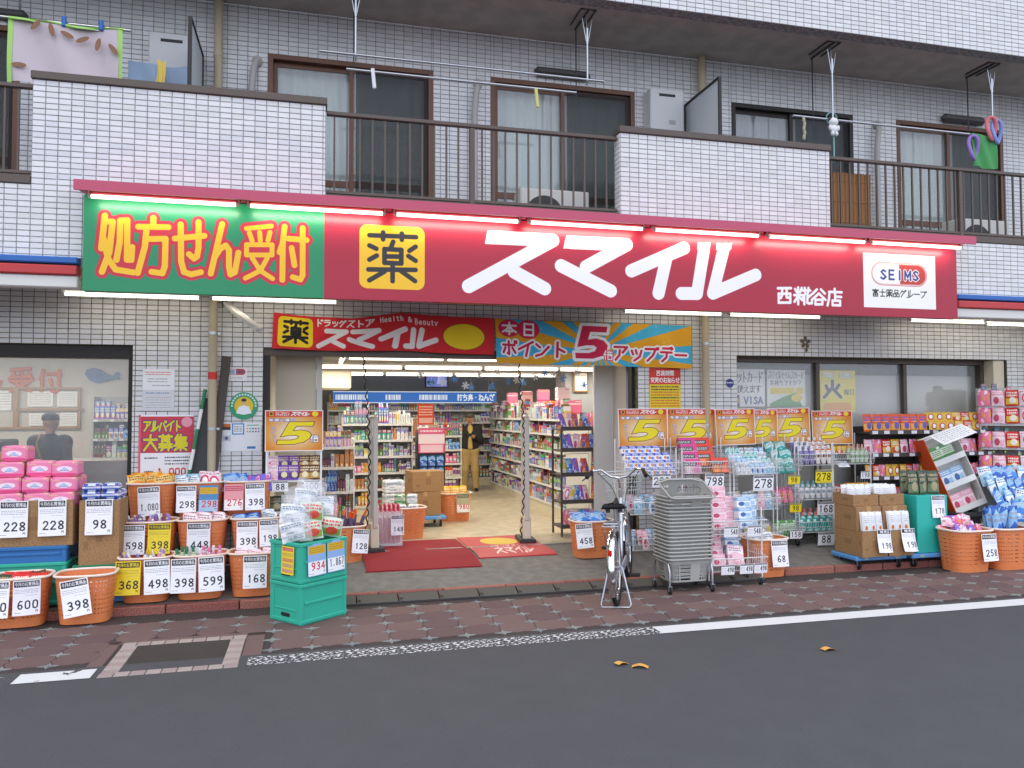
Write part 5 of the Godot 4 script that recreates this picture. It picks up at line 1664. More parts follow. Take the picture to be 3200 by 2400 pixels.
func wire_rack(label: String, at: Vector3, w: float, d: float, tiers: Array, top: float, group := "white wire racks") -> Node3D:
	# rolling rack of wire baskets, one above the other, fronts sloping outwards
	var o := thing("wire_rack", label, "rack", at, 0, group)
	for e in [-1.0, 1.0]:
		for z in [-d / 2 + 0.02, d / 2 - 0.06]:
			var m := MB.new()
			m.cyl(V(e * w / 2, 0.07, z), V(e * w / 2, top if z < 0 else top - 0.1, z), 0.007, -1, 8)
			part(o, "post", m, mats.white_wire)
			caster(o, V(e * (w / 2 - 0.02), 0.03, z), 0.03)
	for y in tiers:
		var m := MB.new()
		var h := 0.13
		var r := 0.0032
		var n := int(w / 0.032)
		for k in [0.0, 0.5, 1.0]:
			var x := w / 2 - 0.004
			var zf: float = d / 2 + 0.05 * k
			m.tube([V(-x, y + h * k, -d / 2 + 0.02), V(-x, y + h * k, zf), V(x, y + h * k, zf), V(x, y + h * k, -d / 2 + 0.02)], r if k < 1 else 0.005, 5)
		for i in n + 1:
			var x := lerpf(-w / 2 + 0.006, w / 2 - 0.006, float(i) / n)
			m.tube([V(x, y, -d / 2 + 0.02), V(x, y, d / 2), V(x, y + h, d / 2 + 0.05)], r * 0.8, 4)
		for i in 9:
			var z := lerpf(-d / 2 + 0.03, d / 2, i / 8.0)
			for e in [-1.0, 1.0]: m.cyl(V(e * (w / 2 - 0.004), y, z), V(e * (w / 2 - 0.004), y + h * 1.9 * (1.0 - 0.4 * i / 8.0), z), r * 0.8, -1, 4, false)
		part(o, "wire_basket", m, mats.white_wire)
	return o

func dolly(label: String, at: Vector3, s: Vector2, turn := 0.0) -> Node3D:
	var o := thing("flat_dolly", label, "dolly", at, turn, "blue plastic dollies")
	var m := MB.new()
	m.bb(V(0, 0.125, 0), V(s.x, 0.045, s.y), 0.008)
	part(o, "deck", m, mats.dolly_blue)
	for x in [-1.0, 1.0]:
		for z in [-1.0, 1.0]:
			caster(o, V(x * (s.x / 2 - 0.07), 0.045, z * (s.y / 2 - 0.06)), 0.045)
		m = MB.new()
		m.box(V(x * s.x * 0.3, 0.125, s.y / 2 + 0.001), V(0.05, 0.025, 0.004))
		part(o, "grip", m, mats.grey_plastic)
	return o

func left_display() -> void:
	# crates and cartons at the street corner
	folding_crate("teal folding crate at the bottom under the pink tissue packs", V(-2.31, 0.085, 0.72), 0, V(0.58, 0.36, 0.40), mats.green_crate)
	folding_crate("blue folding crate on the teal crate, under the wide carton", V(-2.31, 0.447, 0.72), 0, V(0.58, 0.135, 0.40), mats.blue_crate)
	carton("wide open cardboard box full of pink tissue packs", V(-2.29, 0.584, 0.70), 0, V(0.62, 0.385, 0.40), true)
	var gl := "pink tissue pack piled in the wide cardboard box"
	var pk := soft_pack(0.205, 0.13, 0.17, 0)
	for p in [[-2.48, 0.90, 0.8], [-2.26, 0.90, 0.8], [-2.08, 0.90, 0.8], [-2.50, 1.03, 0.79], [-2.28, 1.032, 0.8], [-2.07, 1.03, 0.79], [-2.49, 1.163, 0.76], [-2.27, 1.165, 0.74], [-2.06, 1.162, 0.76], [-2.46, 1.296, 0.73], [-2.50, 0.90, 0.61], [-2.26, 1.03, 0.61], [-2.07, 1.03, 0.61], [-2.44, 1.165, 0.57]]:
		goods("tissue_pack", pk, gl, "tissue pack", "pink tissue packs", V(p[0], p[1], p[2]), V(rng.randf_range(-0.03, 0.03), rng.randf_range(-0.1, 0.1), rng.randf_range(-0.03, 0.03)))
	carton("plain brown cardboard box standing behind the pink packs", V(-2.66, 0.585, 0.45), 0, V(0.3, 0.78, 0.06))
	price_card("white price card 228 on the wide carton, next to the street corner", V(-2.425, 0.97, 0.912), 3, 0.215, 0.0, 0.0, 0.0)
	price_card("white price card 228 on the wide carton, next to the narrow carton", V(-2.135, 0.972, 0.912), 3, 0.215, 0.0, 0.01, 0.0)
	folding_crate("light blue folding crate at the bottom under the narrow carton", V(-1.77, 0.08, 0.70), 0, V(0.42, 0.13, 0.38), mats.dolly_blue)
	folding_crate("green folding crate under the narrow carton with blue packs", V(-1.77, 0.212, 0.70), 0, V(0.42, 0.19, 0.38), mats.green_crate_dark)
	carton("tall narrow cardboard box filled with blue pad packs", V(-1.775, 0.404, 0.72), 0, V(0.315, 0.55, 0.34), true)
	for i in 6:
		goods("pad_pack", soft_pack(0.145, 0.062, 0.15, 1), "blue pad pack stacked in the narrow cardboard box", "pad pack", "blue pad packs", V(-1.85 + (i % 2) * 0.152, 0.90 + (i / 2) * 0.066, 0.80), V(0, rng.randf_range(-0.06, 0.06), 0))
	for i in 4:
		goods("pad_pack", soft_pack(0.145, 0.062, 0.15, 1), "blue pad pack stacked in the narrow cardboard box", "pad pack", "blue pad packs", V(-1.85 + (i % 2) * 0.152, 0.90 + (i / 2) * 0.066, 0.63))
	price_card("white price card 98 on the tall narrow carton", V(-1.775, 0.965, 0.902), 4, 0.215, 0, 0, 0.0)
	# two baskets on the pavement
	basket("orange basket with red packs at the street corner end", V(-2.29, 0.0, 1.14), 0.06)
	for i in 6:
		goods("sweet_pack", bag_pack(0.14, 0.2, 0.05, [23, 23, 9, 29][i % 4], i), "red and brown pack in the basket at the street corner end", "snack pack", "packs in the street corner basket", V(-2.40 + (i % 3) * 0.11, 0.22, 1.1 + (i / 3) * 0.1), V(-0.5, rng.randf_range(-0.4, 0.4), rng.randf_range(-0.3, 0.3)))
	price_card("white price card 600 on the basket, nearest the street corner", V(-2.40, 0.385, 1.345), 0, 0.20, -0.05, 0.0, -0.06)
	price_card("grey price card 600 beside the whiter one on the same basket", V(-2.185, 0.385, 1.335), 1, 0.19, 0.14, 0.02, -0.06, 0.02)
	basket("lone orange basket with a tilted card on the pavement", V(-1.80, 0.0, 1.15), 0.05)
	for i in 4:
		goods("sweet_pack", bag_pack(0.15, 0.16, 0.06, 11, i), "pink pack low in the lone orange basket", "snack pack", "packs in the lone basket", V(-1.88 + (i % 2) * 0.15, 0.2, 1.1 + (i / 2) * 0.12), V(-0.6, rng.randf_range(-0.5, 0.5), 0))
	price_card("tilted white price card 398 on the lone orange basket", V(-1.845, 0.375, 1.365), 2, 0.205, 0.02, 0.16, -0.06)
	# stepped stand with nine baskets
	var st := thing("tiered_stand", "stepped steel stand carrying nine orange baskets", "stand", V(-0.94, 0, 0))
	var m := MB.new()
	m.box(V(0, 0.325, 0.47), V(1.42, 0.02, 0.38))
	part(st, "shelf", m, mats.dark_grey)
	m = MB.new()
	m.box(V(0, 0.65, 0.19), V(1.42, 0.02, 0.36))
	part(st, "shelf", m, mats.dark_grey)
	for x in [-0.69, 0.0, 0.69]:
		for e in [[0.64, 0.315, 0.1], [0.3, 0.315, 0.14], [0.03, 0.64, 0.17]]:
			m = MB.new()
			m.cyl(V(x, e[2], e[0]), V(x, e[1], e[0]), 0.013, -1, 8)
			part(st, "leg", m, mats.dark_grey)
	var ys := [0.072, 0.336, 0.661]
	var zs := [0.825, 0.48, 0.21]
	var xs := [[-1.40, -0.955, -0.50], [-1.43, -0.985, -0.515], [-1.47, -1.045, -0.605]]
	var tier := ["bottom", "middle", "top"]
	var col := ["street corner", "middle", "entrance"]
	for r in 3:
		for k in 3:
			basket("orange basket on the %s step, %s" % [tier[r], ["towards the street corner", "in the middle of its row", "towards the entrance"][k]], V(xs[r][k], ys[r], zs[r]), rng.randf_range(-0.04, 0.04), 0.98)
	var mk := func(i: int, w: float, h: float, d: float) -> Array: return [bag_pack(w, h, d, i, 0), bag_pack(w, h, d, i, 1), bag_pack(w, h, d, i, 2)]
	var put := func(called, ms, what, cat, r, k, nx, nz, y, dx := 0.0, w := 0.36):
		heap(called, ms, "%s in the %s basket, %s column" % [what, tier[r], col[k]], cat, "goods in the %s %s basket" % [tier[r], col[k]], V(xs[r][k] + dx, ys[r] + y, zs[r] + 0.02), w, 0.24, nx, nz)
	put.call("snack_bag", mk.call(2, 0.16, 0.2, 0.06), "orange snack bag", "snack bag", 2, 0, 3, 2, 0.27)
	put.call("refill_pouch", mk.call(3, 0.12, 0.19, 0.05), "pale blue refill pouch", "pouch", 2, 1, 2, 2, 0.27, -0.1, 0.2)
	put.call("snack_bag", mk.call(4, 0.14, 0.2, 0.06), "white and pink bag", "bag", 2, 1, 2, 2, 0.28, 0.1, 0.2)
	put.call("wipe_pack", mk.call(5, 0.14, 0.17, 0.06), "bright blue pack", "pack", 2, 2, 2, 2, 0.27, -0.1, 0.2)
	put.call("wipe_pack", mk.call(6, 0.14, 0.17, 0.06), "spotted purple and pink pack", "pack", 2, 2, 2, 2, 0.27, 0.1, 0.2)
	for i in 12:
		bottle("white and purple bottle in the middle basket, street corner column", "goods in the middle street corner basket", V(xs[1][0] - 0.15 + (i % 6) * 0.06, ys[1] + 0.24, zs[1] - 0.02 + (i / 6) * 0.1), 0.2, 0.026, [7, 20, 14, 6][i % 4], [mats.white_plastic, mt("lilac", "9a86d0", 0.4)][i % 2], rng.randf() * 3, V(rng.randf_range(-0.25, 0.1), 0, rng.randf_range(-0.2, 0.2)))
	put.call("refill_pouch", mk.call(11, 0.14, 0.2, 0.05), "pink refill pouch", "pouch", 1, 1, 3, 2, 0.24)
	put.call("refill_pouch", mk.call(31, 0.13, 0.17, 0.05), "dark blue pouch", "pouch", 1, 2, 2, 2, 0.24, -0.08, 0.22)
	put.call("refill_pouch", mk.call(10, 0.12, 0.19, 0.05), "white pouch", "pouch", 1, 2, 1, 2, 0.25, 0.12, 0.12)
	for i in 14:
		bottle("white bottle lying askew in the bottom basket, street corner column", "goods in the bottom street corner basket", V(xs[0][0] - 0.16 + (i % 7) * 0.053, ys[0] + 0.22, zs[0] - 0.04 + (i / 7) * 0.1), 0.22, 0.024, [14, 12, 10, 20][i % 4], [mats.white_plastic, mt("lilac", "9a86d0", 0.4), mt("cap_yellow", "e0c030", 0.4)][i % 3], rng.randf() * 3, V(rng.randf_range(-0.35, 0.1), 0, rng.randf_range(-0.5, 0.6)))
	for i in 10:
		bottle("%s bottle in the bottom basket, middle column" % ["green", "white and pink"][i / 5], "goods in the bottom middle basket", V(xs[0][1] - 0.16 + (i / 5) * 0.19 + (i % 5 % 3) * 0.06, ys[0] + 0.2, zs[0] - 0.03 + (i % 5 / 3) * 0.1), 0.24, 0.03, 13 if i < 5 else 14, mats.green_crate_dark if i < 5 else [mats.white_plastic, mt("pink_cap", "e87aa8", 0.4)][i % 2], rng.randf() * 3, V(rng.randf_range(-0.2, 0.05), 0, rng.randf_range(-0.1, 0.1)))
	put.call("wipe_pack", mk.call(4, 0.12, 0.15, 0.05), "white and red pack", "pack", 0, 2, 3, 2, 0.25)
	var zf := [1.035, 0.69, 0.415]
	var yt := [0.455, 0.715, 1.04]
	price_card("grey price card 1,080 on the top basket, street corner column", V(xs[2][0] - 0.005, yt[2] - 0.02, zf[2]), 5, 0.19, 0, 0.05, -0.05)
	price_card("white price card 298 on the top basket, middle column", V(xs[2][1] - 0.1, yt[2] - 0.02, zf[2]), 6, 0.175, 0, 0.01, -0.05)
	price_card("blue price card with red figures on the top basket, middle column", V(xs[2][1] + 0.10, yt[2] - 0.02, zf[2]), 7, 0.175, 0, -0.01, -0.05)
	price_card("pink price card 276 on the top basket, entrance column", V(xs[2][2] - 0.115, yt[2] - 0.015, zf[2]), 8, 0.175, 0, 0.0, -0.05)
	price_card("white price card 398 on the top basket, entrance column", V(xs[2][2] + 0.075, yt[2] - 0.01, zf[2]), 9, 0.18, 0, 0.02, -0.05)
	price_card("grey price card 598 on the middle basket, street corner column", V(xs[1][0] - 0.11, yt[1] - 0.01, zf[1]), 10, 0.185, 0, 0.0, -0.05)
	price_card("yellow price card 398 on the middle basket, street corner column", V(xs[1][0] + 0.105, yt[1] - 0.005, zf[1]), 11, 0.19, 0, -0.02, -0.05)
	price_card("grey price card 448 on the middle basket, middle column", V(xs[1][1] - 0.01, yt[1] - 0.01, zf[1]), 12, 0.2, 0, 0.0, -0.05)
	price_card("white price card 398 on the middle basket, entrance column", V(xs[1][2] - 0.06, yt[1] - 0.01, zf[1]), 13, 0.185, 0, 0.0, -0.05)
	price_card("white price card 198 on the middle basket, next to the teal crates", V(xs[1][2] + 0.13, yt[1] - 0.005, zf[1] - 0.01), 14, 0.17, 0.2, 0.0, -0.05)
	price_card("yellow price card 368 on the bottom basket, street corner column", V(xs[0][0] - 0.11, yt[0] - 0.01, zf[0]), 15, 0.2, -0.04, 0.0, -0.05)
	price_card("white price card 498 on the bottom basket, street corner column", V(xs[0][0] + 0.115, yt[0] - 0.005, zf[0] + 0.005), 16, 0.205, 0.04, 0.03, -0.05)
	price_card("white price card 398 on the bottom basket, middle column", V(xs[0][1] - 0.115, yt[0] - 0.01, zf[0]), 17, 0.205, -0.02, 0.0, -0.05)
	price_card("white price card 599 on the bottom basket, middle column", V(xs[0][1] + 0.11, yt[0] + 0.0, zf[0] + 0.012), 18, 0.21, 0.05, 0.03, -0.05)
	price_card("white price card 168 on the bottom basket, half behind the teal crates", V(xs[0][2] + 0.02, yt[0] - 0.01, zf[0]), 19, 0.2, 0, 0, -0.05)
	# two teal crates with clear packages on top
	var ta := 0.675
	folding_crate("lower teal folding crate standing on the paving in front of the entrance", V(-0.018, 0.0, 1.514), ta, V(0.48, 0.325, 0.40), mats.green_crate)
	folding_crate("upper teal folding crate with cards on its sides", V(-0.018, 0.328, 1.514), ta, V(0.48, 0.325, 0.40), mats.green_crate)
	var cx := Basis(Vector3.UP, ta)
	var o := V(-0.018, 0, 1.514)
	price_card("blue and yellow card with red figures 934 on the upper teal crate", o + cx * V(-0.085, 0.64, 0.204), 29, 0.185, ta, 0.02, 0.0, 0.004)
	price_card("blue and yellow card with black figures 1,867 on the upper teal crate", o + cx * V(0.115, 0.645, 0.204), 30, 0.185, ta, 0.02, 0.0, 0.004)
	price_card("narrow yellow card on the short side of the upper teal crate", o + cx * V(-0.244, 0.62, 0.04), 28, 0.16, ta - PI / 2, 0.0, 0.0, 0.004)
	for i in 9:
		var k: int = [15, 15, 10, 15, 10, 10, 10, 10, 10][i]
		var p: Vector3 = [V(-0.05, 0.655, 0.1), V(-0.03, 0.80, 0.06), V(-0.18, 0.655, 0.05), V(0.14, 0.66, 0.08), V(-0.18, 0.79, 0.0), V(-0.08, 0.655, -0.08), V(0.08, 0.655, -0.1), V(0.0, 0.90, -0.06), V(0.13, 0.83, 0.0)][i]
		goods("clear_package", bag_pack(0.2, 0.16, 0.09, k, i), "white and green package in clear film on the teal crates", "package", "packages on the teal crates", o + cx * p, V(rng.randf_range(-0.3, 0.1), ta - 0.7 + rng.randf_range(-0.4, 0.6), rng.randf_range(-0.2, 0.2)))
	for i in 5:
		goods("plastic_bag", bag_pack(0.26, 0.24, 0.14, 10, i), "crumpled clear plastic bag on the teal crates", "plastic bag", "clear plastic bags on the teal crates", o + cx * V([-0.12, 0.05, 0.12, -0.18, 0.02][i], 0.66 + [0.12, 0.2, 0.1, 0.0, 0.24][i], [-0.02, -0.1, 0.02, 0.1, -0.05][i]), V(rng.randf_range(-0.3, 0.3), rng.randf_range(-0.6, 0.6), rng.randf_range(-0.3, 0.3)), mats.clear_film)
	# steel shelf with the yellow number sign
	var sh := thing("steel_shelf", "small steel shelf with sweets below the yellow number sign by the entrance", "shelf", V(-0.17, 0, 0.16))
	for x in [-0.26, 0.26]:
		for z in [-0.12, 0.13]:
			m = MB.new()
			m.box(V(x, 0.75, z), V(0.018, 1.2, 0.018))
			part(sh, "post", m, mats.white_wire)
	for y in [0.42, 0.72, 1.03]:
		m = MB.new()
		m.box(V(0, y, 0), V(0.5, 0.015, 0.25))
		part(sh, "shelf_board", m, mats.shelf_white)
	m = MB.new()
	m.box(V(0, 1.345, 0.13), V(0.54, 0.02, 0.02))
	part(sh, "top_rail", m, mats.white_wire)
	for i in 10:
		var a := i < 5
		goods("sweets_bag", bag_pack(0.11, 0.15 if a else 0.13, 0.04, [11, 8, 8, 9, 9][i % 5], i), "%s sweets bag on the steel shelf" % ["red", "purple", "purple", "brown", "brown"][i % 5], "sweets", "sweets on the steel shelf", V(-0.37 + (i % 5) * 0.1, 1.04 + (0.0 if a else 0.11), 0.24 if a else 0.16), V(-0.25, rng.randf_range(-0.2, 0.2), 0))
	for i in 4:
		goods("sweets_bag", bag_pack(0.12, 0.15, 0.04, [29, 9, 19, 29][i], i), "dark bag on the lower board of the steel shelf", "sweets", "bags low on the steel shelf", V(-0.34 + i * 0.12, 0.73, 0.2), V(-0.2, 0, 0))
	small_card("white price tag 88 on the steel shelf", V(-0.30, 1.035, 0.30), 0, 0.15)
	small_card("white price tag 100 on the steel shelf", V(0.0, 1.035, 0.30), 1, 0.15)
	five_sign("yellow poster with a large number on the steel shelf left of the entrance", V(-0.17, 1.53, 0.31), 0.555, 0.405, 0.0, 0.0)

func five_sign(label: String, at: Vector3, w: float, h: float, tilt: float, lean: float, bend := 0.0) -> void:
	var m := MB.new()
	m.grid(func(u, v): return V((u - 0.5) * w, (v - 0.5) * h, bend * sin(u * 7.0 + at.x) + bend * (u - 0.5)), 12, 3)
	m.grid(func(u, v): return V((0.5 - u) * w, (v - 0.5) * h, bend * sin((1 - u) * 7.0 + at.x) + bend * (0.5 - u) - 0.003), 12, 3, Rect2(0.01, 0.01, 0.004, 0.004))
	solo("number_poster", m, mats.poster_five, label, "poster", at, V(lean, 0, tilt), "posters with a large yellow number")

# ---------------------------------------------------------------- inside the shop
func shelf_goods(parent: Node3D, called: String, org: Vector3, along: Vector3, out: Vector3, length: float, ys: Array, hs: Array, sd: int) -> void:
	# the many small products that fill a shelf unit, packed side by side: one mass per unit
	var m := MB.new()
	var r := RandomNumberGenerator.new()
	r.seed = sd
	for k in ys.size():
		var s := 0.03
		var run := 0
		var cell := 40
		var w := 0.06
		var h := 0.1
		while s < length - 0.05:
			if run <= 0:
				run = r.randi_range(1, 4)
				cell = r.randi_range(32, 63) if r.randf() < 0.8 else r.randi_range(0, 31)
				w = r.randf_range(0.028, 0.065)
				h = hs[k] * r.randf_range(0.5, 0.98)
			run -= 1
			m.xf = Transform3D(Basis(along, Vector3.UP, out), org + along * (s + w / 2) + out * r.randf_range(-0.02, 0.0) + V(0, ys[k], 0))
			m.box(V(0, h / 2, -0.05), V(w * 0.94, h, 0.1), pack_rect(cell), side_rect(cell))
			if r.randf() < 0.4: m.box(V(0, h + h * 0.2, -0.07), V(w * 0.9, h * 0.38, 0.08), pack_rect(cell), side_rect(cell))
			s += w + 0.004
	part(parent, called, m, mats.packs).set_meta("kind", "stuff")

func gondola(label: String, org: Vector3, along: Vector3, out: Vector3, length: float, depth: float, ys: Array, top: float, board: Material, sd: int, group := "shelf units in the shop") -> Node3D:
	# org: floor corner at the start of the front face
	var o := thing("shelf_unit", label, "shelf unit", org, 0, group)
	var B := Basis(along, Vector3.UP, out)
	var m := MB.new()
	m.xf = Transform3D(B, Vector3.ZERO)
	m.box(V(length / 2, top / 2, -depth + 0.01), V(length, top, 0.02))
	part(o, "back_panel", m, board)
	m = MB.new()
	m.xf = Transform3D(B, Vector3.ZERO)
	m.box(V(length / 2, 0.07, -depth / 2), V(length, 0.14, depth - 0.02))
	part(o, "plinth", m, mats.cream)
	var hs := []
	for k in ys.size():
		m = MB.new()
		m.xf = Transform3D(B, Vector3.ZERO)
		m.box(V(length / 2, ys[k] - 0.01, -depth / 2 + 0.01), V(length, 0.02, depth - 0.03))
		m.box(V(length / 2, ys[k] - 0.012, 0.006), V(length, 0.035, 0.006))
		part(o, "shelf_board", m, board)
		hs.append((ys[k + 1] if k + 1 < ys.size() else ys[k] + 0.3) - ys[k] - 0.05)
	for s in [0.01, length - 0.01]:
		m = MB.new()
		m.xf = Transform3D(B, Vector3.ZERO)
		m.box(V(s, top / 2, -depth / 2), V(0.02, top - 0.01, depth - 0.06))
		part(o, "end_panel", m, board)
	# price strip labels
	m = MB.new()
	m.xf = Transform3D(B, Vector3.ZERO)
	var r := RandomNumberGenerator.new()
	r.seed = sd + 7
	for y in ys:
		var s := 0.05
		while s < length - 0.1:
			m.box(V(s, y - 0.012, 0.0105), V(0.05, 0.03, 0.002), small_rect(13), small_rect(13))
			s += r.randf_range(0.09, 0.2)
	part(o, "price_strip", m, mats.small_cards).set_meta("kind", "stuff")
	shelf_goods(o, "shelf_goods", B * V(0, 0, 0), along, out, length, ys, hs, sd)
	return o

func shop_inside() -> void:
	var F := FLOOR + 0.003
	# ceiling tubes
	var n := 0
	for row in [[-1.25, [1.0, 2.2, 3.4, 4.6]], [-3.2, [0.7, 1.9, 3.1, 4.3, 5.5]], [-5.2, [0.6, 1.8, 3.0, 4.2, 5.4]]]:
		for x in row[1]:
			tube_lamp("ceiling_tube", "%s lit ceiling tube of the %s row inside the shop, counted from the pharmacy side" % [["first", "second", "third", "fourth", "fifth"][row[1].find(x)], ["front", "middle", "back"][[-1.25, -3.2, -5.2].find(row[0])]], "ceiling tubes in the %s row" % ["front", "middle", "back"][[-1.25, -3.2, -5.2].find(row[0])], V(x, 2.37, row[0]), 1.18, 0, V(0, -1, 0), 1.6, mats.white_plastic, V(0, 0.05, 0), 0.024)
			n += 1
	tube_lamp("ceiling_tube", "lit ceiling tube running into the shop above the entrance", "ceiling tubes across", V(0.36, 2.37, -1.75), 1.0, PI / 2, V(0, -1, 0), 1.0, mats.white_plastic, V(0, 0.05, 0), 0.024)
	tube_lamp("ceiling_tube", "lit ceiling tube deep in the shop behind the window boards", "ceiling tubes across", V(7.0, 2.37, -3.2), 1.18, 0, V(0, -1, 0), 1.6, mats.white_plastic, V(0, 0.05, 0), 0.024)
	# back wall: medicine shelves under a lit blue header
	var g := gondola("tall medicine shelves along the back wall under the blue header", V(0.3, F, -7.85), V(1, 0, 0), V(0, 0, 1), 3.5, 0.4, [0.16, 0.45, 0.74, 1.03, 1.32, 1.58], 1.75, mats.shelf_white, 101)
	var h := thing("aisle_header", "blue lit header with white lettering over the medicine shelves", "sign", V(2.05, 0, -7.5))
	var m := MB.new()
	m.box(V(0, 2.02, 0), V(3.3, 0.235, 0.08), sheet_rect("aisle"), Rect2(sheet_rect("aisle").position + Vector2(0.01, 0.03), Vector2(0.004, 0.004)))
	var hm := mt("header_lit", "8a8a8a", 0.4)
	hm.albedo_texture = mats.posters.albedo_texture
	hm.emission_enabled = true
	hm.emission_operator = BaseMaterial3D.EMISSION_OP_MULTIPLY
	hm.emission = Color.WHITE
	hm.emission_energy_multiplier = 0.7
	hm.emission_texture = mats.posters.albedo_texture
	part(h, "panel", m, hm)
	for x in [-1.5, 1.5]:
		m = MB.new()
		m.cyl(V(x, 2.14, 0), V(x, 2.61, 0), 0.008, -1, 6)
		part(h, "hanger", m, mats.steel)
	# hanging screen
	var tv := thing("wall_tv", "small screen with a violet picture hanging from the shop ceiling", "tv", V(2.38, 2.33, -7.0))
	m = MB.new()
	m.bb(V(0, 0, 0), V(0.46, 0.27, 0.05), 0.006)
	part(tv, "case", m, mats.black)
	m = MB.new()
	var r := sheet_rect("screen")
	m.q(V(-0.205, -0.11, 0.026), V(-0.205, 0.11, 0.026), V(0.205, 0.11, 0.026), V(0.205, -0.11, 0.026), r)
	var sm := mt("screen_lit", "303030", 0.3)
	sm.emission_enabled = true
	sm.emission_operator = BaseMaterial3D.EMISSION_OP_MULTIPLY
	sm.emission = Color.WHITE
	sm.emission_energy_multiplier = 0.8
	sm.emission_texture = mats.posters.albedo_texture
	part(tv, "screen", m, sm)
	m = MB.new()
	m.cyl(V(0, 0.13, 0), V(0, 0.28, 0), 0.015, -1, 8)
	part(tv, "pole", m, mats.dark_grey)
	# long gondola on the right, running into the shop
	gondola("long shelf unit running into the shop right of the aisle", V(3.5, F, -7.2), V(0, 0, 1), V(-1, 0, 0), 4.85, 0.4, [0.15, 0.42, 0.68, 0.94, 1.2, 1.42], 1.5, mats.shelf_white, 102)
	# white units on the left
	gondola("white shelf unit facing the entrance behind the anti theft gate", V(0.42, F, -3.4), V(1, 0, 0), V(0, 0, 1), 1.05, 0.4, [0.15, 0.4, 0.64, 0.88, 1.12, 1.36], 1.45, mats.shelf_white, 103)
	gondola("low white shelf unit at the wall left inside the entrance", V(-0.1, F, -1.6), V(1, 0, 0), V(0, 0, 1), 0.62, 0.35, [0.2, 0.55, 0.85, 1.1], 1.2, mats.shelf_white, 104)
	gondola("shelf unit across the back between header and pillar", V(1.55, F, -5.2), V(1, 0, 0), V(0, 0, 1), 1.0, 0.4, [0.15, 0.4, 0.64, 0.88, 1.12], 1.3, mats.shelf_white, 105)
	# goods stacked on top of the long unit
	for i in 16:
		goods("bulk_pack", soft_pack(0.2, 0.2, 0.2, [30, 26, 0, 4, 22][i % 5]), "bulk pack stacked on top of the long shelf unit", "pack", "packs on top of the long shelf unit", V(3.7, F + 1.5 + (0.2 if i % 4 == 3 else 0.0), -2.5 - (i / 4 * 4 + mini(i % 4, 2)) * 0.26), V(0, -PI / 2 + rng.randf_range(-0.2, 0.2), 0))
	# dark end rack with blister packs just inside the door, right
	var er := thing("blister_rack", "dark framed rack of hanging small packs right inside the entrance", "rack", V(3.22, F, -0.95))
	for x in [-0.27, 0.27]:
		for z in [-0.18, 0.18]:
			m = MB.new()
			m.box(V(x, 0.66, z), V(0.022, 1.3, 0.022))
			part(er, "post", m, mats.shelf_dark)
	for y in [0.12, 0.42, 0.75, 1.05, 1.31]:
		m = MB.new()
		m.box(V(0, y, 0), V(0.56, 0.018, 0.38))
		m.box(V(0, y + 0.012, 0.19), V(0.56, 0.05, 0.006))
		part(er, "shelf_board", m, mats.shelf_dark)
	var nm := 0
	for y in [0.13, 0.43, 0.76, 1.06, 1.32]:
		for i in 7:
			var c: int = [30, 31, 18, 22, 26, 6, 5, 12, 4][(nm * 5 + i * 3) % 9]
			goods("small_pack", bag_pack(0.085, 0.2, 0.035, c, i), "small bright pack in the dark rack right inside the entrance", "pack", "packs in the dark entrance rack", V(3.0 + i * 0.073, F + y, -0.79), V(-0.15, rng.randf_range(-0.5, 0.5), rng.randf_range(-0.25, 0.25)))
			nm += 1
	# anti theft gates with their coiled leads
	for e in [["left", V(0.66, F, -0.50)], ["right", V(2.46, F, -0.66)]]:
		var o := thing("security_gate", "anti theft gate post on the %s side of the entrance" % ("steel shelf" if e[0] == "left" else "far"), "security gate", e[1], 0.12 if e[0] == "left" else -0.1, "anti theft gates")
		m = MB.new()
		m.bb(V(0, 0.025, 0), V(0.19, 0.05, 0.42), 0.01)
		part(o, "base", m, mats.dark_grey)
		m = MB.new()
		var pf := PackedVector2Array([Vector2(-0.15, 0.05), Vector2(0.15, 0.05), Vector2(0.13, 0.3), Vector2(-0.13, 0.3)])
		m.xf = Transform3D(Basis(Vector3.UP, PI / 2), V(-0.045, 0, 0))
		m.prism(pf, 0.0, 0.09, 0.01)
		part(o, "foot", m, mats.cream)
		m = MB.new()
		for z in [-0.14, 0.14]:
			m.bb(V(0, 0.86, z), V(0.05, 1.2, 0.03), 0.008)
		m.bb(V(0, 1.475, 0), V(0.05, 0.04, 0.31), 0.015)
		m.bb(V(0, 0.78, 0), V(0.03, 0.9, 0.03), 0.008)
		part(o, "frame", m, mt("gate_grey", "c9c4bb", 0.4))
		m = MB.new()
		m.box(V(0, 0.86, 0), V(0.012, 1.2, 0.26))
		part(o, "panel", m, mats.glass)
		var pts := []
		var x0: float = e[1].x + (-0.09 if e[0] == "left" else -0.07)
		for i in 160:
			var f := i / 159.0
			pts.append(V(x0 + 0.012 * sin(f * 130.0) + 0.05 * sin(f * 4.0), lerpf(FLOOR + 0.06, 2.55, f), e[1].z + 0.05 + 0.012 * cos(f * 130.0)))
		m = MB.new()
		m.tube(pts, 0.008, 5)
		solo("coiled_lead", m, mats.black, "black coiled lead from ceiling to floor beside the %s anti theft gate" % ("nearer" if e[0] == "left" else "farther"), "cable", Vector3.ZERO, Vector3.ZERO, "coiled leads at the gates")
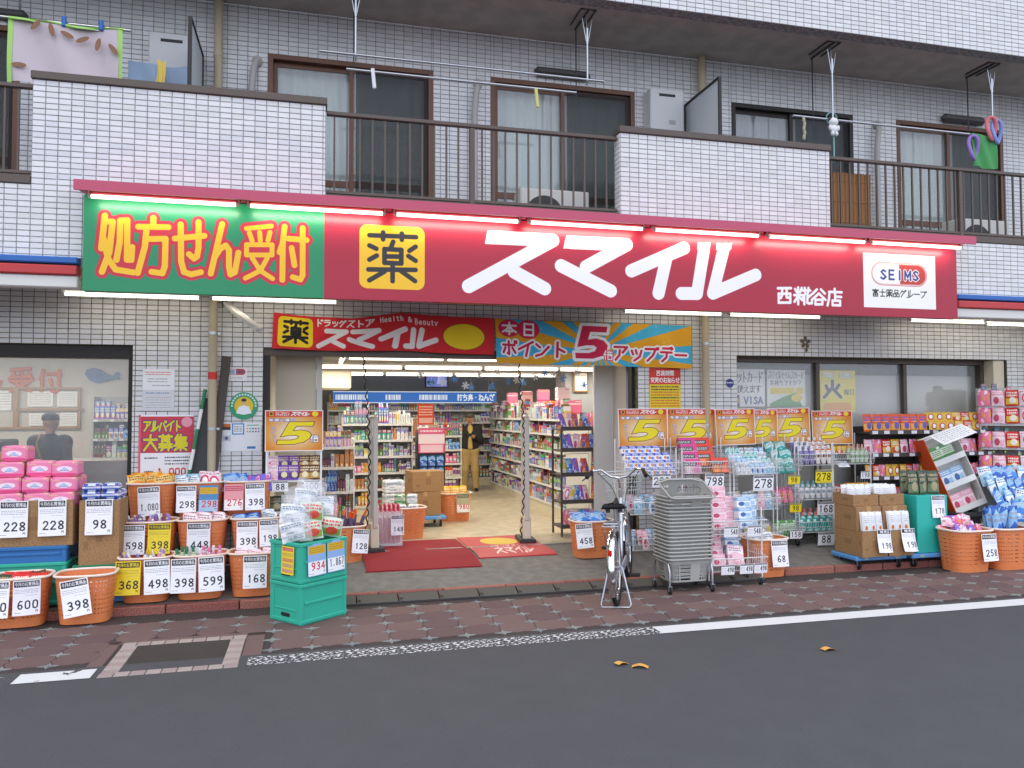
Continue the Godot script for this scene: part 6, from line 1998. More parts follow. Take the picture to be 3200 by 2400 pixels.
	# red door mats
	var drape := func(x0: float, x1: float, z0: float, z1: float, r: Rect2) -> MB:
		var k := MB.new()
		k.grid(func(u, v):
			var z := lerpf(z1, z0, v)
			return V(lerpf(x0, x1, u) + 0.03 * (0.5 - v), lerpf(FLOOR, 0.05, clampf(z, 0, 1)) + 0.012 + 0.002 * sin(u * 9 + v * 7), z), 12, 12, r)
		for e in [[x0, x1, z1]]: k.q(V(e[0], lerpf(FLOOR, 0.05, clampf(e[2], 0, 1)), e[2]), V(e[0], lerpf(FLOOR, 0.05, clampf(e[2], 0, 1)) + 0.012, e[2]), V(e[1], lerpf(FLOOR, 0.05, clampf(e[2], 0, 1)) + 0.012, e[2]), V(e[1], lerpf(FLOOR, 0.05, clampf(e[2], 0, 1)), e[2]), Rect2(r.position, Vector2(0.004, 0.004)))
		return k
	m = drape.call(0.52, 1.69, -0.98, 0.44, Rect2(0, 0, 1, 1))
	solo("door_mat", m, mt("mat_plain", "8e1f28", 0.95), "plain dark red mat at the entrance", "mat", Vector3.ZERO, Vector3.ZERO, "red mats at the entrance")
	m = drape.call(1.71, 2.58, -1.05, 0.18, sheet_rect("mat"))
	solo("door_mat", m, mats.posters, "bright red printed mat with a yellow oval at the entrance", "mat", Vector3.ZERO, Vector3.ZERO, "red mats at the entrance")
	# paper snow ornaments on strings
	for i in 18:
		var x := 1.25 + i * 0.115 + rng.randf_range(-0.03, 0.03)
		var y := rng.randf_range(1.98, 2.2)
		var z := -0.75 + rng.randf_range(-0.15, 0.15)
		var o := thing("paper_ornament", "small %s paper ornament hanging on a string in the entrance" % ["white", "blue"][i % 2], "ornament", V(x, y, z), 0, "%s paper ornaments in the entrance" % ["white", "blue"][i % 2])
		m = MB.new()
		m.cyl(V(0, 0.03, 0), V(0, 2.5 - y, 0), 0.0012, -1, 4, false)
		part(o, "string", m, mats.white_plastic)
		m = MB.new()
		for k in 6:
			m.xf = Transform3D(Basis(V(0, 0, 1), k * PI / 3 + 0.2), Vector3.ZERO)
			m.prism(PackedVector2Array([Vector2(0, -0.006), Vector2(0.042, -0.009), Vector2(0.05, 0), Vector2(0.042, 0.009), Vector2(0, 0.006)]), -0.001 - k * 0.0003, 0.001 + k * 0.0003)
		part(o, "flake", m, mats.white_plastic if i % 2 == 0 else mats.dolly_blue, Vector3.ZERO, V(0, rng.randf_range(-0.8, 0.8), 0))
	# cream wall heater and a wall clock frame
	m = MB.new()
	m.bb(V(0, 0, 0), V(0.55, 0.3, 0.2), 0.03)
	solo("air_conditioner", m, mats.cream, "cream air conditioner high on the wall inside the shop", "air conditioner", V(0.28, 2.2, -3.6), V(0, 0.2, 0))
	var fr := thing("framed_notice", "wooden framed notice on the pillar inside the shop", "picture", V(4.2, 2.2, -3.62))
	m = MB.new()
	m.bb(V(0, 0, 0), V(0.26, 0.34, 0.03), 0.005)
	part(fr, "frame", m, mats.card_edge)
	m = MB.new()
	m.box(V(0, 0, 0.017), V(0.2, 0.28, 0.004), sheet_rect("letter"))
	part(fr, "sheet", m, mats.posters)

func person(label: String, at: Vector3, turn: float, h: float, cloth: Dictionary, pose := "stand") -> Node3D:
	# one continuous body meshed from tapered capsules; clothes take over by region
	var o := thing("person", label, "person", at, turn)
	var s := h / 1.7
	var J := {"hl": V(-0.09, 0.88, 0), "hr": V(0.09, 0.88, 0), "kl": V(-0.11, 0.48, 0.02), "kr": V(0.11, 0.48, 0.03), "al": V(-0.12, 0.09, -0.01), "ar": V(0.13, 0.09, 0.02), "tl": V(-0.13, 0.035, 0.11), "tr": V(0.15, 0.035, 0.14), "p": V(0, 0.96, 0), "q": V(0, 1.0, 0), "q0": V(-0.07, 0.98, 0), "q1": V(0.07, 0.98, 0), "c": V(0, 1.25, 0.0), "n": V(0, 1.44, 0.0), "sl": V(-0.18, 1.36, 0), "sr": V(0.18, 1.36, 0), "el": V(-0.235, 1.09, -0.03), "wl": V(-0.24, 0.86, 0.04), "er": V(0.24, 1.10, 0.02), "wr": V(0.10, 1.18, 0.19)}
	if pose == "down":
		J.er = V(0.235, 1.09, -0.03)
		J.wr = V(0.24, 0.86, 0.05)
	var legs := [["hl", "kl", 0.105, 0.085], ["kl", "al", 0.085, 0.072], ["hr", "kr", 0.105, 0.085], ["kr", "ar", 0.085, 0.072], ["hl", "hr", 0.115, 0.115], ["hl", "p", 0.1, 0.12], ["hr", "p", 0.1, 0.12]]
	var torso := [["q", "c", 0.15, 0.15], ["q0", "q1", 0.125, 0.125], ["c", "n", 0.14, 0.06], ["sl", "sr", 0.08, 0.08], ["sl", "el", 0.078, 0.066], ["el", "wl", 0.066, 0.055], ["sr", "er", 0.078, 0.066], ["er", "wr", 0.066, 0.055], ["q0", "sl", 0.11, 0.08], ["q1", "sr", 0.11, 0.08]]
	# head with jaw, nose and ears, neck
	var hd := {"a": V(0, 1.62, 0.0), "b": V(0, 1.60, 0.02), "c": V(0, 1.545, 0.045), "n0": V(0, 1.42, 0), "n1": V(0, 1.52, 0.0), "x": V(0, 1.60, 0.095), "y": V(0, 1.575, 0.115), "e0": V(-0.078, 1.61, 0), "e1": V(-0.082, 1.575, 0.0), "f0": V(0.078, 1.61, 0), "f1": V(0.082, 1.575, 0.0)}
	var body := capsules(J, legs + torso, s, 0.024, 0.9)
	body.join(capsules(hd, [["a", "b", 0.085, 0.08], ["b", "c", 0.075, 0.05], ["n0", "n1", 0.055, 0.05], ["x", "y", 0.014, 0.017], ["e0", "e1", 0.018, 0.014], ["f0", "f1", 0.018, 0.014]], s, 0.01))
	# hands: palm, thumb and four bent fingers
	for e in [["wl", "el"], ["wr", "er"]]:
		var w: Vector3 = J[e[0]]
		var d: Vector3 = (w - J[e[1]]).normalized()
		var sd := d.cross(V(0, 0, 1) if absf(d.z) < 0.8 else V(0, 1, 0)).normalized()
		var up := sd.cross(d)
		var H := {"a": w, "b": w + d * 0.07}
		var bones := [["a", "b", 0.03, 0.033]]
		for f in 4:
			var r0 := w + d * 0.085 + sd * (f - 1.5) * 0.019
			H["f%d" % f] = r0
			H["g%d" % f] = r0 + d * [0.034, 0.04, 0.037, 0.03][f] + up * 0.008
			H["h%d" % f] = r0 + d * [0.05, 0.058, 0.053, 0.042][f] + up * 0.03
			bones.append(["f%d" % f, "g%d" % f, 0.0095, 0.009])
			bones.append(["g%d" % f, "h%d" % f, 0.009, 0.008])
		H.t0 = w + d * 0.03 + sd * 0.03
		H.t1 = w + d * 0.065 + sd * 0.055 + up * 0.015
		bones.append(["t0", "t1", 0.012, 0.0095])
		body.join(capsules(H, bones, s, 0.0065))
	part(o, "body", body, mats.skin)
	part(o, "trousers", capsules(J, legs, s, 0.022), cloth.trousers)
	part(o, "jacket", capsules(J, torso, s, 0.022), cloth.jacket)
	part(o, "shoe", capsules({"a": J.al + V(0, -0.04, 0), "b": J.tl}, [["a", "b", 0.045, 0.035]], s, 0.014), mats.black)
	part(o, "shoe", capsules({"a": J.ar + V(0, -0.04, 0), "b": J.tr}, [["a", "b", 0.045, 0.035]], s, 0.014), mats.black)
	if cloth.has("shirt"):
		part(o, "shirt", capsules({"a": V(0, 0.97, 0.09), "b": V(0, 1.4, 0.085)}, [["a", "b", 0.075, 0.06]], s, 0.018), cloth.shirt)
	var m := MB.new()
	for e in [-1.0, 1.0]: m.ell(V(e * 0.033, 1.612, 0.092) * s, V(0.011, 0.007, 0.008) * s, 8, 5)
	m.ell(V(0, 1.545, 0.096) * s, V(0.024, 0.006, 0.008) * s, 8, 5)
	part(o, "face_detail", m, mt("eye_dark", "3a2620", 0.5))
	# cap
	m = MB.new()
	m.lathe([Vector2(0.094, 1.625) * s, Vector2(0.098, 1.655) * s, Vector2(0.088, 1.69) * s, Vector2(0.05, 1.715) * s, Vector2(0, 1.72) * s], 16)
	m.grid(func(u, v): return V((u - 0.5) * 0.16, 1.635 + 0.012 * cos((u - 0.5) * 3.0) - v * 0.012, 0.075 + v * 0.075 * cos((u - 0.5) * 2.2)) * s, 8, 3)
	part(o, "cap", m, cloth.cap)
	return o

func capsules(J: Dictionary, bones: Array, s: float, cell: float, slim := 1.0) -> MB:
	# smooth union of tapered capsules, meshed as surface nets
	var lo := V(9, 9, 9)
	var hi := V(-9, -9, -9)
	for b in bones:
		for k in 2:
			var p: Vector3 = J[b[k]] * s
			var r: Vector3 = V(1, 1, 1) * (b[2 + k] * s + cell * 2.5)
			lo = lo.min(p - r)
			hi = hi.max(p + r)
	var n := Vector3i(((hi - lo) / cell).ceil()) + Vector3i.ONE
	var f := PackedFloat32Array()
	f.resize(n.x * n.y * n.z)
	f.fill(1.0)
	var kk := cell * 1.6
	for b in bones:
		var a: Vector3 = J[b[0]] * s
		var e: Vector3 = J[b[1]] * s
		var ra: float = b[2] * s * slim
		var rb: float = b[3] * s * slim
		var R := V(1, 1, 1) * (maxf(ra, rb) + cell * 2.4)
		var i0 := Vector3i(((a.min(e) - R - lo) / cell).floor()).clamp(Vector3i.ZERO, n - Vector3i.ONE)
		var i1 := Vector3i(((a.max(e) + R - lo) / cell).ceil()).clamp(Vector3i.ZERO, n - Vector3i.ONE)
		var d := e - a
		var l2 := maxf(d.length_squared(), 1e-8)
		for z in range(i0.z, i1.z + 1):
			for y in range(i0.y, i1.y + 1):
				for x in range(i0.x, i1.x + 1):
					var p := lo + Vector3(x, y, z) * cell
					var t := clampf((p - a).dot(d) / l2, 0.0, 1.0)
					var v := p.distance_to(a + d * t) - lerpf(ra, rb, t)
					var q := (z * n.y + y) * n.x + x
					var w := f[q]
					var hh := clampf(0.5 + 0.5 * (w - v) / kk, 0.0, 1.0)
					f[q] = lerpf(w, v, hh) - kk * hh * (1.0 - hh)
	var m := MB.new()
	var idx := {}
	for z in n.z - 1:
		for y in n.y - 1:
			for x in n.x - 1:
				var c := Vector3.ZERO
				var cnt := 0
				var g := PackedFloat32Array()
				for k in 8: g.append(f[((z + (k >> 2)) * n.y + y + ((k >> 1) & 1)) * n.x + x + (k & 1)])
				var neg := 0
				for k in 8: if g[k] < 0: neg += 1
				if neg == 0 or neg == 8: continue
				for ed in [[0, 1], [2, 3], [4, 5], [6, 7], [0, 2], [1, 3], [4, 6], [5, 7], [0, 4], [1, 5], [2, 6], [3, 7]]:
					var u := g[ed[0]]
					var v := g[ed[1]]
					if (u < 0) == (v < 0): continue
					var t := u / (u - v)
					var pa := V(ed[0] & 1, (ed[0] >> 1) & 1, ed[0] >> 2)
					var pb := V(ed[1] & 1, (ed[1] >> 1) & 1, ed[1] >> 2)
					c += pa.lerp(pb, t)
					cnt += 1
				var nn := V(g[1] + g[3] + g[5] + g[7] - g[0] - g[2] - g[4] - g[6], g[2] + g[3] + g[6] + g[7] - g[0] - g[1] - g[4] - g[5], g[4] + g[5] + g[6] + g[7] - g[0] - g[1] - g[2] - g[3])
				idx[Vector3i(x, y, z)] = m.pt(lo + (V(x, y, z) + c / cnt) * cell, nn, Vector2.ZERO)
	for k in idx:
		for ax in 3:
			var a1 := Vector3i.ZERO
			var a2 := Vector3i.ZERO
			a1[(ax + 1) % 3] = 1
			a2[(ax + 2) % 3] = 1
			if not (idx.has(k - a1) and idx.has(k - a2) and idx.has(k - a1 - a2)): continue
			var e := Vector3i.ZERO
			e[ax] = 1
			var q0: Vector3i = k
			var v0 := f[(q0.z * n.y + q0.y) * n.x + q0.x]
			var q1: Vector3i = k + e
			if q1.x >= n.x or q1.y >= n.y or q1.z >= n.z: continue
			var v1 := f[(q1.z * n.y + q1.y) * n.x + q1.x]
			if (v0 < 0) == (v1 < 0): continue
			var A: int = idx[k]
			var B: int = idx[k - a1]
			var C: int = idx[k - a1 - a2]
			var D: int = idx[k - a2]
			if v0 < 0: m.ix.append_array([A, C, B, A, D, C])
			else: m.ix.append_array([A, B, C, A, C, D])
	return m

func entrance_goods() -> void:
	var F := FLOOR + 0.003
	# basket of wrapped umbrellas
	basket("orange basket of purple wrapped umbrellas left of the entrance mat", V(0.33, 0.165, -0.03), 0.1, 0.95)
	for i in 12:
		var o := thing("umbrella", "purple umbrella with an orange end in the basket by the entrance", "umbrella", V(0.24 + (i % 4) * 0.06, 0.3, -0.1 + (i / 4) * 0.06), 0, "umbrellas in the entrance basket")
		o.rotation = V(rng.randf_range(-0.3, 0.3), 0, rng.randf_range(-0.45, 0.1))
		var m := MB.new()
		m.cyl(V(0, 0, 0), V(0, 0.34, 0), 0.012, 0.02, 8)
		part(o, "cover", m, mt("umbrella_purple", "6e5a7a", 0.35))
		m = MB.new()
		m.cyl(V(0, 0.34, 0), V(0, 0.4, 0), 0.016, 0.013, 8)
		part(o, "handle", m, mt("umbrella_orange", "e8641f", 0.4))
	price_card("white price card 128 leaning on the umbrella basket", V(0.50, 0.51, 0.14), 20, 0.17, 0.25, -0.12, -0.06)
	# pink bin
	var pb := thing("pink_bin", "clear bin of pink topped sticks beside the anti theft gate", "bin", V(0.87, F, -0.78))
	var m := MB.new()
	for e in [-1.0, 1.0]:
		m.box(V(0, 0.2, e * 0.13), V(0.28, 0.4, 0.006))
		m.box(V(e * 0.137, 0.2, 0), V(0.006, 0.4, 0.25))
	part(pb, "wall", m, mats.clear_film)
	m = MB.new()
	m.box(V(0, 0.02, 0), V(0.26, 0.03, 0.24))
	part(pb, "base", m, mats.white_plastic)
	for i in 20:
		bottle("pink topped stick in the clear bin", "sticks in the clear bin", V(0.77 + (i % 5) * 0.05, F + 0.04, -0.87 + (i / 5) * 0.055), 0.43, 0.022, 26, mt("pink_top", "d83a6a", 0.4))
	price_card("white price card 148 on the clear bin with pink sticks", V(0.95, F + 0.36, -0.64), 21, 0.16, 0.3, -0.04, -0.02)
	basket("orange basket of paper rolls inside the entrance behind the pink sticks", V(1.14, F, -1.28), 0.2, 0.95)
	for i in 6:
		goods("roll_pack", soft_pack(0.13, 0.11, 0.12, [10, 13, 10][i % 3]), "white roll pack in the basket behind the pink sticks", "paper roll", "roll packs inside the entrance", V(1.05 + (i % 2) * 0.15, F + 0.3 + (i / 4) * 0.11, -1.34 + (i / 2 % 2) * 0.12), V(0, rng.randf_range(-0.3, 0.3), 0))
	for i in 4:
		goods("roll_pack", soft_pack(0.26, 0.16, 0.2, 10), "large white roll pack stacked beside the basket", "paper roll", "large roll packs inside the entrance", V(1.02, F + i * 0.165, -1.85), V(0, 0.1, 0))
	dolly("blue dolly carrying two cardboard boxes inside the shop", V(1.47, F, -2.25), Vector2(0.52, 0.44), 0.1)
	carton("lower cardboard box on the dolly inside the shop", V(1.45, F + 0.15, -2.25), 0.1, V(0.42, 0.32, 0.36))
	carton("upper cardboard box with a blue band on the dolly inside the shop", V(1.48, F + 0.472, -2.25), 0.16, V(0.44, 0.27, 0.36))
	basket("orange basket of yellow bags in the aisle inside the shop", V(1.97, F, -2.65), 0.1)
	for i in 5:
		goods("snack_bag", bag_pack(0.15, 0.2, 0.07, 24, i), "yellow snack bag in the basket in the aisle", "snack bag", "yellow snack bags in the aisle basket", V(1.84 + (i % 3) * 0.12, F + 0.28, -2.72 + (i / 3) * 0.12), V(-0.1, rng.randf_range(-0.5, 0.5), 0))
	price_card("green and white card with red figures 980 on the aisle basket", V(2.05, F + 0.4, -2.465), 22, 0.19, 0.1, 0, -0.04)
	# display stand with blue packs and a pink board
	var ds := thing("display_stand", "black display stand of blue boxes with a pink header in the aisle", "display stand", V(1.68, F, -3.1))
	m = MB.new()
	m.bb(V(0, 0.62, 0), V(0.4, 1.24, 0.3), 0.006)
	part(ds, "body", m, mats.black)
	m = MB.new()
	m.box(V(0, 1.12, 0.154), V(0.38, 0.36, 0.006), sheet_rect("pop"), Rect2(sheet_rect("pop").position, Vector2(0.004, 0.004)))
	part(ds, "header", m, mats.posters)
	m = MB.new()
	m.box(V(-0.08, 1.5, 0.12), V(0.24, 0.3, 0.006), sheet_rect("orange_card"), Rect2(sheet_rect("orange_card").position, Vector2(0.004, 0.004)))
	part(ds, "topper", m, mats.posters)
	for i in 6:
		goods("blue_box", box_pack(0.1, 0.15, 0.03, 31), "blue box on the black display stand in the aisle", "box", "blue boxes on the display stand", V(1.56 + (i % 3) * 0.12, F + 0.58 + (i / 3) * 0.17, -2.93))
	# the customer in the aisle and the man behind the stand
	person("person in a dark jacket, khaki trousers and a grey cap standing in the aisle", V(2.98, F, -6.65), -0.15, 1.5, {"trousers": mt("khaki", "b59862", 0.85), "jacket": mt("jacket_dark", "26282a", 0.85), "shirt": mt("shirt_tan", "c8a860", 0.85), "cap": mt("cap_grey", "5c5650", 0.9)})

func pharmacy_room() -> void:
	# room behind the window at the left edge
	var m := MB.new()
	m.box(V(-3.6, FLOOR - 0.02, -1.7), V(5.7, 0.04, 3.0))
	structure("pharmacy_floor", m, mats.vinyl)
	m = MB.new()
	m.box(V(-3.6, 2.75, -1.7), V(5.7, 0.1, 3.0))
	structure("pharmacy_ceiling", m, mats.ceiling)
	m = MB.new()
	m.box(V(-3.6, 1.46, -3.25), V(5.7, 2.6, 0.1))
	structure("pharmacy_back_wall", m, mats.wall_in)
	m = MB.new()
	m.box(V(-6.4, 1.46, -1.7), V(0.1, 2.6, 3.1))
	structure("pharmacy_side_wall", m, mats.wall_in)
	m = MB.new()
	m.box(V(-0.78, 1.46, -1.75), V(0.1, 2.6, 2.98))
	structure("pharmacy_side_wall", m, mats.wall_in)
	var w := thing("pharmacy_window", "shop window with a dark top rail at the street corner end", "window")
	m = MB.new()
	m.box(V(-3.85, 2.31, -0.1), V(4.27, 0.13, 0.1))
	m.box(V(-1.735, 1.43, -0.1), V(0.045, 1.62, 0.1))
	m.box(V(-3.85, 0.64, -0.1), V(4.27, 0.05, 0.1))
	part(w, "frame", m, mats.dark_frame)
	m = MB.new()
	m.box(V(-3.85, 1.455, -0.1), V(4.18, 1.57, 0.006))
	part(w, "pane", m, mats.glass)
	tube_lamp("ceiling_tube", "lit ceiling tube inside the pharmacy room, nearer the entrance", "pharmacy ceiling tubes", V(-3.0, 2.62, -1.6), 1.18, 0, V(0, -1, 0), 3.0, mats.white_plastic, V(0, 0.05, 0))
	tube_lamp("ceiling_tube", "lit ceiling tube inside the pharmacy room, at the street corner", "pharmacy ceiling tubes", V(-4.6, 2.62, -1.6), 1.18, 0, V(0, -1, 0), 3.0, mats.white_plastic, V(0, 0.05, 0))
	# orange letters on the back wall
	var k := 0
	for e in [["ん", -4.12, 0.28, 0.28], ["受", -3.74, 0.27, 0.30], ["付", -3.39, 0.27, 0.31]]:
		m = MB.new()
		var q := 0
		for pl in strokes(e[0]):
			for i in pl.size() - 1:
				var a := V(e[1] + pl[i].x * e[2] - 0.1, 2.30 - pl[i].y * e[3], -3.185)
				var b := V(e[1] + pl[i + 1].x * e[2] - 0.1, 2.30 - pl[i + 1].y * e[3], -3.185)
				m.tube([a, a.lerp(b, 0.5), b], 0.026, 8)
			q += 1
		solo("orange_letter", m, mt("letter_orange", "d8702c", 0.6), ["first", "second", "third"][k] + " orange letter on the wall inside the pharmacy", "letter", Vector3.ZERO, Vector3.ZERO, "orange letters in the pharmacy")
		k += 1
	# blue whale cut-out
	var wh := thing("whale_cutout", "blue whale cut-out on the pharmacy wall", "wall decoration", V(-2.72, 2.235, -3.17))
	m = MB.new()
	m.prism(PackedVector2Array([Vector2(-0.22, 0.0), Vector2(-0.2, 0.06), Vector2(-0.12, 0.085), Vector2(-0.03, 0.06), Vector2(0.05, 0.0), Vector2(0.12, -0.02), Vector2(0.17, 0.03), Vector2(0.21, 0.02), Vector2(0.19, -0.03), Vector2(0.21, -0.07), Vector2(0.15, -0.06), Vector2(0.05, -0.09), Vector2(-0.08, -0.12), Vector2(-0.17, -0.08)]), 0.0, 0.02, 0.004)
	part(wh, "body", m, mt("whale_blue", "2c5a98", 0.6))
	# notice board
	var nb := thing("notice_board", "notice board with wooden frame and papers in the pharmacy", "notice board", V(-3.55, 1.78, -3.18))
	m = MB.new()
	for e in [[0, 0.26, 1.1, 0.03], [0, -0.26, 1.1, 0.03], [-0.55, 0, 0.03, 0.55], [0.55, 0, 0.03, 0.55], [-0.2, 0, 0.06, 0.5], [0.2, -0.02, 0.8, 0.035]]:
		m.bb(V(e[0], e[1], 0.015), V(e[2], e[3], 0.03), 0.004)
	part(nb, "frame", m, mt("oak", "a87f4a", 0.6))
	for e in [[-0.38, 0.1, 0.24, 0.26], [0.08, 0.12, 0.3, 0.2], [0.4, 0.12, 0.24, 0.2], [0.1, -0.15, 0.3, 0.16], [0.42, -0.15, 0.2, 0.18]]:
		m = MB.new()
		m.box(V(e[0], e[1], 0.004), V(e[2], e[3], 0.004), sheet_rect("letter"))
		part(nb, "paper", m, mats.posters)
	gondola("cluttered grey cabinet shelves behind the pharmacy counter", V(-2.75, FLOOR, -2.75), V(1, 0, 0), V(0, 0, 1), 1.0, 0.4, [0.6, 0.95, 1.2, 1.45], 1.75, mats.grey_plastic, 121, "pharmacy cabinets")
	m = MB.new()
	m.bb(V(0, 0.5, 0), V(1.5, 1.0, 0.5), 0.01)
	solo("pharmacy_counter", m, mats.grey_plastic, "grey pharmacy counter behind the window", "counter", V(-2.3, FLOOR, -1.7))
	var ch := thing("office_machine", "black office machine with a paper slot at the street corner end", "machine", V(-3.55, FLOOR, -1.5))
	m = MB.new()
	m.bb(V(0, 0.62, 0), V(0.6, 1.24, 0.5), 0.02)
	part(ch, "body", m, mats.black)
	m = MB.new()
	m.box(V(0.08, 1.05, 0.252), V(0.2, 0.1, 0.006))
	part(ch, "display", m, mats.white_plastic)
	m = MB.new()
	m.box(V(0, 0.9, 0.252), V(0.5, 0.012, 0.006))
	part(ch, "slot", m, mats.steel)
	var p := person("person in black jacket and cap with a tan strap seen from behind", V(-2.76, FLOOR, -1.15), PI - 0.3, 1.52, {"trousers": mt("trouser_black", "1c1c1e", 0.9), "jacket": mt("jacket_black", "222226", 0.8), "cap": mt("cap_black", "191917", 0.9)}, "down")
	m = MB.new()
	m.tube([V(0.1, 1.27, 0.1), V(0.11, 1.30, -0.0), V(0.06, 1.2, -0.135), V(-0.03, 1.0, -0.155), V(-0.14, 0.8, -0.09), V(-0.15, 0.78, 0.02)], 0.014, 6)
	part(p, "strap", m, mt("strap_tan", "8a6038", 0.7))

# ---------------------------------------------------------------- right of the entrance
func right_display() -> void:
	var ap := func(z: float) -> float: return lerpf(FLOOR, 0.05, clampf(z, 0, 1))
	basket("orange basket of blue bags behind the bicycle", V(2.95, ap.call(0.28), 0.25), 0.05)
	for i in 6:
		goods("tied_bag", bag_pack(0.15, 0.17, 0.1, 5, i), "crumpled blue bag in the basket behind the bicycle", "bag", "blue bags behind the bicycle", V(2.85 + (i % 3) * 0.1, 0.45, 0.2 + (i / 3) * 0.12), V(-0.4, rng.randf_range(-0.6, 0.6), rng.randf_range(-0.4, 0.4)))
	price_card("white price card 458 on the basket behind the bicycle", V(2.80, 0.52, 0.44), 23, 0.18, -0.15, 0.08, -0.06)
	# wire racks A to F along the wall and the window
	var R := [[3.55, 0.38, 0.60, [0.2, 0.58, 1.0]], [4.22, 0.36, 0.58, [0.2, 0.58, 1.0]], [4.83, 0.36, 0.54, [0.2, 0.58, 0.98]], [5.32, 0.2, 0.34, [0.2, 0.58, 0.98]], [5.72, 0.16, 0.50, [0.24, 0.62, 1.02]], [6.26, 0.14, 0.52, [0.24, 0.62, 1.02]]]
	var nm := ["of blue boxes nearest the entrance", "of red and pink boxes", "of small white pouches", "of teal bags", "of white and orange bottles", "of sprays beside the snack shelves"]
	for i in 6: wire_rack("white wire rack %s" % nm[i], V(R[i][0], ap.call(R[i][1]), R[i][1]), R[i][2], 0.36, R[i][3].map(func(y): return y - 0.1), 1.28)
	# first rack: rows of blue boxes, stepped
	for r in 4:
		for c in 6:
			if r == 3 and c > 4: continue
			goods("medicine_box", box_pack(0.088, 0.085, 0.05, 16), "blue and white box in the rack nearest the entrance", "box", "blue boxes in the first rack", V(3.32 + c * 0.092, 1.02 + r * 0.075, 0.52 - r * 0.065), V(-0.25, rng.randf_range(-0.05, 0.05), 0))
	for c in 6:
		goods("refill_pouch", bag_pack(0.09, 0.2, 0.05, [27, 3, 26][c % 3], c), "pale pouch low in the rack nearest the entrance", "pouch", "pouches low in the first rack", V(3.33 + c * 0.09, 0.6 if c % 2 else 0.22, 0.46), V(-0.15, rng.randf_range(-0.3, 0.3), 0))
	for i in 3:
		for r in 2:
			for c in 6:
				goods("wipe_pack", bag_pack(0.085, 0.17, 0.05, [[27, 3, 26], [4, 11, 26], [3, 10, 12]][i][(c + r) % 3], c), "pale pack on the %s level of the %s wire rack" % [["lowest", "middle"][r], ["first", "second", "third"][i]], "pack", "packs on the %s level of the %s rack" % [["lowest", "middle"][r], ["first", "second", "third"][i]], V([3.31, 3.98, 4.61][i] + c * 0.094, ap.call(0.37) + [0.12, 0.5][r], 0.37 - 0.04 * (c % 2)), V(-0.2, rng.randf_range(-0.25, 0.25), rng.randf_range(-0.1, 0.1)))
	# second rack: large flat boxes
	for e in [[4.05, 1.02, 0.50, 17], [4.05, 1.10, 0.46, 17], [4.05, 1.18, 0.42, 17], [4.24, 1.18, 0.42, 18], [4.24, 1.10, 0.46, 18], [4.36, 1.03, 0.54, 18], [4.24, 1.25, 0.36, 18], [4.06, 1.25, 0.36, 17]]:
		goods("gift_box", box_pack(0.2, 0.17, 0.06, e[3]), "%s flat box in the second wire rack" % ("magenta" if e[3] == 17 else "red"), "box", "flat boxes in the second rack", V(e[0], e[1], e[2]), V(-0.35, rng.randf_range(-0.04, 0.04), 0))
	for c in 5:
		goods("gift_box", box_pack(0.1, 0.16, 0.06, [18, 26, 0][c % 3]), "small box low in the second wire rack", "box", "small boxes in the second rack", V(3.99 + c * 0.11, 0.6, 0.46), V(-0.2, rng.randf_range(-0.2, 0.2), 0))
	# third rack: pouches in rows
	for r in 4:
		for c in 8:
			goods("tooth_pouch", bag_pack(0.058, 0.13, 0.02, [10, 27, 3, 19][(r + c / 3) % 4], c), "slim white pouch in the third wire rack", "pouch", "slim pouches in the third rack", V(4.61 + c * 0.062, 1.0 + r * 0.055, 0.50 - r * 0.075), V(-0.25, rng.randf_range(-0.15, 0.15), 0))
	for c in 5:
		goods("refill_pouch", bag_pack(0.09, 0.18, 0.05, [11, 3, 10][c % 3], c), "pale pouch low in the third wire rack", "pouch", "pouches low in the third rack", V(4.64 + c * 0.095, 0.6, 0.46), V(-0.2, 0, 0))
	# fourth rack: teal bags, pink bottles below
	for c in 9:
		goods("teal_bag", bag_pack(0.13, 0.18, 0.07, 19, c), "crumpled teal bag in the fourth wire rack", "bag", "teal bags in the fourth rack", V(5.22 + (c % 2) * 0.13, 1.0 + c / 3 * 0.09, 0.36 - c / 3 * 0.08), V(-0.2, rng.randf_range(-0.4, 0.4), rng.randf_range(-0.2, 0.2)))
	for c in 6: bottle("pink bottle in the fourth wire rack", "pink bottles in the fourth rack", V(5.22 + (c % 3) * 0.08, ap.call(0.2) + 0.5, 0.34 - c / 3 * 0.08), 0.18, 0.03, 30, mt("pink_cap", "e87aa8", 0.4), 0.0, V(-0.1, 0, 0.1))
	for c in 4: goods("refill_pouch", bag_pack(0.1, 0.18, 0.06, 13, c), "green pouch low in the fourth wire rack", "pouch", "green pouches in the fourth rack", V(5.2 + (c % 3) * 0.1, ap.call(0.2) + 0.12, 0.32), V(-0.15, 0, 0))
	# fifth rack: bottles on three levels
	for r in 3:
		for c in 6:
			bottle("%s bottle on the top level of the fifth rack" % ("white" if c < 3 else "orange"), "%s bottles of the fifth rack" % ("white" if c < 3 else "orange"), V(5.52 + c * 0.076, ap.call(0.16) + 0.93 + r * 0.045, 0.31 - r * 0.08), 0.22, 0.037, 20 if c < 3 else 21, mats.white_plastic)
	for r in 2:
		for c in 6: bottle("white spray bottle on the middle level of the fifth rack", "spray bottles of the fifth rack", V(5.53 + c * 0.075, ap.call(0.16) + 0.53 + r * 0.03, 0.31 - r * 0.09), 0.17, 0.032, 10, mt("teal_cap", "7ac0c0", 0.4), 0.4)
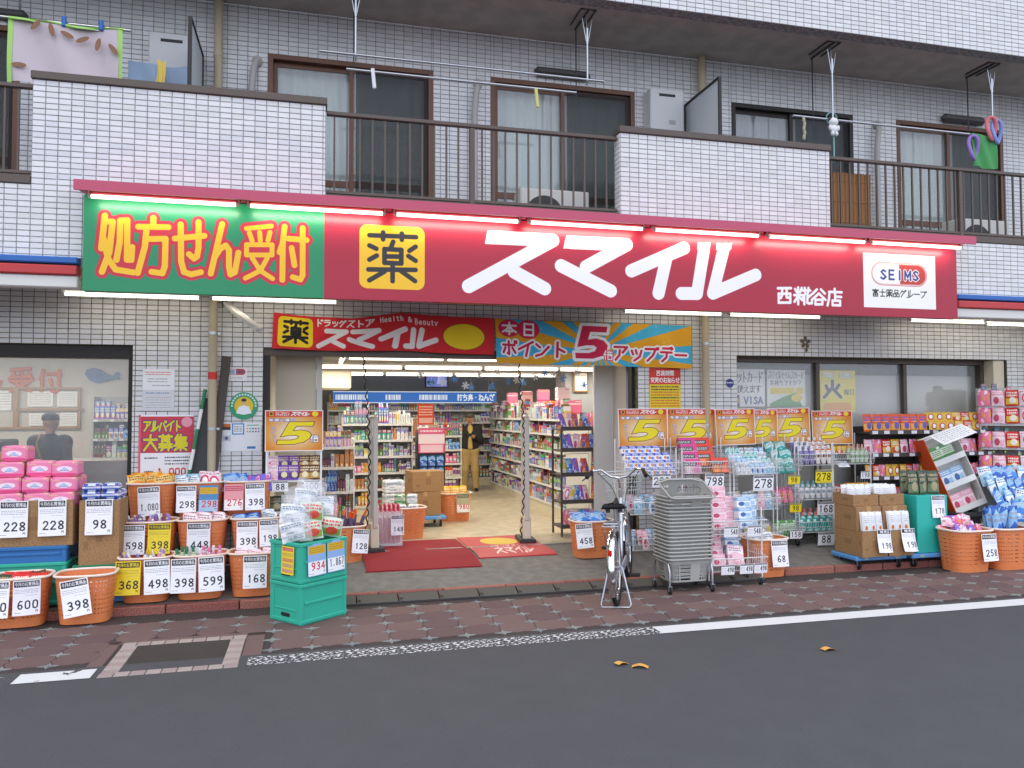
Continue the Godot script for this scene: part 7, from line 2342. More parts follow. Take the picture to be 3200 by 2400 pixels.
	for r in 2:
		for c in 5: bottle("green bottle with a pink cap on the lowest level of the fifth rack", "green bottles of the fifth rack", V(5.54 + c * 0.088, ap.call(0.16) + 0.15 + r * 0.03, 0.31 - r * 0.1), 0.225, 0.04, 19, mt("pink_cap2", "e07a7a", 0.4), 0, Vector3.ZERO, 0.8)
	# sixth rack
	goods("paper_sign", box_pack(0.15, 0.1, 0.004, 10), "blank white card lying in the sixth rack", "card", "", V(6.10, 1.05, 0.34), V(-0.9, 0, 0))
	for c in 8: bottle("green spray can on the top level of the sixth rack", "spray cans of the sixth rack", V(6.24 + (c % 4) * 0.062, ap.call(0.14) + 0.93 + c / 4 * 0.03, 0.3 - c / 4 * 0.07), 0.19, 0.026, 13, mt("cap_rose", "d8a090", 0.4))
	for c in 4: goods("medicine_box", box_pack(0.07, 0.1, 0.06, 24), "small yellow box at the back of the sixth rack", "box", "yellow boxes in the sixth rack", V(6.06 + c * 0.075, ap.call(0.14) + 1.03, 0.16), V(0, rng.randf_range(-0.2, 0.2), 0))
	for c in 10: goods("medicine_box", box_pack(0.06, 0.09, 0.05, 24), "yellow box on the middle level of the sixth rack", "box", "yellow boxes in the middle of the sixth rack", V(6.20 + (c % 5) * 0.063, ap.call(0.14) + 0.53 + c / 5 * 0.07, 0.3 - c / 5 * 0.05), V(-0.1, 0, 0))
	for c in 5: bottle("red bottle on the middle level of the sixth rack", "red bottles of the sixth rack", V(6.05 + (c % 3) * 0.05, ap.call(0.14) + 0.53, 0.3 - c / 3 * 0.06), 0.15, 0.022, 23, mats.red)
	for c in 5: goods("refill_pouch", bag_pack(0.1, 0.17, 0.05, [23, 5, 12][c % 3], c), "bright pouch low in the sixth rack", "pouch", "pouches low in the sixth rack", V(6.07 + c * 0.095, ap.call(0.14) + 0.15, 0.28), V(-0.15, 0, 0))
	# tags on the racks
	small_card("white price tag 298 on the first wire rack", V(3.62, 1.045, 0.63), 2, 0.21)
	small_card("white price tag 298 low on the first wire rack", V(3.75, 0.64, 0.62), 14, 0.17)
	small_card("white price tag 798 on the second wire rack", V(4.26, 1.03, 0.60), 3, 0.23)
	small_card("white price tag 278 on the third wire rack", V(4.86, 1.0, 0.60), 4, 0.25)
	small_card("yellow price tag on the teal bag rack", V(5.34, 0.98, 0.46), 11, 0.15)
	small_card("second yellow price tag lower on the teal bag rack", V(5.36, 0.66, 0.45), 11, 0.15)
	small_card("white price tag low on the teal bag rack", V(5.36, 0.36, 0.45), 12, 0.15)
	small_card("yellow price tag 278 under the white and orange bottles", V(5.76, 1.03, 0.42), 5, 0.22)
	small_card("white price tag 168 under the spray bottles", V(5.78, 0.66, 0.42), 6, 0.22)
	small_card("white price tag 88 under the green bottles", V(5.78, 0.31, 0.42), 7, 0.22)
	small_card("small white price tag 198 on the sixth wire rack", V(6.34, 1.0, 0.40), 8, 0.13)
	# posters standing above the racks
	var k := 0
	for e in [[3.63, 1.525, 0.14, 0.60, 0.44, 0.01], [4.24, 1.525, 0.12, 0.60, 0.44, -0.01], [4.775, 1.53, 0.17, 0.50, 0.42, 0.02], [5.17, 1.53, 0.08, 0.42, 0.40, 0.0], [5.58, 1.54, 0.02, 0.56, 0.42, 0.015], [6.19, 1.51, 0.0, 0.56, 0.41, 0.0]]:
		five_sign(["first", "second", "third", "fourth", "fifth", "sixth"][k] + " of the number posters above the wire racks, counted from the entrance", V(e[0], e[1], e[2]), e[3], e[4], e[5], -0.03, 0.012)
		k += 1
	# snack shelves in front of the window
	var g := thing("snack_shelves", "dark steel shelves full of orange and red snack bags under the shop window", "shelf unit", V(0, 0, 0))
	var m := MB.new()
	m.box(V(7.48, 0.85, -0.1), V(1.9, 1.34, 0.02))
	part(g, "back_panel", m, mats.shelf_dark)
	for x in [6.54, 7.46, 8.41]:
		m = MB.new()
		m.box(V(x, 0.85, -0.08), V(0.03, 1.34, 0.04))
		part(g, "post", m, mats.shelf_dark)
	var ys := [0.32, 0.60, 0.90, 1.18, 1.455]
	for y in ys:
		m = MB.new()
		m.box(V(7.48, y - 0.01, 0.07), V(1.86, 0.02, 0.3))
		m.box(V(7.48, y - 0.005, 0.222), V(1.86, 0.05, 0.006))
		part(g, "shelf_board", m, mats.shelf_dark)
	m = MB.new()
	for y in ys:
		var x := 6.62
		while x < 8.35:
			m.box(V(x, y - 0.003, 0.2275), V(0.075, 0.042, 0.003), small_rect(13), small_rect(13))
			x += rng.randf_range(0.13, 0.26)
	part(g, "price_strip", m, mats.small_cards).set_meta("kind", "stuff")
	for r in 5:
		var x := 6.60
		while x < 8.36:
			var w: float = [0.13, 0.11, 0.1, 0.13, 0.135][r]
			var far := x > 7.5
			var kd: int = [30, [23, 22, 24][int(x * 7) % 3], [23, 30, 25, 24][int(x * 9) % 4], [26, 30, 23, 24][int(x * 8) % 4], 22 if not far else [23, 25, 25, 24][int(x * 6) % 4]][r]
			var h: float = [0.17, 0.17, 0.15, 0.18, 0.215 if not far else 0.13][r]
			goods("snack_bag", bag_pack(w * 0.97, h, 0.05, kd, int(x * 31)), ["pink candy bag on the lowest board of the snack shelves", "red snack bag on the second board of the snack shelves", "snack bag on the third board of the snack shelves", "pink snack pack on the fourth board of the snack shelves", "%s snack bag on the top board of the snack shelves" % ("large orange" if not far else "red and yellow")][r], "snack bag", "snacks on board %s of the shelves" % ["one", "two", "three", "four", "five near" if not far else "five far"][r], V(x, ys[r] + 0.002, 0.13 + rng.randf_range(-0.01, 0.01)), V(-0.1, rng.randf_range(-0.12, 0.12), rng.randf_range(-0.03, 0.03)))
			if r == 4 and far:
				goods("snack_bag", bag_pack(w * 0.97, 0.12, 0.05, kd, int(x * 17)), "red and yellow snack bag on the top board of the snack shelves", "snack bag", "snacks on board five far of the shelves", V(x, ys[r] + 0.12, 0.09), V(-0.15, 0, 0))
			x += w
	# leaning orange cardboard display
	var td := thing("cardboard_display", "leaning orange and white cardboard display with three pockets of packs", "display stand", V(7.70, 0.52, 0.45))
	td.rotation = V(-0.1, -0.25, 0.36)
	m = MB.new()
	m.box(V(-0.2, 0.48, 0), V(0.008, 0.96, 0.3))
	part(td, "side_panel", m, mt("display_orange", "e0581c", 0.6))
	m = MB.new()
	m.box(V(0.2, 0.48, 0), V(0.008, 0.96, 0.3))
	m.box(V(0, 0.48, -0.02), V(0.392, 0.96, 0.008))
	for y in [0.0, 0.3, 0.6, 0.93]:
		m.box(V(0, y + 0.01, 0.065), V(0.392, 0.012, 0.16))
		if y < 0.9: m.box(V(0, y + 0.04, 0.146), V(0.392, 0.07, 0.008))
	part(td, "white_card_shell", m, mats.white_plastic)
	m = MB.new()
	m.box(V(0, 1.03, -0.06), V(0.42, 0.006, 0.26), sheet_rect("letter"), sheet_rect("letter"))
	part(td, "top_card", m, mats.posters, V(0, 0, 0), V(0.5, 0, 0))
	for r in 3:
		for c in 2:
			var pm := goods("blister_pack", box_pack(0.15, 0.2, 0.02, [26, 27, 13][r]), "small pack in the pockets of the leaning cardboard display", "pack", "packs in the leaning display", td.transform * V(-0.1 + c * 0.16, 0.03 + r * 0.3, 0.09 - c * 0.03))
			pm.rotation = td.rotation
	m = MB.new()
	m.bb(V(7.72, 0.47, 0.42), V(0.62, 0.05, 0.42), 0.006)
	m.bb(V(7.66, 0.26, 0.42), V(0.4, 0.37, 0.3), 0.006)
	solo("low_platform", m, mats.dark_grey, "dark base under the leaning cardboard display", "stand")
	# two dollies with cartons and the teal box
	dolly("blue dolly under the cartons with silver pouches", V(5.93, 0.01, 0.93), Vector2(0.64, 0.42))
	dolly("blue dolly under the teal box", V(6.62, 0.01, 0.97), Vector2(0.66, 0.40))
	for c in 2:
		for r in 2:
			carton(["near", "far"][c] + " cardboard box in the %s layer on the dolly" % ["bottom", "middle"][r], V(5.80 + c * 0.33, 0.16 + r * 0.262, 0.93), 0.02, V(0.315, 0.26, 0.36), false)
		carton("open cardboard tray of silver pouches on the cartons, %s the entrance" % ["towards", "away from"][c], V(5.80 + c * 0.33, 0.686, 0.90), 0.0, V(0.315, 0.12, 0.34), true)
		for i in 8:
			goods("silver_pouch", bag_pack(0.085, 0.2, 0.05, 28, i), "silver refill pouch standing in the cardboard trays", "pouch", "silver pouches on the cartons", V(5.70 + c * 0.33 + (i % 4) * 0.072, 0.70, 0.86 + i / 4 * 0.11), V(-0.1, rng.randf_range(-0.3, 0.3), rng.randf_range(-0.08, 0.08)))
		for i in 6:
			goods("silver_pouch", bag_pack(0.085, 0.2, 0.045, 28, i), "silver refill pouch in front of the cartons on the dolly", "pouch", "silver pouches in front of the cartons", V(5.72 + c * 0.33 + (i % 3) * 0.085, 0.43, 1.14 + i / 3 * 0.03), V(-0.12, rng.randf_range(-0.2, 0.2), 0))
		carton("cut open cardboard tray at the front of the dolly, %s the teal box" % ["away from", "next to"][c], V(5.80 + c * 0.33, 0.16, 1.15), 0, V(0.31, 0.27, 0.10), true)
	price_card("curled white price card 198 on the cartons, farther from the teal box", V(5.90, 0.45, 1.215), 25, 0.17, 0.0, -0.03, -0.05, 0.02)
	price_card("curled white price card 198 on the cartons, next to the teal box", V(6.20, 0.45, 1.215), 25, 0.17, 0.0, -0.03, -0.08, 0.03)
	m = MB.new()
	m.bb(V(0, 0.31, 0), V(0.40, 0.62, 0.36), 0.005)
	solo("teal_box", m, mt("teal_card", "2cb5a8", 0.5), "tall teal cardboard box holding dark green pouches", "box", V(6.60, 0.16, 0.95))
	for i in 6:
		goods("dark_pouch", bag_pack(0.13, 0.26, 0.06, 29, i), "dark green pouch standing on the teal box", "pouch", "dark green pouches on the teal box", V(6.46 + (i % 3) * 0.13, 0.782, 0.90 + i / 3 * 0.12), V(-0.12, rng.randf_range(-0.5, 0.5), 0))
	price_card("white price card 178 on the teal box", V(6.67, 0.78, 1.137), 26, 0.17, 0, 0, 0.0)
	basket("orange basket of pink candy with a white card right of the teal box", V(6.83, 0.0, 1.32), 0.0, 1.12)
	for i in 14:
		goods("candy_bag", bag_pack(0.13, 0.13, 0.07, [30, 11, 6][i % 3], i), "pink candy bag heaped in the basket right of the teal box", "candy bag", "pink candy bags", V(6.68 + (i % 5) * 0.075, 0.37 + (i / 10) * 0.08, 1.26 + (i / 5 % 2) * 0.12), V(rng.randf_range(-0.8, 0.2), rng.randf_range(-0.8, 0.8), rng.randf_range(-0.4, 0.4)))
	price_card("white price card 258 on the basket of pink candy", V(6.93, 0.41, 1.54), 27, 0.2, 0.05, 0.0, -0.05)
	basket("orange basket of wrapped blue umbrellas at the picture's right edge", V(7.36, 0.0, 1.32), 0.0, 1.12)
	for i in 16:
		goods("wrapped_umbrella", bag_pack(0.1, 0.5, 0.07, 31, i), "umbrella in blue wrap standing in the basket at the edge", "umbrella", "blue wrapped umbrellas in the edge basket", V(7.22 + (i % 5) * 0.07, 0.16, 1.24 + (i / 5) * 0.06), V(rng.randf_range(-0.25, 0.1), rng.randf_range(-0.9, 0.9), rng.randf_range(-0.3, 0.3)))
	# wall of hanging blue bags and the pink stand at the edge
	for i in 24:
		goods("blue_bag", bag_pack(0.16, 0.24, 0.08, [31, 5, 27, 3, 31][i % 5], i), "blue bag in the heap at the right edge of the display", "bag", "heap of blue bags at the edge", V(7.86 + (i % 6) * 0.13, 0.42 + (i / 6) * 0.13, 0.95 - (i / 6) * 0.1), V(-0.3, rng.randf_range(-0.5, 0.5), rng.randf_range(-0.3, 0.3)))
	m = MB.new()
	m.bb(V(8.2, 0.24, 0.72), V(0.8, 0.36, 0.5), 0.01)
	m.bb(V(8.2, 0.6, 0.45), V(0.8, 0.6, 0.2), 0.01)
	solo("bargain_bin", m, mats.grey_plastic, "grey bin under the heap of blue bags", "bin")
	var er := gondola("tall stand of pink packs at the right edge of the shop front", V(8.22, 0.15, 0.18), V(0.8, 0, 0.6), V(-0.6, 0, 0.8), 0.9, 0.3, [0.5, 0.8, 1.1, 1.4, 1.62], 1.85, mats.shelf_white, 131, "stands at the edge")
	for i in 24:
		goods("pink_pack", bag_pack(0.14, 0.2, 0.06, [30, 26, 23, 4, 0][i % 5], i), "pink pack on the tall stand at the right edge", "pack", "pink packs on the edge stand", V(8.26 + (i % 5) * 0.12 - 0.03, 0.15 + [0.5, 0.8, 1.1, 1.4, 1.62][i / 5], 0.24 + (i % 5) * 0.09), V(-0.1, -0.64 + rng.randf_range(-0.2, 0.2), 0))
	# two-tier cart of boxes in front
	var ct := wire_rack("white two tier wire cart of pink and blue boxes in front of the racks", V(4.03, 0.0, 1.30), 0.58, 0.34, [0.16, 0.52], 0.86)
	for r in 3:
		for c in 4:
			var p: bool = c < 2
			goods("mask_box", box_pack(0.17 if p else 0.15, 0.1, 0.08, 26 if p else 27), "%s box on the upper tier of the two tier cart" % ("pink" if p else "blue"), "box", "%s boxes on the cart's upper tier" % ("pink" if p else "blue"), V([3.83, 3.97, 4.12, 4.24][c], 0.56 + r * 0.102, [1.43, 1.32, 1.42, 1.31][c] - r * 0.015), V(-0.05, rng.randf_range(-0.1, 0.1), 0))
	goods("mask_box", box_pack(0.17, 0.1, 0.08, 26), "pink box on top of the pile on the two tier cart", "box", "", V(3.85, 0.87, 1.36), V(0, 0.1, 0))
	for c in 6:
		goods("mask_box", box_pack(0.15, 0.12, 0.09, 26 if c < 3 else 27), "%s box on the lower tier of the two tier cart" % ("pink" if c < 3 else "blue"), "box", "%s boxes on the cart's lower tier" % ("pink" if c < 3 else "blue"), V(3.85 + (c % 3) * 0.02 + (0.2 if c >= 3 else 0.0), 0.19 + (c % 3) * 0.07, 1.38 - (c % 3) * 0.08), V(-0.3, rng.randf_range(-0.1, 0.1), 0))
	goods("mask_box", box_pack(0.17, 0.2, 0.03, 11), "glossy pink pack leaning on the lower tier of the cart", "box", "", V(4.02, 0.2, 1.43), V(-0.35, 0, -0.12))
	small_card("first white price tag 548 on the two tier cart", V(3.92, 0.60, 1.53), 9, 0.15)
	small_card("second white price tag 548 on the two tier cart, away from the baskets", V(4.17, 0.60, 1.53), 9, 0.15)
	small_card("white price tag 498 low on the cart beside the stacked baskets", V(3.88, 0.235, 1.53), 10, 0.14)
	small_card("middle white price tag 498 low on the cart", V(4.08, 0.235, 1.53), 10, 0.14)
	small_card("white price tag 498 low on the cart beside the basket 68", V(4.235, 0.235, 1.53), 10, 0.14)
	basket("orange basket with the white card 68 right of the cart", V(4.60, 0.0, 1.0), 0.0, 1.0)
	for i in 4: goods("refill_pouch", bag_pack(0.12, 0.2, 0.05, 10, i), "white pouch in the basket right of the cart", "pouch", "white pouches in the basket 68", V(4.5 + (i % 2) * 0.14, 0.25, 0.95 + i / 2 * 0.1), V(-0.3, rng.randf_range(-0.4, 0.4), 0))
	price_card("white price card 68 on the basket right of the cart", V(4.66, 0.385, 1.185), 24, 0.19, 0.03, 0, -0.06)

func basket_stack() -> void:
	var st := thing("basket_stand", "low steel stand with casters under the stacked shopping baskets", "stand", V(3.47, 0, 1.40))
	for x in [-0.22, 0.22]:
		var m := MB.new()
		m.tube([V(x, 0.07, 0.17), V(x, 0.2, 0.17), V(x, 0.27, 0.14), V(x, 0.28, 0.1), V(x, 0.28, -0.1), V(x, 0.27, -0.14), V(x, 0.2, -0.17), V(x, 0.07, -0.17)], 0.011, 8)
		part(st, "side_frame", m, mats.steel)
		for z in [-0.17, 0.17]: caster(st, V(x, 0.03, z), 0.03)
	var m := MB.new()
	for z in [-0.13, 0.13]: m.cyl(V(-0.22, 0.28, z), V(0.22, 0.28, z), 0.009, -1, 8)
	part(st, "cross_bar", m, mats.steel)
	# one shopping basket: slotted walls, turned-over lip, two folding handles
	var b := MB.new()
	var f := func(t: float, y: float) -> Vector3:
		var s := lerpf(0.86, 1.0, y / 0.22)
		var r := ring(0.215 * s, 0.165 * s, 9.0, t)
		return V(r.x, y, -r.y)
	var n := 60
	var ys := [0.0, 0.018, 0.062, 0.07, 0.114, 0.122, 0.166, 0.22]
	for j in ys.size() - 1:
		var slot: bool = j in [1, 3, 5]
		for i in n:
			var t1 := TAU * (i + (0.45 if slot else 1.0)) / n
			b.q(f.call(TAU * i / n, ys[j]), f.call(TAU * i / n, ys[j + 1]), f.call(t1, ys[j + 1]), f.call(t1, ys[j]))
	for i in n: b.tri(V(0, 0.002, 0), f.call(TAU * (i + 1) / n, 0.002), f.call(TAU * i / n, 0.002))
	var body := b.mesh()
	b = MB.new()
	var pts := []
	for i in n:
		var r := ring(0.235, 0.185, 9.0, TAU * i / n)
		pts.append(V(r.x, 0.217, -r.y))
	b.tube(pts, 0.0095, 8, true)
	var lip := b.mesh()
	b = MB.new()
	b.tube([V(-0.22, 0.215, -0.13), V(-0.13, 0.232, -0.15), V(0.13, 0.232, -0.15), V(0.22, 0.215, -0.13)], 0.008, 8)
	var hnd := b.mesh()
	for i in 19:
		var o := thing("shopping_basket", "grey shopping basket nested in the tall stack on the steel stand" if i < 18 else "tilted grey shopping basket on top of the tall stack", "shopping basket", V(3.47 + rng.randf_range(-0.003, 0.003), 0.10 + i * 0.0345 if i < 18 else 0.775, 1.40), rng.randf_range(-0.01, 0.01), "stacked grey shopping baskets")
		if i == 18: o.rotation.x = 0.42
		part(o, "body", body, mats.grey_plastic)
		part(o, "lip", lip, mats.grey_plastic)
		if i == 18: part(o, "handle", hnd, mats.grey_plastic)

func bicycle() -> void:
	var B := thing("bicycle", "silver city bicycle with a wire front basket parked by the entrance ramp", "bicycle", V(2.64, 0.0, 1.79), -0.495)
	B.rotation = V(0.045, -0.495, 0.05)
	var R := 0.325
	for e in [["rear_wheel", V(0, R, 0)], ["front_wheel", V(0, R, -1.0)]]:
		var c: Vector3 = e[1]
		var m := MB.new()
		var pts := []
		for i in 40: pts.append(c + V(0, sin(TAU * i / 40), cos(TAU * i / 40)) * (R - 0.018))
		m.tube(pts, 0.022, 8, true)
		var w := part(B, e[0], m, mats.rubber)
		m = MB.new()
		pts = []
		for i in 40: pts.append(c + V(0, sin(TAU * i / 40), cos(TAU * i / 40)) * (R - 0.04))
		m.tube(pts, 0.011, 6, true)
		part(w, "rim", m, mats.chrome)
		m = MB.new()
		for i in 32:
			var a := TAU * i / 32
			m.cyl(c + V(0.022 * (1 if i % 2 else -1), 0, 0) + V(0, sin(a + 0.5), cos(a + 0.5)) * 0.02, c + V(0, sin(a), cos(a)) * (R - 0.045), 0.0014, -1, 4, false)
		part(w, "spokes", m, mats.steel)
		m = MB.new()
		m.cyl(c + V(-0.05, 0, 0), c + V(0.05, 0, 0), 0.018, -1, 10)
		part(w, "hub", m, mats.steel)
		# mudguard
		m = MB.new()
		var a0 := -0.6 if e[0] == "rear_wheel" else 0.3
		var a1 := 2.4 if e[0] == "rear_wheel" else 2.9
		m.grid(func(u, v): return c + V((u - 0.5) * 0.062, sin(lerpf(a0, a1, v)) * (R + 0.018 - 0.02 * pow(2 * u - 1, 2)), cos(lerpf(a0, a1, v)) * (R + 0.018 - 0.02 * pow(2 * u - 1, 2))), 4, 24)
		part(B, "mudguard", m, mats.chrome)
	var silver := mt("bike_silver", "c4c8cc", 0.25, 0.6)
	var m := MB.new()
	m.tube([V(0, 0.86, -0.74), V(0, 0.62, -0.66), V(0, 0.38, -0.5), V(0, 0.29, -0.41)], 0.02, 10)
	m.cyl(V(0, 0.29, -0.41), V(0, 0.82, -0.22), 0.017, -1, 10)
	m.cyl(V(0, 0.74, -0.76), V(0, 0.93, -0.71), 0.021, -1, 10)
	for s in [-1.0, 1.0]:
		m.cyl(V(s * 0.04, R, 0), V(s * 0.02, 0.68, -0.27), 0.008, -1, 8)
		m.cyl(V(s * 0.045, R, 0), V(s * 0.03, 0.29, -0.4), 0.009, -1, 8)
	part(B, "frame", m, silver)
	m = MB.new()
	for s in [-1.0, 1.0]: m.tube([V(s * 0.045, R, -1.0), V(s * 0.045, 0.5, -0.9), V(s * 0.04, 0.7, -0.8), V(s * 0.01, 0.74, -0.77)], 0.01, 8)
	part(B, "fork", m, silver)
	m = MB.new()
	m.cyl(V(0, 0.93, -0.71), V(0, 1.03, -0.68), 0.012, -1, 8)
	m.tube([V(-0.27, 1.09, -0.5), V(-0.24, 1.12, -0.6), V(-0.17, 1.12, -0.67), V(-0.08, 1.05, -0.69), V(0, 1.035, -0.69), V(0.08, 1.05, -0.69), V(0.17, 1.12, -0.67), V(0.24, 1.12, -0.6), V(0.27, 1.09, -0.5)], 0.0125, 8)
	var hb := part(B, "handlebar", m, mats.chrome)
	for s in [-1.0, 1.0]:
		m = MB.new()
		m.cyl(V(s * 0.247, 1.115, -0.585), V(s * 0.28, 1.075, -0.46), 0.019, -1, 10)
		part(hb, "grip", m, mats.rubber)
		m = MB.new()
		m.tube([V(s * 0.24, 1.10, -0.6), V(s * 0.29, 1.07, -0.58), V(s * 0.33, 1.04, -0.5)], 0.006, 6)
		part(hb, "brake_lever", m, mats.dark_grey)
	m = MB.new()
	m.tube([V(0.2, 1.1, -0.64), V(0.12, 0.98, -0.8), V(0.06, 0.9, -0.72), V(0.03, 0.7, -0.7)], 0.004, 5)
	m.tube([V(-0.2, 1.1, -0.64), V(-0.1, 0.95, -0.8), V(-0.05, 0.86, -0.76), V(-0.02, 0.55, -0.6)], 0.004, 5)
	part(B, "cable", m, mats.dark_grey)
	# saddle
	m = MB.new()
	m.grid(func(u, v):
		var w := lerpf(0.115, 0.025, smoothstep(0.25, 0.85, v))
		return V((u - 0.5) * 2 * w, 0.885 - 0.055 * pow(absf(2 * u - 1), 2.5) - 0.02 * sin(v * PI) + 0.01 * v, -0.10 - v * 0.27), 10, 12)
	m.grid(func(u, v):
		var w := lerpf(0.115, 0.025, smoothstep(0.25, 0.85, v))
		return V((0.5 - u) * 2 * w, 0.83 + 0.01 * v, -0.10 - v * 0.27), 10, 12)
	m.bb(V(0, 0.85, -0.115), V(0.2, 0.05, 0.04), 0.02)
	part(B, "saddle", m, mats.rubber)
	m = MB.new()
	for s in [-1.0, 1.0]: m.cyl(V(s * 0.055, 0.79, -0.15), V(s * 0.055, 0.83, -0.15), 0.02, -1, 8)
	m.cyl(V(0, 0.8, -0.23), V(0, 0.84, -0.22), 0.014, -1, 8)
	part(B, "saddle_spring", m, mats.dark_grey)
	# carrier
	m = MB.new()
	for x in [-0.07, 0.0, 0.07]: m.tube([V(x, 0.72, 0.19), V(x, 0.725, 0.0), V(x * 0.5, 0.72, -0.2)], 0.006, 6)
	for z in [0.19, 0.08, -0.05]: m.cyl(V(-0.07, 0.722, z), V(0.07, 0.722, z), 0.006, -1, 6)
	for s in [-1.0, 1.0]: m.cyl(V(s * 0.05, R, 0.0), V(s * 0.07, 0.72, 0.12), 0.006, -1, 6)
	m.bb(V(0, 0.735, 0.1), V(0.13, 0.02, 0.1), 0.006)
	part(B, "carrier", m, mats.steel)
	m = MB.new()
	m.bb(V(0, 0.52, 0.305), V(0.035, 0.05, 0.02), 0.006)
	var rf := mt("reflector_red", "d02018", 0.15)
	part(B, "reflector", m, rf)
	m = MB.new()
	m.bb(V(0.05, 0.30, -0.2), V(0.02, 0.09, 0.46), 0.01)
	part(B, "chain_case", m, silver)
	m = MB.new()
	m.cyl(V(0.08, 0.29, -0.41), V(0.1, 0.19, -0.3), 0.008, -1, 6)
	m.bb(V(0.14, 0.185, -0.3), V(0.09, 0.022, 0.07), 0.006)
	part(B, "pedal", m, mats.rubber)
	m = MB.new()
	m.cyl(V(-0.08, 0.29, -0.41), V(-0.1, 0.39, -0.52), 0.008, -1, 6)
	m.bb(V(-0.14, 0.395, -0.52), V(0.09, 0.022, 0.07), 0.006)
	part(B, "pedal", m, mats.rubber)
	m = MB.new()
	m.tube([V(-0.06, R, 0.0), V(-0.13, 0.03, 0.11), V(-0.12, 0.012, 0.14), V(0.12, 0.012, 0.14), V(0.13, 0.03, 0.11), V(0.06, R, 0.0)], 0.008, 6)
	part(B, "kickstand", m, mats.steel)
	# wire basket in front
	m = MB.new()
	var by := 0.80
	for k in [[0.0, 0.78], [0.09, 0.86], [0.17, 0.93], [0.25, 1.0]]:
		var pts := []
		for i in 28:
			var r: Vector2 = ring(0.2 * k[1], 0.145 * k[1], 4.0, TAU * i / 28)
			pts.append(V(r.x, by + k[0], -0.97 + r.y))
		m.tube(pts, 0.007 if k[0] > 0.2 else 0.004, 5, true)
	for i in 36:
		var a := ring(0.2 * 0.78, 0.145 * 0.78, 4.0, TAU * i / 36)
		var t := ring(0.2, 0.145, 4.0, TAU * i / 36)
		m.cyl(V(a.x, by, -0.97 + a.y), V(t.x, by + 0.25, -0.97 + t.y), 0.003, -1, 4, false)
	for i in 8: m.cyl(V(-0.15 + i * 0.043, by, -1.08), V(-0.15 + i * 0.043, by, -0.86), 0.0025, -1, 4, false)
	part(B, "front_basket", m, mt("wire_silver", "c6cacb", 0.35, 0.25))

func litter() -> void:
	for e in [[2.04, 3.36, 0.4], [2.13, 3.45, -0.5], [3.585, 3.44, 0.1]]:
		var m := MB.new()
		m.grid(func(u, v): return V((u - 0.5) * 0.11, 0.006 + 0.012 * sin(u * 4 + e[2]), (0.5 - v) * 0.05), 5, 2)
		solo("paper_scrap", m, mt("scrap", "d8a04a", 0.8), ["one of two", "one of two", "single"][[2.04, 2.13, 3.585].find(e[0])] + " yellow paper scrap on the asphalt" + [" lying together", " lying together", " nearer the edge line"][[2.04, 2.13, 3.585].find(e[0])], "litter", V(e[0], 0.004, e[1]), V(0, e[2], 0), "yellow scraps on the road")

# ---------------------------------------------------------------- balconies
func railing(label: String, x0: float, x1: float, posts: Array, step: float) -> void:
	var o := thing("balcony_railing", label, "railing", V(0, 0, 0.92), 0, "brown balcony railings")
	var m := MB.new()
	m.bb(V((x0 + x1) / 2, 4.508, 0), V(x1 - x0, 0.038, 0.055), 0.006)
	part(o, "top_rail", m, mats.brown)
	m = MB.new()
	m.bb(V((x0 + x1) / 2, 3.765, 0), V(x1 - x0, 0.03, 0.035), 0.004)
	part(o, "bottom_rail", m, mats.brown)
	for x in posts:
		m = MB.new()
		m.bb(V(x, 4.105, 0), V(0.05, 0.76, 0.05), 0.005)
		part(o, "post", m, mats.brown)
	var x := x0 + step * 0.6
	while x < x1 - 0.02:
		var near := false
		for p in posts: if absf(p - x) < 0.05: near = true
		if not near:
			if not gm.has("bal"): gm["bal"] = bxm(V(0.017, 0.708, 0.017))
			part(o, "baluster", gm["bal"].mesh() if not gm.has("balm") else gm["balm"], mats.brown, V(x, 3.781, 0))
			if not gm.has("balm"): gm["balm"] = gm["bal"].mesh()
		x += step

func balconies() -> void:
	railing("brown balcony railing at the street corner end", -4.4, -2.33, [-3.2], 0.105)
	railing("brown balcony railing between the two solid white parapets", 0.115, 3.012, [1.50], 0.118)
	railing("brown balcony railing right of the solid white parapets", 5.482, 10.0, [7.27, 9.2], 0.118)

func pole_hanger(label: String, x: float, y0: float) -> void:
	var o := thing("pole_hanger", label, "laundry bracket", V(x, 0, 0.75), 0, "laundry pole hangers")
	var m := MB.new()
	m.cyl(V(0, y0, 0), V(0, 5.62, 0), 0.011, -1, 8)
	m.cyl(V(0, 5.55, 0), V(0, 5.72, 0), 0.015, -1, 8)
	part(o, "rod", m, mats.steel)
	m = MB.new()
	for s in [-1.0, 1.0]: m.cyl(V(0, 5.52, 0), V(s * 0.055, 5.83, 0.0), 0.006, -1, 6)
	m.cyl(V(0, 5.55, 0), V(0, 5.88, -0.02), 0.006, -1, 6)
	part(o, "brace", m, mats.steel)
	m = MB.new()
	m.tube([V(-0.08, 5.895, -0.3), V(-0.08, 5.895, 0.05), V(0.08, 5.895, 0.05), V(0.08, 5.895, -0.3)], 0.009, 6)
	m.cyl(V(0, 5.89, 0.05), V(0, 5.89, -0.38), 0.011, -1, 6)
	m.tube([V(0, 5.88, -0.36), V(0, 5.45, -0.36), V(0, 5.1, -0.36)], 0.007, 6)
	part(o, "ceiling_frame", m, mats.dark_grey)
	m = MB.new()
	m.tube([V(0, y0 + 0.05, 0), V(0.0, y0 - 0.02, 0.012), V(0.0, y0 - 0.02, -0.05)], 0.006, 6)
	part(o, "hook", m, mats.steel)

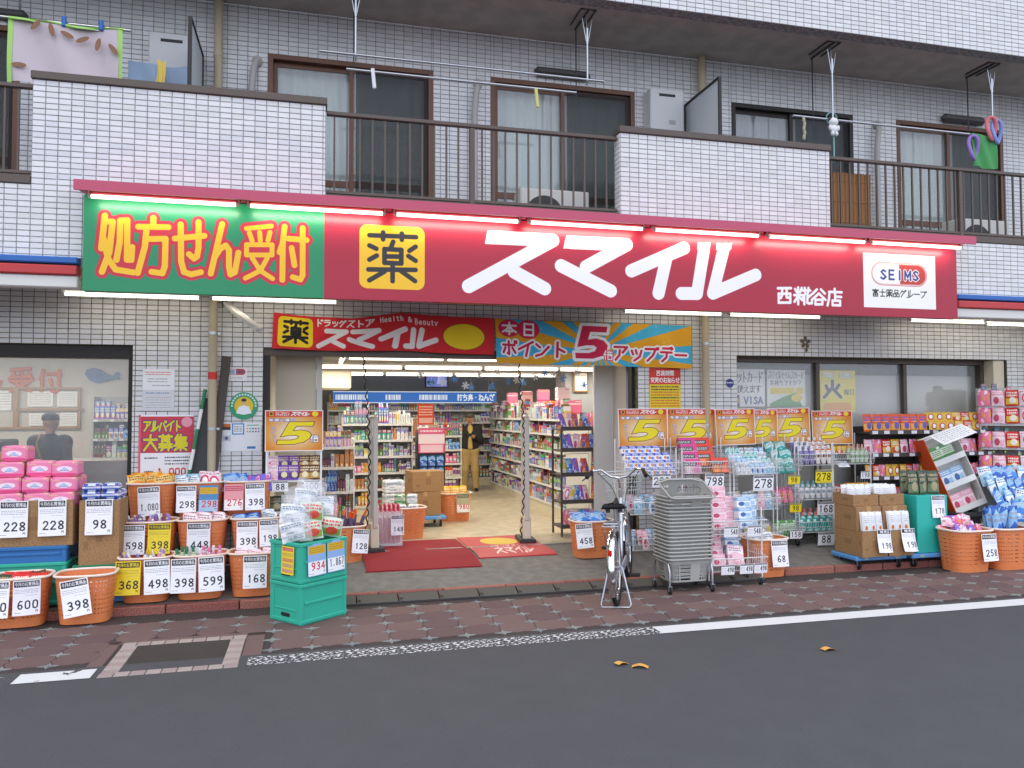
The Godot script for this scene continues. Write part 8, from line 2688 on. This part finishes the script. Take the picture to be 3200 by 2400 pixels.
func cloth(called: String, label: String, mat: Material, x0: float, x1: float, y0: float, y1: float, z: float, wave: float, cat := "laundry") -> Node3D:
	var o := thing(called, label, cat)
	var m := MB.new()
	m.grid(func(u, v): return V(lerpf(x0, x1, u) + 0.02 * sin(v * 3 + x0) * (1 - v), lerpf(y0, y1, v) + 0.012 * sin(u * 6 + 1), z + wave * sin(u * 12 + v * 3) * (1 - v * 0.7)), 24, 12)
	part(o, "sheet", m, mat)
	return o

func balcony_things() -> void:
	var m: MB
	for e in [[0.386, 5.16, "laundry pole hanger near the solid parapet over the green sign"], [2.765, 5.16, "laundry pole hanger beside the white water heater"], [5.715, 5.02, "laundry pole hanger above the bamboo screen"], [7.94, 5.02, "laundry pole hanger beside the green towel"]]:
		pole_hanger(e[2], e[0], e[1])
	var k := 0
	for e in [[0.042, 2.947, 5.175, 0.75], [0.30, 2.64, 5.025, 0.75], [5.2, 7.6, 5.02, 0.75], [-4.4, -1.62, 5.19, 0.72]]:
		m = MB.new()
		m.cyl(V(e[0], e[2], e[3]), V(e[1], e[2] + (0.0 if k < 2 else -0.005), e[3]), 0.0135, -1, 8)
		solo("laundry_pole", m, mats.steel, ["upper laundry pole over the middle balcony", "lower laundry pole over the middle balcony", "laundry pole over the far balcony", "laundry pole carrying the green edged sheet"][k], "laundry pole", Vector3.ZERO, Vector3.ZERO, "laundry poles")
		k += 1
	for e in [[0.55, 5.03, "e0e0e4", "white clip hanging on the lower laundry pole"], [2.2, 5.0, "c8c878", "yellow clip hanging on the lower laundry pole"]]:
		m = MB.new()
		m.bb(V(0, -0.08, 0), V(0.035, 0.2, 0.02), 0.006)
		solo("laundry_clip", m, mt("clip_" + e[2], e[2], 0.5), e[3], "clip", V(e[0], e[1], 0.77), V(0, 0, 0.1))
	# sheet with a green border and other laundry at the street corner end
	var sh := cloth("bed_sheet", "pale patterned sheet with a light green border drying on the balcony", mt("sheet_pale", "c6bac0", 0.9), -2.58, -1.70, 4.60, 5.16, 0.74, 0.03)
	m = MB.new()
	for e in [[-2.6, -2.56, 4.58, 5.18], [-1.72, -1.68, 4.58, 5.18], [-2.6, -1.68, 5.145, 5.18]]:
		m.grid(func(u, v): return V(lerpf(e[0], e[1], u), lerpf(e[2], e[3], v) + 0.012 * sin((lerpf(e[0], e[1], u) + 2.6) / 0.92 * 6 + 1), 0.745 + 0.03 * sin((lerpf(e[0], e[1], u) + 2.6) / 0.92 * 12 + v * 3) * (1 - v * 0.7)), 16, 10)
	part(sh, "border", m, mt("border_green", "a4d070", 0.8))
	for i in 7:
		m = MB.new()
		var cx := -2.5 + i * 0.125
		m.xf = Transform3D(Basis(V(0, 0, 1), i * 0.9), V(cx, 4.75 + (i * 37 % 40) * 0.01, 0.782))
		m.prism(oval(Vector2.ZERO, Vector2(0.06, 0.022), 12), 0, 0.002)
		part(sh, "printed_leaf", m, mt("leaf_brown", "8d6a52", 0.9))
	for x in [-2.16, -1.86]:
		m = MB.new()
		m.bb(V(x, 5.19, 0.75), V(0.04, 0.1, 0.03), 0.01)
		part(sh, "clothes_peg", m, mats.blue)
	cloth("blue_quilt", "light blue patterned quilt drying behind the parapet", mt("quilt", "8fa4bd", 0.9), -1.66, -1.12, 4.45, 4.94, 0.62, 0.04)
	cloth("yellow_cloth", "small yellow cloth strip on the blue quilt", mt("cloth_yellow", "d8c060", 0.9), -1.40, -1.33, 4.66, 4.95, 0.69, 0.01)
	# gas water heaters on the wall
	for e in [[-1.36, 4.60, "white water heater box behind the blue quilt"], [3.93, 4.58, "white water heater box beside the balcony partition"]]:
		var h := thing("water_heater", e[2], "water heater", V(e[0], e[1], 0.11), 0, "wall mounted water heaters")
		m = MB.new()
		m.bb(V(0, 0.42, 0), V(0.42, 0.84, 0.2), 0.012)
		part(h, "case", m, mt("heater_white", "cfd0cf", 0.45))
		m = MB.new()
		m.box(V(0, 0.76, 0.1015), V(0.2, 0.03, 0.004))
		part(h, "exhaust_slot", m, mats.black)
		m = MB.new()
		m.box(V(-0.1, 0.3, 0.1015), V(0.1, 0.12, 0.003))
		m.box(V(0.06, 0.45, 0.1015), V(0.08, 0.05, 0.003))
		part(h, "label_plate", m, mats.grey_plastic)
		m = MB.new()
		for x in [-0.12, 0.0, 0.1]: m.cyl(V(x, -0.9, -0.03), V(x, 0.01, -0.03), 0.014, -1, 8)
		part(h, "pipe", m, mats.grey_plastic)
	# partitions between flats
	for e in [[-1.10, "grey balcony partition beside the quilt"], [4.24, "grey balcony partition beside the water heater"]]:
		var p := thing("balcony_partition", e[1], "partition", V(e[0], 3.46, 0.45), 0, "balcony partitions")
		m = MB.new()
		m.box(V(0, 0.93, 0), V(0.012, 1.82, 0.78))
		part(p, "panel", m, mt("partition_white", "c4c9cc", 0.7))
		m = MB.new()
		for z in [-0.395, 0.395]: m.box(V(0, 0.93, z), V(0.035, 1.86, 0.02))
		for y in [0.01, 1.85]: m.box(V(0, y, 0), V(0.034, 0.025, 0.77))
		part(p, "frame", m, mats.dark_frame)
	# upright pipes and ducts
	for e in [[-0.94, 5.905, "beige pipe running up beside the balcony partition"], [4.43, 5.905, "beige pipe running up behind the partition by the heater"]]:
		m = MB.new()
		m.cyl(V(e[0], 3.45, 0.09), V(e[0], e[1], 0.09), 0.042, -1, 12)
		m.cyl(V(e[0], 5.3, 0.09), V(e[0], 5.36, 0.09), 0.047, -1, 12)
		solo("waste_pipe", m, mats.pipe, e[2], "pipe", Vector3.ZERO, Vector3.ZERO, "upright pipes on the balconies")
	for e in [[-0.62, "curved air conditioner duct beside the first balcony window"], [1.70, "pale air conditioner duct between the two middle windows"], [6.85, "bent air conditioner duct beside the dark windows"]]:
		m = MB.new()
		m.tube([V(e[0] + 0.05, 5.33, 0.0), V(e[0] + 0.05, 5.33, 0.06), V(e[0] + 0.02, 5.22, 0.09), V(e[0], 5.0, 0.08), V(e[0], 4.3, 0.08), V(e[0], 3.6, 0.08)], 0.034, 10)
		m.cyl(V(e[0] + 0.05, 5.33, 0.0), V(e[0] + 0.05, 5.33, 0.03), 0.055, -1, 12)
		solo("hose_duct", m, mt("duct", "b4b2ac", 0.6), e[1], "duct", Vector3.ZERO, Vector3.ZERO, "hose ducts")
	for e in [[-3.0, 5.52, "dark wall lamp over the street corner balcony"], [2.72, 5.53, "dark wall lamp above the second balcony window"], [8.2, 5.50, "dark wall lamp above the last balcony window"]]:
		var l := thing("balcony_lamp", e[2], "lamp", V(e[0], e[1], 0.05), 0, "dark balcony lamps")
		m = MB.new()
		m.bb(V(0, 0, 0.0), V(0.66, 0.1, 0.1), 0.035)
		part(l, "cover", m, mt("lamp_smoked", "4a484a", 0.4))
		m = MB.new()
		m.bb(V(0, 0.03, -0.04), V(0.5, 0.06, 0.03), 0.005)
		part(l, "mount", m, mats.dark_grey)
	# outdoor units standing on the balcony floor
	for e in [[2.48, 0.38, "air conditioner outdoor unit behind the middle railing"], [8.0, 0.4, "air conditioner outdoor unit behind the far railing"]]:
		var u := thing("outdoor_unit", e[2], "air conditioner", V(e[0], 3.46, e[1]), 0, "outdoor units")
		m = MB.new()
		m.bb(V(0, 0.32, 0), V(0.76, 0.56, 0.28), 0.012)
		part(u, "case", m, mt("unit_white", "cfcec8", 0.5))
		m = MB.new()
		m.cyl(V(-0.12, 0.32, 0.135), V(-0.12, 0.32, 0.146), 0.21, -1, 28)
		part(u, "fan_grille", m, mats.dark_grey)
		m = MB.new()
		for x in [-0.28, 0.28]: m.box(V(x, 0.02, 0), V(0.06, 0.04, 0.3))
		part(u, "foot", m, mats.black)
	# bamboo screen tied to the railing
	var bs := thing("bamboo_screen", "brown bamboo screen tied behind the far railing", "screen", V(5.80, 3.72, 0.86))
	for i in 36:
		if not gm.has("reed"):
			m = MB.new()
			m.cyl(V(0, 0, 0), V(0, 0.66, 0), 0.0085, -1, 5)
			gm["reed"] = m.mesh()
		part(bs, "slat", gm["reed"], [mt("reed_a", "9a7148", 0.8), mt("reed_b", "88623c", 0.8), mt("reed_c", "a87c50", 0.8)][i % 3], V(-0.30 + i * 0.0172, rng.randf_range(-0.01, 0.01), 0))
	m = MB.new()
	for y in [0.1, 0.33, 0.56]: m.box(V(0, y, 0.009), V(0.63, 0.008, 0.003))
	part(bs, "binding", m, mats.card_edge)
	# hanging things on the far pole
	cloth("green_towel", "green towel hanging on the far laundry pole", mt("towel_green", "4f9a5c", 0.95), 7.62, 7.98, 4.62, 5.02, 0.76, 0.02)
	for e in [[7.63, 4.95, "9a7ac8", "lilac cloth loop hanging beside the green towel"], [7.90, 5.2, "d87a80", "pink cloth loop hanging on the pole end"], [7.98, 5.17, "8a9ad8", "blue cloth loop hanging on the pole end"]]:
		m = MB.new()
		var pts := []
		for i in 20: pts.append(V(0.06 * cos(TAU * i / 20), 0.14 * sin(TAU * i / 20) - 0.1, 0.02 * sin(TAU * i / 10)))
		m.tube(pts, 0.022, 7, true)
		solo("cloth_loop", m, mt("loop_" + e[2], e[2], 0.9), e[3], "laundry", V(e[0], e[1], 0.77))
	var pt := thing("plush_toy", "small white plush toy hanging from a ring on the far pole", "plush toy", V(5.70, 4.98, 0.78))
	m = MB.new()
	m.ell(V(0, 0.0, 0), V(0.055, 0.05, 0.045), 12, 8)
	m.ell(V(0, -0.085, 0), V(0.045, 0.055, 0.04), 12, 8)
	for s in [-1.0, 1.0]:
		m.ell(V(s * 0.05, -0.07, 0.01), V(0.02, 0.035, 0.02), 8, 6)
		m.ell(V(s * 0.025, -0.14, 0.015), V(0.02, 0.028, 0.024), 8, 6)
	part(pt, "body", m, mt("plush_white", "e4e6e8", 0.95))
	m = MB.new()
	for s in [-1.0, 1.0]:
		m.ell(V(s * 0.045, 0.035, 0.0), V(0.02, 0.022, 0.014), 8, 6)
	part(pt, "ear", m, mats.dark_grey)
	m = MB.new()
	var rp := []
	for i in 24: rp.append(V(0.07 * cos(TAU * i / 24), 0.05 + 0.07 * sin(TAU * i / 24), -0.03))
	m.tube(rp, 0.006, 6, true)
	m.cyl(V(0.0, -0.15, 0), V(0.0, -0.42, 0), 0.008, -1, 6)
	part(pt, "ring", m, mt("ring_teal", "7ab8b0", 0.5))
	m = MB.new()
	for i in 5: m.ell(V(0.01 * (i % 2), -0.05 * i, 0), V(0.02, 0.035, 0.015), 7, 5)
	solo("wind_charm", m, mt("charm", "b0a890", 0.7), "pale string charm hanging at the end of the far pole", "charm", V(5.33, 4.98, 0.76))
